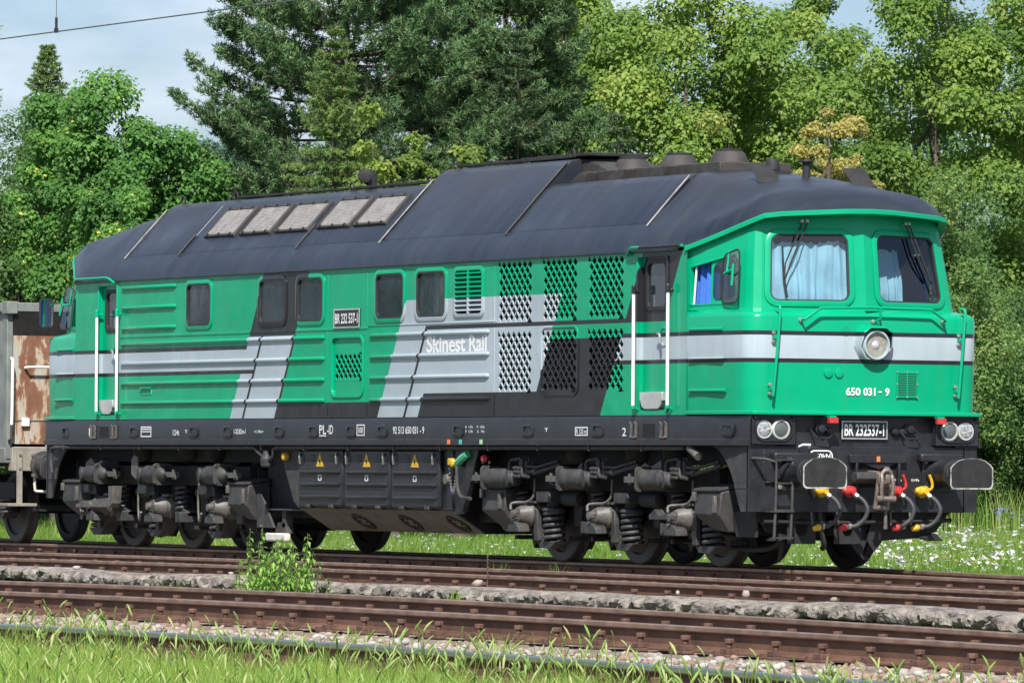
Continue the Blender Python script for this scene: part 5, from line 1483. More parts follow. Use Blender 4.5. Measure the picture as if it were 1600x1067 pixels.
# ==================================================================== GROUND
def plain(name, x0, x1, y0, y1, z, m):
    b = MB().add([(x0, y0, z), (x1, y0, z), (x1, y1, z), (x0, y1, z)], [(0, 1, 2, 3)])
    o = b.build(name, m, None, smooth_=0); o['kind'] = 'structure'
    return o
def ground_mat():
    m, nt, bs = new_mat('ground_soil')
    N = nt.nodes.new; Lk = nt.links.new
    geo = N('ShaderNodeNewGeometry')
    n1 = N('ShaderNodeTexNoise'); n1.inputs['Scale'].default_value = .35; n1.inputs['Detail'].default_value = 8
    n2 = N('ShaderNodeTexNoise'); n2.inputs['Scale'].default_value = 9; n2.inputs['Detail'].default_value = 8
    Lk(geo.outputs['Position'], n1.inputs['Vector']); Lk(geo.outputs['Position'], n2.inputs['Vector'])
    rp = N('ShaderNodeValToRGB'); e = rp.color_ramp.elements
    e[0].position = .38; e[0].color = (0.055, 0.095, 0.022, 1); e[1].position = .66; e[1].color = (0.12, 0.135, 0.05, 1)
    Lk(n1.outputs['Fac'], rp.inputs['Fac'])
    mx = N('ShaderNodeMixRGB'); mx.blend_type = 'MULTIPLY'; mx.inputs[0].default_value = .7
    Lk(rp.outputs[0], mx.inputs[1]); Lk(n2.outputs['Color'], mx.inputs[2])
    Lk(mx.outputs[0], bs.inputs['Base Color']); bs.inputs['Roughness'].default_value = 1
    MATS['ground_soil'] = m
ground_mat()
plain('ground', -1500, 600, -400, 1200, -.34, 'ground_soil')
mat('ballast_bed', (0.14, 0.115, 0.095), .95, var=.3, scale=14, col2=(0.33, 0.29, 0.25), bump=.8, bscale=45, lo=.3, hi=.7)
mat('stone_a', (0.21, 0.175, 0.145), .9, scale=5, col2=(0.41, 0.35, 0.295), lo=.35, hi=.65)
mat('stone_b', (0.16, 0.105, 0.077), .9, scale=5, col2=(0.34, 0.235, 0.17), lo=.35, hi=.65)
mat('stone_w', (0.30, 0.28, 0.25), .85, scale=5, col2=(0.52, 0.49, 0.44), lo=.35, hi=.65)
mat('concrete', (0.085, 0.075, 0.064), .95, scale=9, col2=(0.31, 0.275, 0.235), bump=1.0, bscale=38, lo=.34, hi=.62)
mat('concrete_dark', (0.13, 0.115, 0.10), .95, scale=6, col2=(0.24, 0.21, 0.18), bump=.6, bscale=30)

# tracks: (near rail y, far rail y)
def bed(y0, y1, ztop, x0=-130, x1=70):
    b = MB().prism([(y0 - .5, -.36), (y1 + .5, -.36), (y1 + .12, ztop), (y0 - .12, ztop)], 'x', x0, x1)
    return b
RAIL_SEC = [(-.075, -.172), (.075, -.172), (.075, -.160), (.02, -.145), (.009, -.128), (.009, -.05), (.035, -.036), (.036, -.006), (.028, 0), (-.028, 0), (-.036, -.006), (-.035, -.036), (-.009, -.05), (-.009, -.128), (-.02, -.145), (-.075, -.160)]
CLIP = MB()
CLIP.box(-.09, .09, -.155, -.075, -.185, -.162)
CLIP.box(-.05, .05, -.13, -.045, -.162, -.125)
CLIP.cyl((0, -.088, -.125), (0, -.088, -.088), .022, n=6)
CLIP.lathe((0, -.088, -.092), (0, 0, 1), [(0, .036), (.03, .036), (.032, .02)], 6)
CLIP.box(-.13, -.075, -.145, -.09, -.185, -.14)
CLIP = CLIP.build('rail_clip', 'rust_clip', None, bevel=.004, smooth_=30)
def profile(pts):
    X_ = [p[0] for p in pts]; Z_ = [p[1] for p in pts]
    if len(pts) == 3:
        c = np.polyfit(X_, Z_, 2); xx = np.linspace(X_[0] - 3, X_[-1] + 3, 13)
        X_, Z_ = list(xx), list(np.polyval(c, xx))
    return lambda x: float(np.interp(x, X_, Z_))
def track(label, rails, x0, x1, clip_rng, shiny=False, step=.62, phase=0.0):
    """rails: (y, [(x, z), ...]): slightly uneven, as worn yard track is"""
    ys = [r[0] for r in rails]
    tr = thing('railway_track', ((x0 + x1) / 2, sum(ys) / 2, -.172), label, 'track')
    bed(min(ys) - .55, max(ys) + .55, -.205, x0, x1).build('ballast_bed', 'ballast_bed', tr, smooth_=0)
    for y, pts in rails:
        zf = profile(pts)
        st = sorted(set(list(np.linspace(x0, x1, 20)) + list(np.linspace(-20, 45, 66))))
        st = [x for x in st if x0 <= x <= x1]
        rl = MB().loft([[(x, y + a, z + zf(x)) for a, z in RAIL_SEC] for x in st], closed=True)
        R_ = rl.build('rail', 'rust_rail', tr, smooth_=25)
        hd = MB().loft([[(x, y + a, z + zf(x)) for a, z in ((-.0368, -.030), (-.0368, -.006), (-.029, .0008), (.029, .0008), (.0368, -.006))] for x in st], closed=False)
        hd.build('rail_head', 'rail_shiny' if shiny and y > -18 else 'rail_head', R_, smooth_=25)
        for x in np.arange(clip_rng[0] + phase, clip_rng[1], step):
            stamp(CLIP, R_, (x + random.uniform(-.02, .02), y, zf(x) + random.uniform(-.004, .004)), (0, 0, random.uniform(-.05, .05)))
    return tr
SLP = MB().box(-.13, .13, -1.25, 1.25, -.33, -.186).build('sleeper', 'sleeper', None, bevel=.015)
def sleepers(tr, yc, x0, x1, step, phase):
    for x in np.arange(x0 + phase, x1, step):
        stamp(SLP, tr, (x, yc, 0), (0, 0, random.uniform(-.01, .01)))
t1 = track('track under the locomotive and wagon with dark rails', [(-.755, [(-25, -.02), (-12.3, -.013), (-8, 0), (8.2, 0), (11, -.012), (13.8, -.031), (25, -.06)]), (.752, [(-20, 0), (8.2, 0), (11.3, -.026), (25, -.06)])], -120, 60, (-14, 17))
sleepers(t1, 0, -16, 20, .62, 0)
t2 = track('rusty track just in front of the locomotive, behind the broken concrete edging', [(-4.5, [(-3.12, .001), (9.21, .023), (20.02, -.005)]), (-6.005, [(.56, -.016), (12.26, .010), (22.52, -.020)])], -120, 60, (-6, 27), phase=.2)
sleepers(t2, -5.25, -8, 28, .62, .2)
t3 = track('brown track between the concrete edging and the gravel strip', [(-11.9, [(14.95, .004), (24.2, .029), (32.3, -.010)]), (-13.405, [(18.63, -.011), (27.25, .005), (34.81, -.013)])], -120, 60, (12, 37), phase=.1)
sleepers(t3, -12.65, 12, 38, .62, .1)
t4 = track('track with polished bluish rail heads beside the foreground grass', [(-17.7, [(29.12, -.006), (35.95, .008), (39.11, -.002)]), (-19.2, [(29, -.14), (36, -.14), (40, -.14)])], -120, 60, (26, 40), shiny=True)
sleepers(t4, -18.45, 26, 41, .62, 0)

# ------------------------------------------------------------------ platform edging of broken concrete slabs
PE = thing('platform_edge', (15, -9.2, -.3), 'low crumbling concrete platform edging between the two rusty tracks', 'edging')
MB().box(-60, 55, -9.02, -7.6, -.36, -.075).build('platform_fill', 'concrete_dark', PE)
RB = random.Random(3)
x = 0.5
def lump(p, s):
    return (math.sin(p[0] * 9.1 + s) * .5 + math.sin(p[0] * 23 + p[2] * 31 + s * 2) * .3 + math.sin(p[0] * 51 + p[1] * 40 + p[2] * 47 + s) * .2)
while x < 33:
    L_ = RB.uniform(1.6, 2.5); gap = RB.uniform(.01, .05)
    n = int(L_ / .035)
    x0 = x + gap; x1 = x + L_ - gap
    tilt = RB.uniform(-.012, .012); dz = RB.uniform(-.012, .012); dy = RB.uniform(-.03, .03)
    secs = []
    sd = RB.uniform(0, 50)
    prof = [(-8.45, -.02), (-8.75, .004), (-9.0, .010), (-9.16, .006), (-9.235, -.012), (-9.26, -.04), (-9.262, -.07), (-9.25, -.098), (-9.20, -.118), (-9.10, -.122), (-8.45, -.12)]
    for i in range(n + 1):
        t = i / n; X_ = x0 + (x1 - x0) * t
        e_ = min(1, min(t, 1 - t) * L_ / .10)
        ring_ = []
        for j, (y, z) in enumerate(prof):
            w_ = 1.0 if 3 <= j <= 8 else .25
            l1 = lump((X_, y, z), sd)
            pit = max(0, math.sin(X_ * 7.3 + sd) * math.sin(X_ * 17.1 + j * 1.1) - .45) * .09
            yy = y + dy + w_ * (.024 * l1 + RB.uniform(-.016, .016) + pit * 1.4) + (1 - e_) * .03 * w_
            zz = z + dz + tilt * (t - .5) * 2 + w_ * (.010 * lump((X_ * 1.3, z, y), sd + 9) + RB.uniform(-.009, .009)) - (1 - e_) * .02
            ring_.append((X_, yy, zz))
        secs.append(ring_)
    MB().loft(secs).build('edging_slab', 'concrete', PE, smooth_=28)
    x += L_
# supporting wall of blocks under the slabs
wb_ = MB().box(-.325, .325, -.09, .09, -.16, .09).build('wall_block', 'concrete_dark', None, bevel=.012)
for i in range(48):
    stamp(wb_, PE, (1 + i * .672, -9.13 + RB.uniform(-.008, .008), -.21), (0, 0, RB.uniform(-.008, .008)))
fb = MB().box(-.19, .19, -.10, .10, -.05, .06).build('fallen_block', 'concrete', None, bevel=.02)
stamp(fb, PE, (20.6, -9.45, -.17)); stamp(fb, PE, (10.2, -9.5, -.16), (0, 0, .2), (.7, 1, .9))

# ------------------------------------------------------------------ loose stones
def ico():
    t = (1 + 5 ** .5) / 2
    v = np.array([(-1, t, 0), (1, t, 0), (-1, -t, 0), (1, -t, 0), (0, -1, t), (0, 1, t), (0, -1, -t), (0, 1, -t), (t, 0, -1), (t, 0, 1), (-t, 0, -1), (-t, 0, 1)], float)
    v /= np.linalg.norm(v[0])
    f = np.array([(0, 11, 5), (0, 5, 1), (0, 1, 7), (0, 7, 10), (0, 10, 11), (1, 5, 9), (5, 11, 4), (11, 10, 2), (10, 7, 6), (7, 1, 8), (3, 9, 4), (3, 4, 2), (3, 2, 6), (3, 6, 8), (3, 8, 9), (4, 9, 5), (2, 4, 11), (6, 2, 10), (8, 6, 7), (9, 8, 1)])
    return v, f
IV, IF = ico()
def fast_mesh(name, V, Fc, m, parent=None, attr=None, smooth_=False):
    """V (n,3); Fc (k,3) triangles; attr: per-face float tint"""
    me = bpy.data.meshes.new(name)
    o0 = origin_of(parent)
    V = np.asarray(V, np.float32) - np.array([o0.x, o0.y, o0.z], np.float32)
    Fc = np.asarray(Fc, np.int32)
    nv, nf, k = len(V), len(Fc), Fc.shape[1]
    me.vertices.add(nv); me.vertices.foreach_set('co', V.ravel())
    me.loops.add(nf * k); me.loops.foreach_set('vertex_index', Fc.ravel())
    me.polygons.add(nf); me.polygons.foreach_set('loop_start', np.arange(0, nf * k, k, dtype=np.int32))
    me.update(calc_edges=True)
    if attr is not None:
        a = me.attributes.new('tint', 'FLOAT', 'FACE'); a.data.foreach_set('value', np.asarray(attr, np.float32))
    if smooth_: me.shade_smooth()
    me.materials.append(MATS[m])
    o = bpy.data.objects.new(name, me); COL.objects.link(o)
    if parent is not None: o.parent = parent
    return o
def stones(name, pts, size, m, seed, parent=None):
    r = np.random.default_rng(seed); n = len(pts)
    s = size * r.lognormal(0, .38, n)[:, None, None] * r.uniform(.6, 1.25, (n, 1, 3))
    v = IV[None] * (1 + r.uniform(-.28, .28, (n, 12, 1))) * s
    a = r.uniform(0, 2 * PI, n); ca, sa = np.cos(a)[:, None], np.sin(a)[:, None]
    x, y = v[..., 0] * ca - v[..., 1] * sa, v[..., 0] * sa + v[..., 1] * ca
    V = np.stack([x, y, v[..., 2] * .7], -1) + np.asarray(pts)[:, None, :]
    Fq = IF[None] + (np.arange(n) * 12)[:, None, None]
    return fast_mesh(name, V.reshape(-1, 3), Fq.reshape(-1, 3), m, parent)
def scatter(n, x0, x1, y0, y1, z0, z1, seed):
    r = np.random.default_rng(seed)
    return np.stack([r.uniform(x0, x1, n), r.uniform(y0, y1, n), r.uniform(z0, z1, n)], -1)
mound = lambda P: np.c_[P[:, :2], P[:, 2] + .07 * np.exp(-((P[:, 1] + 15.7) / .9) ** 2)]
for k, (m_, n, sz, sd) in enumerate((('stone_a', 7000, .024, 1), ('stone_b', 7000, .022, 2), ('stone_w', 420, .024, 3))):
    P = mound(scatter(n, 17, 47, -17.3, -13.6, -.235, -.185, sd))
    if m_ == 'stone_w':
        P = mound(scatter(n, 24, 44, -16.6, -14.6, -.20, -.165, sd))
    g = stones('gravel', P, sz, m_, sd + 10)
    g['label'] = ['grey-brown gravel strip beside the foreground grass', 'rusty brown stones mixed through the gravel strip', 'pale broken stones on top of the gravel strip'][k]
    g['category'] = 'gravel'; g['kind'] = 'stuff'
b_ = MB(); ny = 24
ys_ = np.linspace(-17.5, -13.7, ny)
b_.loft([[(x_, y_, -.225 + .07 * math.exp(-((y_ + 15.7) / .9) ** 2)) for y_ in ys_] for x_ in (0, 20, 50)], closed=False)
gs = b_.build('gravel_strip', 'ballast_bed', None, smooth_=60); gs['kind'] = 'structure'
P = np.concatenate([scatter(900, 9, 40, -13.6, -12.1, -.21, -.18, 31), scatter(500, 9, 40, -11.8, -9.4, -.27, -.22, 32), scatter(900, -12, 30, -4.5, -1.0, -.22, -.18, 33), scatter(500, -12, 30, -6.2, -4.7, -.21, -.185, 34), scatter(700, -20, 18, -.6, 1.6, -.21, -.18, 35), scatter(300, 0, 30, -8.3, -6.6, -.21, -.185, 36)])
g = stones('gravel', P, .022, 'stone_b', 37); g['label'] = 'brown ballast stones lying between the rails'; g['category'] = 'gravel'; g['kind'] = 'stuff'
P = np.array([(16.5, -8.0, .005), (11.7, -8.25, .01), (13.2, -8.3, .012), (22.6, -8.6, .03), (21.8, -8.8, .03), (14.1, -8.9, .03), (24.3, -8.75, .03), (9.2, -8.8, .02)])
for i, q in enumerate(P):
    s__ = stones('loose_stone', q[None], .042, 'stone_w' if i % 3 else 'stone_a', 50 + i, PE)

# ------------------------------------------------------------------ overhead wire
OW = thing('overhead_wire', (-3, -5.35, 0), 'thin overhead contact wire with dropper crossing the sky', 'wire')
def on_wire(x):
    return 5.944 - (x + 1.377) * 0.0047
MB().tube([(xx, -5.35, on_wire(xx)) for xx in np.linspace(-60, 60, 40)], .0075, 6).build('contact_wire', 'wire', OW)
MB().tube([(xx, -5.35, on_wire(xx) + 1.25) for xx in np.linspace(-60, 60, 40)], .006, 6).build('messenger_wire', 'wire', OW)
xd = .307
dp = MB().tube([(xd, -5.35, on_wire(xd) + .02), (xd, -5.35, on_wire(xd) + 1.25)], .004, 5).build('dropper', 'wire', OW)
MB().box(xd - .03, xd + .03, -5.365, -5.335, on_wire(xd) - .012, on_wire(xd) + .04).box(xd - .012, xd + .012, -5.362, -5.338, on_wire(xd) + .04, on_wire(xd) + .16).build('dropper_clamp', 'black_matt', dp)

# ==================================================================== VEGETATION
def leaf_mat(name, ramp, rough=.5, trans=.5):
    kk = 2.05 if name.startswith(('leaf', 'needle')) else 1.0
    ramp = [(p_, tuple(min(.8, q * kk) for q in c)) for p_, c in ramp]
    m, nt, bs = new_mat(name)
    N = nt.nodes.new; Lk = nt.links.new
    at = N('ShaderNodeAttribute'); at.attribute_name = 'tint'
    rp = N('ShaderNodeValToRGB'); e = rp.color_ramp.elements
    e[0].position = ramp[0][0]; e[0].color = (*ramp[0][1], 1)
    e[1].position = ramp[-1][0]; e[1].color = (*ramp[-1][1], 1)
    for p_, c in ramp[1:-1]:
        q = e.new(p_); q.color = (*c, 1)
    Lk(at.outputs['Fac'], rp.inputs['Fac'])
    Lk(rp.outputs['Color'], bs.inputs['Base Color'])
    bs.inputs['Roughness'].default_value = rough
    bs.inputs['Specular IOR Level'].default_value = .35
    tl = N('ShaderNodeBsdfTranslucent'); Lk(rp.outputs['Color'], tl.inputs['Color'])
    mx = N('ShaderNodeMixShader'); mx.inputs['Fac'].default_value = trans
    Lk(bs.outputs[0], mx.inputs[1]); Lk(tl.outputs[0], mx.inputs[2])
    Lk(mx.outputs[0], nt.nodes['Material Output'].inputs['Surface'])
    MATS[name] = m
G1, G2, G3 = (0.030, 0.075, 0.018), (0.060, 0.130, 0.028), (0.105, 0.190, 0.040)
YL = (0.36, 0.33, 0.045)
leaf_mat('leaf_maple', [(0, G1), (.45, (0.055, 0.135, 0.028)), (.84, (0.10, 0.20, 0.040)), (.93, (0.24, 0.28, 0.05)), (1, (0.45, 0.36, 0.06))])
leaf_mat('leaf_dark', [(0, (0.026, 0.060, 0.016)), (.6, (0.052, 0.105, 0.026)), (1, (0.095, 0.160, 0.040))])
leaf_mat('leaf_walnut', [(0, (0.048, 0.092, 0.018)), (.5, (0.102, 0.165, 0.030)), (.9, (0.165, 0.225, 0.048)), (1, (0.25, 0.24, 0.06))])
leaf_mat('leaf_plum', [(0, (0.050, 0.085, 0.016)), (.5, (0.115, 0.165, 0.030)), (1, (0.22, 0.25, 0.05))])
leaf_mat('leaf_yellow', [(0, (0.12, 0.135, 0.035)), (.5, (0.225, 0.205, 0.060)), (1, (0.33, 0.28, 0.10))])
leaf_mat('leaf_mixed', [(0, (0.055, 0.095, 0.022)), (.5, (0.12, 0.165, 0.035)), (.8, (0.24, 0.235, 0.06)), (1, (0.42, 0.33, 0.08))])
leaf_mat('leaf_hedge', [(0, (0.028, 0.062, 0.018)), (.5, (0.055, 0.108, 0.028)), (.9, (0.10, 0.160, 0.042)), (1, (0.17, 0.20, 0.055))])
leaf_mat('needle_pine', [(0, (0.024, 0.054, 0.020)), (.6, (0.055, 0.102, 0.037)), (1, (0.105, 0.160, 0.062))], trans=.15)
leaf_mat('needle_blue', [(0, (0.035, 0.070, 0.048)), (.6, (0.060, 0.110, 0.072)), (1, (0.10, 0.160, 0.10))], trans=.15)
leaf_mat('needle_spruce', [(0, (0.045, 0.085, 0.022)), (.6, (0.085, 0.135, 0.036)), (1, (0.150, 0.200, 0.060))], trans=.2)
leaf_mat('needle_dark', [(0, (0.024, 0.052, 0.024)), (.6, (0.050, 0.085, 0.036)), (1, (0.10, 0.130, 0.055))], trans=.15)
leaf_mat('grass_near', [(0, (0.17, 0.31, 0.045)), (.5, (0.29, 0.46, 0.075)), (.85, (0.42, 0.54, 0.12)), (1, (0.58, 0.54, 0.20))], trans=.45)
leaf_mat('grass_far', [(0, (0.10, 0.21, 0.028)), (.5, (0.18, 0.32, 0.048)), (.9, (0.30, 0.40, 0.085)), (1, (0.42, 0.40, 0.17))], trans=.4)
leaf_mat('foxtail', [(0, (0.22, 0.36, 0.08)), (.6, (0.33, 0.47, 0.13)), (1, (0.50, 0.53, 0.22))], trans=.35)
leaf_mat('leaf_nettle', [(0, (0.055, 0.125, 0.018)), (.5, (0.115, 0.225, 0.036)), (1, (0.19, 0.29, 0.065))], trans=.4)
leaf_mat('petal_white', [(0, (0.62, 0.63, 0.58)), (1, (0.82, 0.82, 0.78))], trans=.3)
leaf_mat('petal_yellow', [(0, (0.70, 0.50, 0.03)), (1, (0.80, 0.62, 0.05))], trans=.3)
leaf_mat('petal_blue', [(0, (0.20, 0.20, 0.55)), (1, (0.34, 0.30, 0.65))], trans=.3)

def unit(v):
    return v / np.maximum(1e-9, np.linalg.norm(v, axis=-1, keepdims=True))
def kites(P, A, Nn, Ln, Wd, fold=.25, droop=.0):
    """leaf-shaped folded pairs of triangles; P base, A axis, Nn rough normal"""
    A = unit(A); S = unit(np.cross(A, Nn)); U = np.cross(S, A)
    L3, W3 = Ln[:, None], Wd[:, None]
    b = P; t = P + A * L3 - U * L3 * droop
    l = P + A * L3 * .42 + S * W3 * .5 + U * W3 * fold
    r = P + A * L3 * .42 - S * W3 * .5 + U * W3 * fold
    V = np.stack([b, l, t, r], 1).reshape(-1, 3)
    i = np.arange(len(P))[:, None] * 4
    Fc = np.concatenate([i + np.array([0, 2, 1]), i + np.array([0, 3, 2])], 1).reshape(-1, 3)
    return V, Fc
def spikes(P, A, S, Ln, Wd):
    """single narrow triangles"""
    V = np.stack([P - S * Wd[:, None] * .5, P + S * Wd[:, None] * .5, P + A * Ln[:, None]], 1).reshape(-1, 3)
    Fc = np.arange(len(P) * 3).reshape(-1, 3)
    return V, Fc
def rand_dirs(r, n):
    return unit(r.normal(size=(n, 3)))

def limb(mb, r, p0, p1, r0, r1, wob, n=5):
    p0, p1 = Vector(p0), Vector(p1); P = []
    for i in range(n + 1):
        t = i / n
        q = p0.lerp(p1, t) + Vector(tuple(r.normal(0, wob, 3))) * (math.sin(PI * t))
        P.append(q)
    mb.tube(P, [r0 + (r1 - r0) * i / n for i in range(n + 1)], 6)
    return P

def broadleaf(name, x, y, h, rad, lo, m, label, seed, leaf=.13, n=16000, group='trees behind the railway', lumps=46, spread=1.0, zg=-.25, mult=3.4, cat='tree', tintbias=0.0, squash=1.0):
    r = np.random.default_rng(seed)
    n = int(n * mult); leaf = leaf * .58
    t = thing(name, (x, y, zg), label, cat, group)
    base = np.array([x, y, zg])
    zc = (h + lo) / 2 + zg; hz = (h - lo) / 2
    # clump centres through the crown, denser near the surface, uneven outline
    d = rand_dirs(r, lumps)
    k = r.uniform(.25, 1, lumps) ** .45
    shape = 1 - .28 * np.clip(d[:, 2], 0, 1) * squash
    C = np.c_[d[:, 0] * rad * shape, d[:, 1] * rad * shape, d[:, 2] * hz] * (k * r.uniform(.82, 1.14, lumps))[:, None] + np.array([x, y, zc])
    cr = rad * r.uniform(.22, .42, lumps) * spread
    # trunk and limbs
    mb = MB()
    top = (x + r.normal(0, .1), y + r.normal(0, .1), zg + lo + (h - lo) * .72)
    P = limb(mb, r, (x, y, zg - .05), top, .05 + h * .014, .03, .10, 8)
    for i in range(min(16, lumps)):
        q = P[2 + int(r.integers(0, len(P) - 3))]
        limb(mb, r, q, C[i] * .9 + np.array(q) * .1, .035 + .02 * r.random(), .008, .10)
    mb.build('trunk', 'bark', t, smooth_=60)
    # leaves
    wgt = cr ** 2; wgt /= wgt.sum()
    ci = r.choice(lumps, n, p=wgt)
    dv = rand_dirs(r, n); rr_ = cr[ci] * r.uniform(.25, 1.0, n) ** .5 * r.uniform(.7, 1.18, n)
    pos = C[ci] + dv * rr_[:, None] * np.array([1, 1, .78])
    keep = pos[:, 2] > zg + .05
    pos, dv, ci = pos[keep], dv[keep], ci[keep]; n = len(pos)
    nrm = unit(dv * .7 + np.array([0, 0, .5]) + np.array(SUN) * .55 + r.normal(0, .42, (n, 3)))
    ax = unit(np.cross(nrm, rand_dirs(r, n)) + np.array([0, 0, -.45]) + dv * .25)
    ln = leaf * r.uniform(.5, 1.4, n)
    V, Fc = kites(pos, ax, nrm, ln, ln * r.uniform(.62, .85, n))
    ct = r.normal(.46, .14, lumps)
    tint = np.clip(ct[ci] + r.normal(0, .15, n) + tintbias, 0, 1)
    fast_mesh('crown', V, Fc, m, t, np.repeat(tint, 2))
    return t

def pine(name, x, y, h, lo, reach, m, label, seed, whorls=9, per=9, zg=-.25, needle=.115, dens=1.0):
    """long-needled pine: whorled limbs with upturned tufted ends"""
    r = np.random.default_rng(seed)
    t = thing(name, (x, y, zg), label, 'tree', 'trees behind the railway')
    mb = MB()
    mb.tube([(x, y, zg), (x + .05, y, zg + h * .4), (x, y + .08, zg + h * .75), (x, y, zg + h)], [.06 + h * .015, .05 + h * .010, .07, .02], 8, 3)
    TP, TD = [], []
    for w in range(whorls):
        t_ = w / (whorls - 1)
        z0 = zg + lo + (h - lo) * t_
        L0 = reach * (1 - t_) ** .5 + .25
        for b in range(per):
            a = 2 * PI * (b / per) + r.uniform(-.3, .3) + w * .7
            L_ = L0 * r.uniform(.75, 1.12)
            dx, dy = math.cos(a), math.sin(a)
            rise = r.uniform(-.02, .22)
            zs = z0 + r.uniform(-.18, .18)
            P = [Vector((x + dx * L_ * s, y + dy * L_ * s, zs + L_ * (rise * s - .10 * s + .28 * s * s * s))) for s in np.linspace(0, 1, 6)]
            mb.tube(P, [.035, .03, .025, .018, .012, .006], 5)
            nb = int(20 * dens * (.5 + L_ / reach))
            for q in range(nb):
                s = .30 + .70 * r.random() ** .75
                i = min(4, int(s * 5)); f = s * 5 - i
                c = P[i].lerp(P[i + 1], f)
                side = r.uniform(-1, 1) * .34 * (1.15 - s) * L_ + r.normal(0, .06)
                tip = c + Vector((-dy * side, dx * side, abs(side) * .25 + r.normal(.04, .08)))
                di = Vector((dx, dy, .35)) * .7 + Vector((-dy, dx, 0)) * (side * 1.2) + Vector((0, 0, .45))
                if abs(side) > .18: mb.tube([c, tip], [.010, .004], 4)
                nt = 3 + int(r.integers(0, 3))
                for e in range(nt):
                    TP.append(np.array(tip) - np.array(di.normalized()) * .085 * e + r.normal(0, .045, 3)); TD.append(np.array(di.normalized()) + r.normal(0, .25, 3))
    for e in range(10):
        TP.append(np.array([x, y, zg + h - e * .1])); TD.append(np.array([0, 0, 1.0]))
    mb.build('trunk', 'bark', t, smooth_=60)
    TP = np.array(TP); TD = unit(np.array(TD)); K = 15
    n = len(TP)
    D = unit(np.repeat(TD, K, 0) * .55 + r.normal(0, .68, (n * K, 3)))
    Pn = np.repeat(TP, K, 0) + r.normal(0, .025, (n * K, 3))
    S = unit(np.cross(D, rand_dirs(r, n * K)))
    V, Fc = spikes(Pn, D, S, needle * r.uniform(.7, 1.25, n * K), np.full(n * K, .024))
    tint = np.clip(np.repeat(r.normal(.5, .2, n), K) + r.normal(0, .15, n * K), 0, 1)
    fast_mesh('crown', V, Fc, m, t, tint)
    return t

def spruce(name, x, y, h, lo, reach, m, label, seed, whorls=26, per=9, zg=-.25, K=26, power=.9):
    """conical spruce: limbs that droop, with hanging side twigs"""
    r = np.random.default_rng(seed)
    t = thing(name, (x, y, zg), label, 'tree', 'trees behind the railway')
    mb = MB()
    mb.tube([(x, y, zg), (x, y, zg + h * .5), (x, y, zg + h)], [.05 + h * .010, .05, .008], 7)
    TA, TB = [], []
    for w in range(whorls):
        t_ = w / (whorls - 1)
        z0 = zg + lo + (h - lo) * (t_ ** .92) * .985
        L0 = reach * (1 - t_) ** power + .10
        for b in range(per):
            a = 2 * PI * b / per + r.uniform(-.35, .35) + w * 1.1
            L_ = L0 * r.uniform(.62, 1.18); dx, dy = math.cos(a), math.sin(a)
            sag = .45 if t_ < .7 else .05
            P = [Vector((x + dx * L_ * s, y + dy * L_ * s, z0 + r.uniform(-.03, .03) + L_ * (.22 * s * (t_ > .7) - sag * s * s * .8 + .28 * s ** 4))) for s in np.linspace(0, 1, 5)]
            mb.tube(P, [.018, .014, .010, .007, .003], 4)
            nb = max(3, int(13 * L_ / .9))
            for q in range(nb):
                s = (q + r.random()) / nb
                s = .15 + .85 * s
                i = min(3, int(s * 4)); c = P[i].lerp(P[i + 1], s * 4 - i)
                for sd in (-1, 1):
                    l2 = (.10 + .30 * L_ * (1.05 - s)) * r.uniform(.6, 1.2)
                    e = c + Vector((-dy * sd * l2 * .75 + dx * l2 * .6, dx * sd * l2 * .75 + dy * l2 * .6, -l2 * r.uniform(.1, .75) * (1 if t_ < .8 else -.3)))
                    TA.append(c); TB.append(e)
            TA.append(P[-2]); TB.append(P[-1] + (P[-1] - P[-2]) * .2)
    TA.append(Vector((x, y, zg + h - .7))); TB.append(Vector((x, y, zg + h)))
    mb.build('trunk', 'bark', t, smooth_=60)
    TA = np.array([tuple(q) for q in TA]); TB = np.array([tuple(q) for q in TB]); n = len(TA)
    s = np.tile(np.linspace(0, 1, K), n)
    A = np.repeat(TA, K, 0); B = np.repeat(TB, K, 0); ax = unit(B - A)
    Pn = A + (B - A) * s[:, None]
    D = unit(ax * .7 + r.normal(0, .6, (n * K, 3)))
    S = unit(np.cross(D, rand_dirs(r, n * K)))
    V, Fc = spikes(Pn, D, S, r.uniform(.045, .085, n * K), np.full(n * K, .018))
    tint = np.clip(np.repeat(r.normal(.45, .18, n), K) + r.normal(0, .12, n * K) + .25 * (s - .5), 0, 1)
    fast_mesh('crown', V, Fc, m, t, tint)
    return t

# ---- the trees beyond the track (x, y, height)
TG = 'trees behind the railway'
broadleaf('maple_tree', -50.4, 17.5, 9.25, 1.8, .6, 'leaf_maple', 'bushy green maple with a few yellow leaves, left behind the wagon', 11, .17, 17000, lumps=70, spread=.9)
broadleaf('hazel_tree', -56.2, 17.3, 8.6, 1.9, .4, 'leaf_dark', 'dark leafy tree at the left picture edge behind the wagon', 12, .12, 16000, lumps=60, tintbias=.1)
broadleaf('maple_tree', -47.6, 16.2, 7.2, 1.15, .6, 'leaf_maple', 'lower maple with yellowing leaves in front of the dark leafy tree', 13, .15, 9000, lumps=40, tintbias=.12)
spruce('young_spruce_tree', -60.4, 19.8, 10.2, 4.5, 1.3, 'needle_spruce', 'pointed conifer top above the leafy trees at left', 14, 40, 9)
pine('edge_conifer', -41.2, 10.1, 11.2, 3.5, .62, 'needle_dark', 'conifer just entering the picture at its left edge', 15, 10, 8)
pine('pine_tree', -51.6, 22.6, 14.6, 3.0, 4.1, 'needle_pine', 'big dark long-needled pine behind the middle of the locomotive', 16, 17, 12, dens=1.9)
pine('pine_tree', -53.5, 27.2, 13.0, 3.0, 3.0, 'needle_pine', 'second dark pine between the big pine and the walnut', 161, 15, 11, dens=1.7)
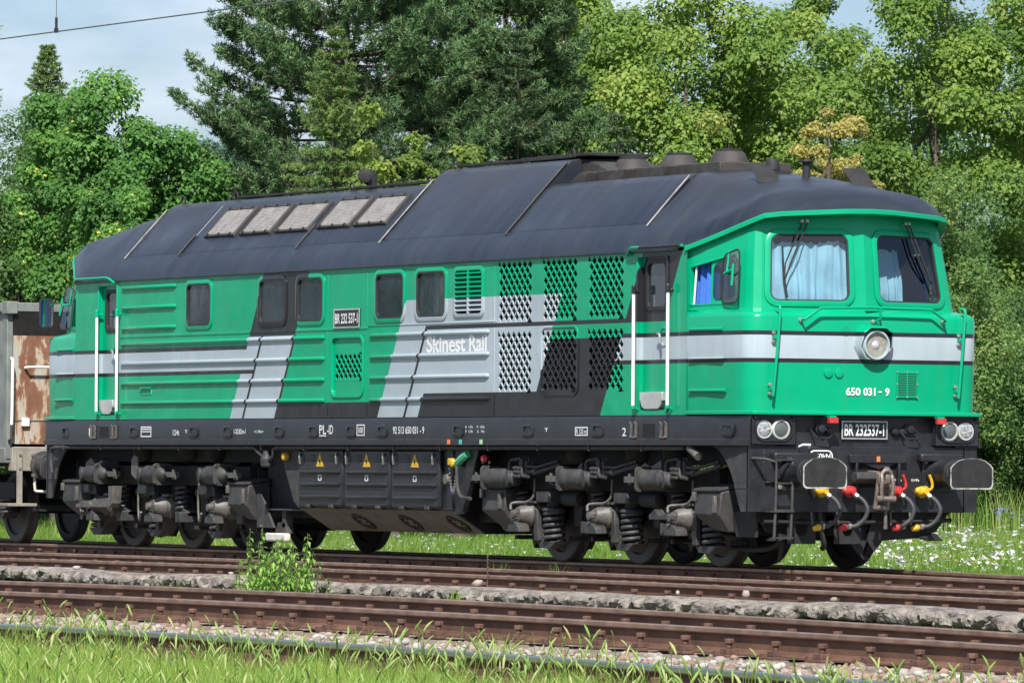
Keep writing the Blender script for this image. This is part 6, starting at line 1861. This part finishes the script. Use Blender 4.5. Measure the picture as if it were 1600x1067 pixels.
pine('blue_pine_tree', -58.0, 23.5, 8.9, 1.5, 1.9, 'needle_blue', 'lower bluish pine between the maple and the big pine', 17, 13, 10, dens=1.6)
broadleaf('far_tree', -70.0, 28.6, 7.9, 1.9, 1.0, 'leaf_maple', 'distant green tree with a yellow patch between maple and pine', 18, .14, 10000, lumps=40, tintbias=.16)
spruce('spruce_tree', -40.6, 17.3, 9.35, 2.5, 1.75, 'needle_spruce', 'light green spruce with drooping twigs standing before the big pine', 19, 28, 11, power=.95)
broadleaf('plum_tree', -31.6, 14.2, 7.5, 1.3, 3.4, 'leaf_plum', 'small yellow-green tree with thin stems above the radiator screens', 20, .16, 2200, lumps=44, spread=.5)
broadleaf('plum_tree', -31.2, 15.3, 7.3, 1.0, 3.6, 'leaf_plum', 'rounded yellow-green tree beside the horn on the locomotive roof', 21, .16, 2000, lumps=40, spread=.52)
spruce('dark_spruce_tree', -50.4, 26.0, 10.2, 1.5, 2.6, 'needle_dark', 'dense dark spruce behind the hump of the locomotive roof', 22, 26, 11)
spruce('dark_spruce_tree', -44.5, 25.2, 8.2, 1.5, 1.9, 'needle_dark', 'shorter dark spruce between the big pine and the fan domes', 23, 22, 10)
broadleaf('walnut_tree', -59.5, 34.8, 13.6, 3.5, 2.5, 'leaf_walnut', 'tall yellow-green walnut tree above the fan domes', 24, .19, 22000, lumps=120, spread=.62)
broadleaf('walnut_tree', -62.0, 33.0, 13.2, 2.3, 4.5, 'leaf_walnut', 'loose yellow-green tree right of the big pine', 25, .18, 8000, lumps=64, spread=.6)
broadleaf('leafy_tree', -36.5, 22.0, 6.9, 1.5, 1.0, 'leaf_dark', 'dark green leafy tree just behind the fan domes', 26, .12, 13000, lumps=54, tintbias=.15)
broadleaf('mixed_tree', -38.0, 24.3, 7.9, 1.35, 1.0, 'leaf_mixed', 'olive tree with yellowing top left of the yellow tree', 27, .12, 11000, lumps=50)
broadleaf('yellow_tree', -33.5, 23.7, 8.15, .98, 3.2, 'leaf_yellow', 'small bright yellow tree above the cab roof', 28, .11, 3400, lumps=64, spread=.52)
broadleaf('walnut_tree', -54.2, 38.0, 13.3, 3.3, 2.0, 'leaf_walnut', 'big yellow-green broadleaf tree above the cab at right', 29, .19, 22000, lumps=120, spread=.62, tintbias=-.05)
broadleaf('dark_tree', -61.0, 44.6, 11.4, 1.9, 1.0, 'leaf_dark', 'dark green tree at the upper right picture edge', 30, .13, 12000, lumps=60, tintbias=.1)
broadleaf('leafy_tree', -41.0, 30.0, 7.3, 1.8, .5, 'leaf_hedge', 'light green leafy tree right behind the cab roof', 31, .12, 15000, lumps=70, tintbias=.18)
broadleaf('shrub', -47.0, 33.8, 6.6, 1.75, .0, 'leaf_hedge', 'tall green shrub filling the right side behind the cab', 32, .12, 17000, group='shrubs at the right', lumps=80, cat='shrub', tintbias=.12)
broadleaf('shrub', -49.4, 36.4, 5.4, 1.7, -.4, 'leaf_hedge', 'dark green shrub beside the far buffer', 33, .11, 17000, group='shrubs at the right', lumps=80, cat='shrub', squash=.3)
broadleaf('shrub', -45.6, 35.7, 5.0, 1.6, -.4, 'leaf_hedge', 'dense shrub at the right picture edge', 34, .11, 15000, group='shrubs at the right', lumps=70, cat='shrub', squash=.3)
broadleaf('shrub', -51.5, 38.9, 3.4, 1.7, -.4, 'leaf_dark', 'low dark shrub at the edge of the flower meadow', 35, .10, 13000, group='shrubs at the right', lumps=60, cat='shrub', squash=.2)
for i, (x_, y_, h_, w_, lab) in enumerate(((-84, 32, 8.2, 3.0, 'far dark tree closing the gap behind the maple'), (-86, 40, 10.5, 3.4, 'far dark tree behind the big pine'),
        (-84, 44.5, 12.0, 3.4, 'far dark tree between the pines and the walnut'), (-81, 48, 12.6, 3.2, 'far dark tree behind the walnut'),
        (-78, 51.5, 12.4, 3.2, 'far dark tree behind the right broadleaf tree'), (-75, 55.0, 10.5, 3.0, 'far dark tree behind the right shrubs'))):
    broadleaf('far_tree', x_, y_, h_, w_, .2, 'leaf_dark', lab, 60 + i, .22, 7000, lumps=70, tintbias=.15)

broadleaf('walnut_tree', -64.6, 34.6, 14.0, 2.4, 3.0, 'leaf_walnut', 'light green tree between the second pine and the tall walnut', 70, .19, 9000, lumps=80, spread=.62)
broadleaf('walnut_tree', -61.5, 39.2, 13.2, 2.2, 3.0, 'leaf_walnut', 'yellow-green tree between the tall walnut and the right broadleaf tree', 71, .19, 10000, lumps=80, spread=.62)
broadleaf('maple_tree', -53.2, 17.1, 9.0, 1.5, .5, 'leaf_maple', 'green maple between the bushy maple and the left picture edge', 73, .16, 11000, lumps=60, spread=.85, tintbias=.05)
broadleaf('far_tree', -66.0, 25.0, 8.4, 2.0, .5, 'leaf_maple', 'light green tree filling the dip between maple and pine', 74, .15, 9000, lumps=60, tintbias=.05)
broadleaf('hazel_tree', -52.0, 14.6, 7.6, 1.3, .3, 'leaf_dark', 'green bushy tree at the very left edge above the wagon', 72, .13, 9000, lumps=46, tintbias=.2)
for i, (x_, y_, h_, w_) in enumerate(((-36.5, -19.0, 7.5, 1.3), (-47.0, -21.5, 9.0, 1.6), (-41.5, -22.0, 5.5, 1.2))):
    broadleaf('trackside_tree', x_, y_, h_, w_, .8 + i * .5, 'leaf_dark', ['tree reflected in the middle side windows of the locomotive', 'tall tree reflected in the rearmost side window', 'low tree reflected between the side windows'][i], 90 + i, .2, 2600, lumps=40, group='trees reflected in the side windows')

# ---- grass and flowers
F_ = 10276.8
def wedge(n, d0, d1, seed, u0=-420, u1=2020, pw=1.0):
    """ground positions spread over the strip the meadow occupies, between two distances"""
    r = np.random.default_rng(seed)
    D = d0 + (d1 - d0) * r.random(n) ** pw
    u = r.uniform(u0, u1, n)
    fx_, fy_ = -math.sin(YAW), math.cos(YAW)
    rx_, ry_ = math.cos(YAW), math.sin(YAW)
    X = CAM_POS.x + D * (fx_ + rx_ * (u - 800) / F_); Y = CAM_POS.y + D * (fy_ + ry_ * (u - 800) / F_)
    return X, Y, D, r
def blades(X, Y, Z, hgt, wid, r, lean=.35, seg2=True):
    n = len(X)
    a = r.uniform(0, 2 * PI, n); ln = r.uniform(0, lean, n) * hgt
    b = r.uniform(0, 2 * PI, n)
    S = np.stack([np.cos(a), np.sin(a), np.zeros(n)], 1) * (wid / 2)[:, None]
    B = np.stack([X, Y, Z], 1)
    O = np.stack([np.cos(b) * ln, np.sin(b) * ln, hgt * .96], 1)
    M_ = B + O * np.array([.32, .32, .60])
    V = np.stack([B - S, B + S, M_ + S * .75, M_ - S * .75, B + O], 1).reshape(-1, 3)
    i = np.arange(n)[:, None] * 5
    Fc = np.concatenate([i + np.array([0, 1, 2]), i + np.array([0, 2, 3]), i + np.array([3, 2, 4])], 1).reshape(-1, 3)
    return V, Fc
def stuff(name, V, Fc, m, tint, label, cat):
    o = fast_mesh(name, V, Fc, m, None, tint)
    o['label'] = label; o['category'] = cat; o['kind'] = 'stuff'
    return o
# meadow beyond the track
X, Y, D, r = wedge(430000, 62, 175, 71, pw=1.25)
patch = np.sin(X * .35 + 1.7 * np.sin(Y * .22)) * np.cos(Y * .41 + X * .13)
ok = (Y > 1.75 + .25 * np.sin(X * 1.3)) & (Y < 60) & (r.random(len(X)) < .80 + .3 * patch)
X, Y, D, patch = X[ok], Y[ok], D[ok], patch[ok]
h_ = r.uniform(.10, .30, len(X)) * (1.0 + .35 * patch) * np.clip((Y - 1.2) / 2.5, .45, 1)
V, Fc = blades(X, Y, np.full(len(X), -.335), h_, np.full(len(X), .020) * (D / 90), r, .5)
stuff('meadow_grass', V, Fc, 'grass_far', np.repeat(np.clip(.45 + .22 * patch + r.normal(0, .2, len(X)), 0, 1), 3), 'green meadow grass beyond the locomotive track', 'grass')
def umbels(n, seed, u0, u1, d0, d1, s0, s1, z0, z1, m, label, name='wild_flowers', cat='flowers'):
    X, Y, D, r = wedge(n, d0, d1, seed, u0, u1)
    ok = Y > 2.3; X, Y = X[ok], Y[ok]; n = len(X)
    sz = r.uniform(s0, s1, n); K = 7
    cen = np.stack([X, Y, r.uniform(z0, z1, n)], 1)
    P = np.repeat(cen, K, 0) + np.c_[r.normal(0, .35, (n * K, 2)) * np.repeat(sz, K)[:, None], r.normal(0, .08, n * K) * np.repeat(sz, K)]
    Nn = unit(np.array([0, 0, 1.0]) + r.normal(0, .4, (n * K, 3)))
    A = unit(np.cross(Nn, rand_dirs(r, n * K)))
    ln = np.repeat(sz, K) * r.uniform(.35, .6, n * K)
    V, Fc = kites(P, A, Nn, ln, ln * .9, .05)
    stuff(name, V, Fc, m, np.repeat(r.random(n * K), 2), label, cat)
umbels(1000, 81, 1280, 1700, 70, 150, .03, .06, -.16, .02, 'petal_white', 'small white daisies dotted over the meadow')
umbels(90, 82, 1350, 1700, 72, 140, .10, .18, -.05, .12, 'petal_white', 'wide white umbel flowers in the meadow')
umbels(200, 83, 1300, 1700, 70, 140, .03, .05, -.16, .0, 'petal_yellow', 'scattered small yellow flowers in the meadow')
umbels(46, 84, 1540, 1680, 118, 140, .08, .13, .0, .35, 'petal_blue', 'blue flower spikes by the shrubs')
umbels(700, 85, 300, 1300, 68, 110, .03, .06, -.16, .0, 'petal_white', 'white flowers seen beneath the locomotive')
# tall stalks at the hedge foot
X, Y, D, r = wedge(2600, 122, 150, 86, 1420, 1720)
V, Fc = blades(X, Y, np.full(len(X), -.33), r.uniform(.4, 1.25, len(X)), np.full(len(X), .022), r, .35)
stuff('tall_grass', V, Fc, 'grass_far', np.repeat(np.clip(r.normal(.6, .25, len(X)), 0, 1), 3), 'tall grass stalks at the foot of the shrubs', 'grass')

# foreground grass
r = np.random.default_rng(91)
n = 760000
X = r.uniform(24, 56, n); Y = r.uniform(-27.5, -17.8, n)
edge = -17.95 + .10 * np.sin(X * .9) + .10 * np.sin(X * 2.3 + 1)
dens = np.clip((edge - Y) / .6, 0, 1)
dx_, dy_ = X - CAM_POS.x, Y - CAM_POS.y
depth = dx_ * -math.sin(YAW) + dy_ * math.cos(YAW); lat = dx_ * math.cos(YAW) + dy_ * math.sin(YAW)
ok = (r.random(n) < dens) & (depth > 15) & (np.abs(lat / depth) < .15)
X, Y, depth = X[ok], Y[ok], depth[ok]
clump = .5 + .5 * np.sin(X * 3.1 + 2 * np.sin(Y * 2.7)) * np.sin(Y * 3.7 + X)
h_ = r.uniform(.14, .36, len(X)) * (.75 + .35 * clump)
V, Fc = blades(X, Y, np.full(len(X), -.335), h_, r.uniform(.004, .0085, len(X)), r, .6)
stuff('foreground_grass', V, Fc, 'grass_near', np.repeat(np.clip(.35 + .3 * clump + r.normal(0, .2, len(X)), 0, 1), 3), 'fresh green grass along the bottom of the picture', 'grass')
# foxtail seed heads on bent stalks
n = 6000
X = r.uniform(26, 52, n); Y = r.uniform(-26, -17.0, n)
edge = -17.8 + .5 * np.sin(X * .9)
ok = (Y < edge) | (r.random(n) < .10)
X, Y = X[ok], Y[ok]
dx_, dy_ = X - CAM_POS.x, Y - CAM_POS.y
depth = dx_ * -math.sin(YAW) + dy_ * math.cos(YAW); lat = dx_ * math.cos(YAW) + dy_ * math.sin(YAW)
ok = (depth > 17) & (np.abs(lat / depth) < .15); X, Y = X[ok], Y[ok]
n = len(X)
HV, HF, HT, SV, SF, ST = [], [], [], [], [], []
ov = os_ = 0
prof = [(0, .15), (.12, .75), (.35, 1.0), (.65, .92), (.88, .6), (1, .1)]
for i in range(n):
    hgt = r.uniform(.20, .46); b = r.uniform(0, 2 * PI); ln = r.uniform(.02, .12)
    base = np.array([X[i], Y[i], -.335]); o = np.array([math.cos(b), math.sin(b), 0])
    P = [base, base + np.array([0, 0, hgt * .5]) + o * ln * .2, base + np.array([0, 0, hgt]) + o * ln]
    w = np.array([-o[1], o[0], 0]) * .0022; w2 = np.cross(w, [0, 0, 1.0])
    vs = []
    for p_ in P: vs += [p_ - w, p_ + w, p_ + w2]
    SV += vs
    for k in (0, 3):
        for a_, c_ in ((0, 1), (1, 2), (2, 0)):
            SF += [(os_ + k + a_, os_ + k + c_, os_ + k + 3 + c_), (os_ + k + a_, os_ + k + 3 + c_, os_ + k + 3 + a_)]
    os_ += 9; ST += [r.uniform(.2, .7)] * 12
    L_ = r.uniform(.05, .095); R_ = L_ * r.uniform(.065, .09); tint = r.uniform(.1, 1)
    d0 = unit(np.array([0, 0, 1.0]) + o * r.uniform(.2, .7)); d1 = unit(d0 + o * r.uniform(.2, .8))
    c = P[-1].copy()
    for k, (t_, q) in enumerate(prof):
        c = P[-1] + d0 * L_ * t_ + (d1 - d0) * L_ * t_ * t_ * .6
        s1 = unit(np.cross(d0, [.3, .8, .1])); s2 = np.cross(d0, s1)
        for a_ in range(6):
            rr_ = R_ * q * (1.15 if (a_ + k) % 2 else .85)
            HV.append(c + (s1 * math.cos(a_ * PI / 3) + s2 * math.sin(a_ * PI / 3)) * rr_)
    for k in range(5):
        for a_ in range(6):
            j = (a_ + 1) % 6
            HF += [(ov + k * 6 + a_, ov + k * 6 + j, ov + k * 6 + 6 + j), (ov + k * 6 + a_, ov + k * 6 + 6 + j, ov + k * 6 + 6 + a_)]
            HT += [tint, tint]
    ov += 36
stuff('foxtail_heads', np.array(HV), np.array(HF), 'foxtail', HT, 'foxtail seed heads rising above the foreground grass', 'grass')
stuff('foxtail_stalks', np.array(SV), np.array(SF), 'grass_near', ST, 'thin foxtail stalks in the foreground grass', 'grass')
umb_n = 260
X = r.uniform(28, 48, umb_n); Y = r.uniform(-25, -18.3, umb_n)
P = np.stack([X, Y, r.uniform(-.18, -.06, umb_n)], 1); P = np.repeat(P, 5, 0) + r.normal(0, .006, (umb_n * 5, 3))
Nn = unit(np.array([0, 0, 1.0]) + r.normal(0, .6, (umb_n * 5, 3))); A = unit(np.cross(Nn, rand_dirs(r, umb_n * 5)))
V, Fc = kites(P, A, Nn, np.full(umb_n * 5, .014), np.full(umb_n * 5, .012), .05)
stuff('buttercups', V, Fc, 'petal_yellow', np.repeat(r.random(umb_n * 5), 2), 'tiny yellow flowers in the foreground grass', 'flowers')

# ---- tufts along the edging and between rails
def tuft(x, y, z, n, h, label, seed, m='grass_near', spread=.08):
    r = np.random.default_rng(seed)
    X = x + r.normal(0, spread, n); Y = y + r.normal(0, spread * .5, n)
    V, Fc = blades(X, Y, np.full(n, z), r.uniform(.4, 1.0, n) * h, np.full(n, .008), r, .8)
    o = fast_mesh('grass_tuft', V, Fc, m, None, np.repeat(np.clip(r.normal(.5, .2, n), 0, 1), 3))
    o['label'] = label; o['category'] = 'grass'; o['group'] = 'grass tufts along the rails'
tuft(24.3, -9.42, -.30, 60, .26, 'tall thin grass tuft in front of the concrete edging, right of the middle', 1, spread=.07)
tuft(25.2, -9.45, -.30, 90, .20, 'wide low grass tuft at the foot of the edging wall', 2, spread=.22)
tuft(26.1, -9.45, -.30, 110, .22, 'dense grass tuft at the foot of the edging wall near the right', 3, spread=.20)
tuft(27.3, -9.45, -.30, 60, .22, 'rightmost grass tuft at the foot of the edging wall', 4, spread=.12)
tuft(18.8, -9.35, -.16, 40, .20, 'small grass tuft against the edging under the front bogie', 5, spread=.05)
tuft(8.6, -3.2, -.2, 46, .30, 'grass tuft between the rails below the middle wheel of the front bogie', 6, 'grass_far', .06)
tuft(7.5, -3.3, -.2, 46, .30, 'grass tuft between the rails left of the dry weed', 7, 'grass_far', .10)
tuft(12.9, -9.45, -.20, 60, .16, 'leafy tuft at the edging left of the nettle bush', 8, spread=.12)
tuft(33.0, -16.0, -.20, 40, .30, 'grass tuft growing in the gravel strip', 9, spread=.08)
tuft(27.0, -16.2, -.20, 60, .26, 'grass tuft in the gravel at left', 10, spread=.15)
tuft(29.5, -15.4, -.20, 40, .20, 'thin grass tuft in the gravel near the brown rail', 11, spread=.10)

# ---- nettle bush growing in front of the edging
NB = thing('nettle_bush', (16.9, -10.1, -.3), 'bright green nettle bush growing in front of the concrete edging', 'bush')
r = np.random.default_rng(44)
sm = MB(); LP, LA, LN, LL, LT = [], [], [], [], []
for i in range(95):
    bx_, by_ = 16.82 + r.normal(0, .20), -10.1 + r.normal(0, .13)
    hh = r.uniform(.25, .72) * (1.4 if i % 12 == 0 else 1) * (1 - .62 * min(1, abs(bx_ - 16.85) / .42))
    tx, ty = bx_ + (bx_ - 16.8) * .3 + r.normal(0, .04), by_ + r.normal(0, .05)
    P = [Vector((bx_, by_, -.3)), Vector(((bx_ + tx) / 2, (by_ + ty) / 2, -.3 + hh * .55)), Vector((tx, ty, -.3 + hh + .1))]
    sm.tube(P, [.006, .005, .003], 4, 3)
    nl = int(16 + hh * 34)
    for k in range(nl):
        s = .12 + .88 * (k + r.random()) / nl
        q = P[0].lerp(P[1], s * 2) if s < .5 else P[1].lerp(P[2], s * 2 - 1)
        a = k * 2.4 + r.uniform(-.5, .5)
        LP.append(tuple(q)); LA.append((math.cos(a), math.sin(a), r.uniform(-1.5, .15))); LN.append((math.cos(a) * .5, math.sin(a) * .5, 1))
        LL.append(r.uniform(.05, .135) * (1 - .5 * s)); LT.append(np.clip(r.normal(.55, .2) - .25 * (s > .85), 0, 1))
sm.build('stems', 'twig', NB)
LL = np.array(LL)
V, Fc = kites(np.array(LP), np.array(LA), np.array(LN), LL, LL * .46, .18, .25)
fast_mesh('leaves', V, Fc, 'leaf_nettle', NB, np.repeat(LT, 2))
# dry weed stalk
DW = thing('dry_weed', (17.1, -8.2, -.03), 'dry brown weed stalk standing on the concrete edging', 'weed')
w = MB().tube([(17.1, -8.2, -.03), (17.12, -8.2, .12), (17.10, -8.2, .27)], .004, 5)
w.build('stem', 'twig', DW)
w = MB()
for i in range(12):
    z = .06 + i * .017; s = (-1) ** i
    w.tube([(17.11, -8.2, z), (17.11 + s * .05, -8.2 - s * .02, z + .035)], [.003, .006], 4)
w.build('twigs', 'twig', DW)
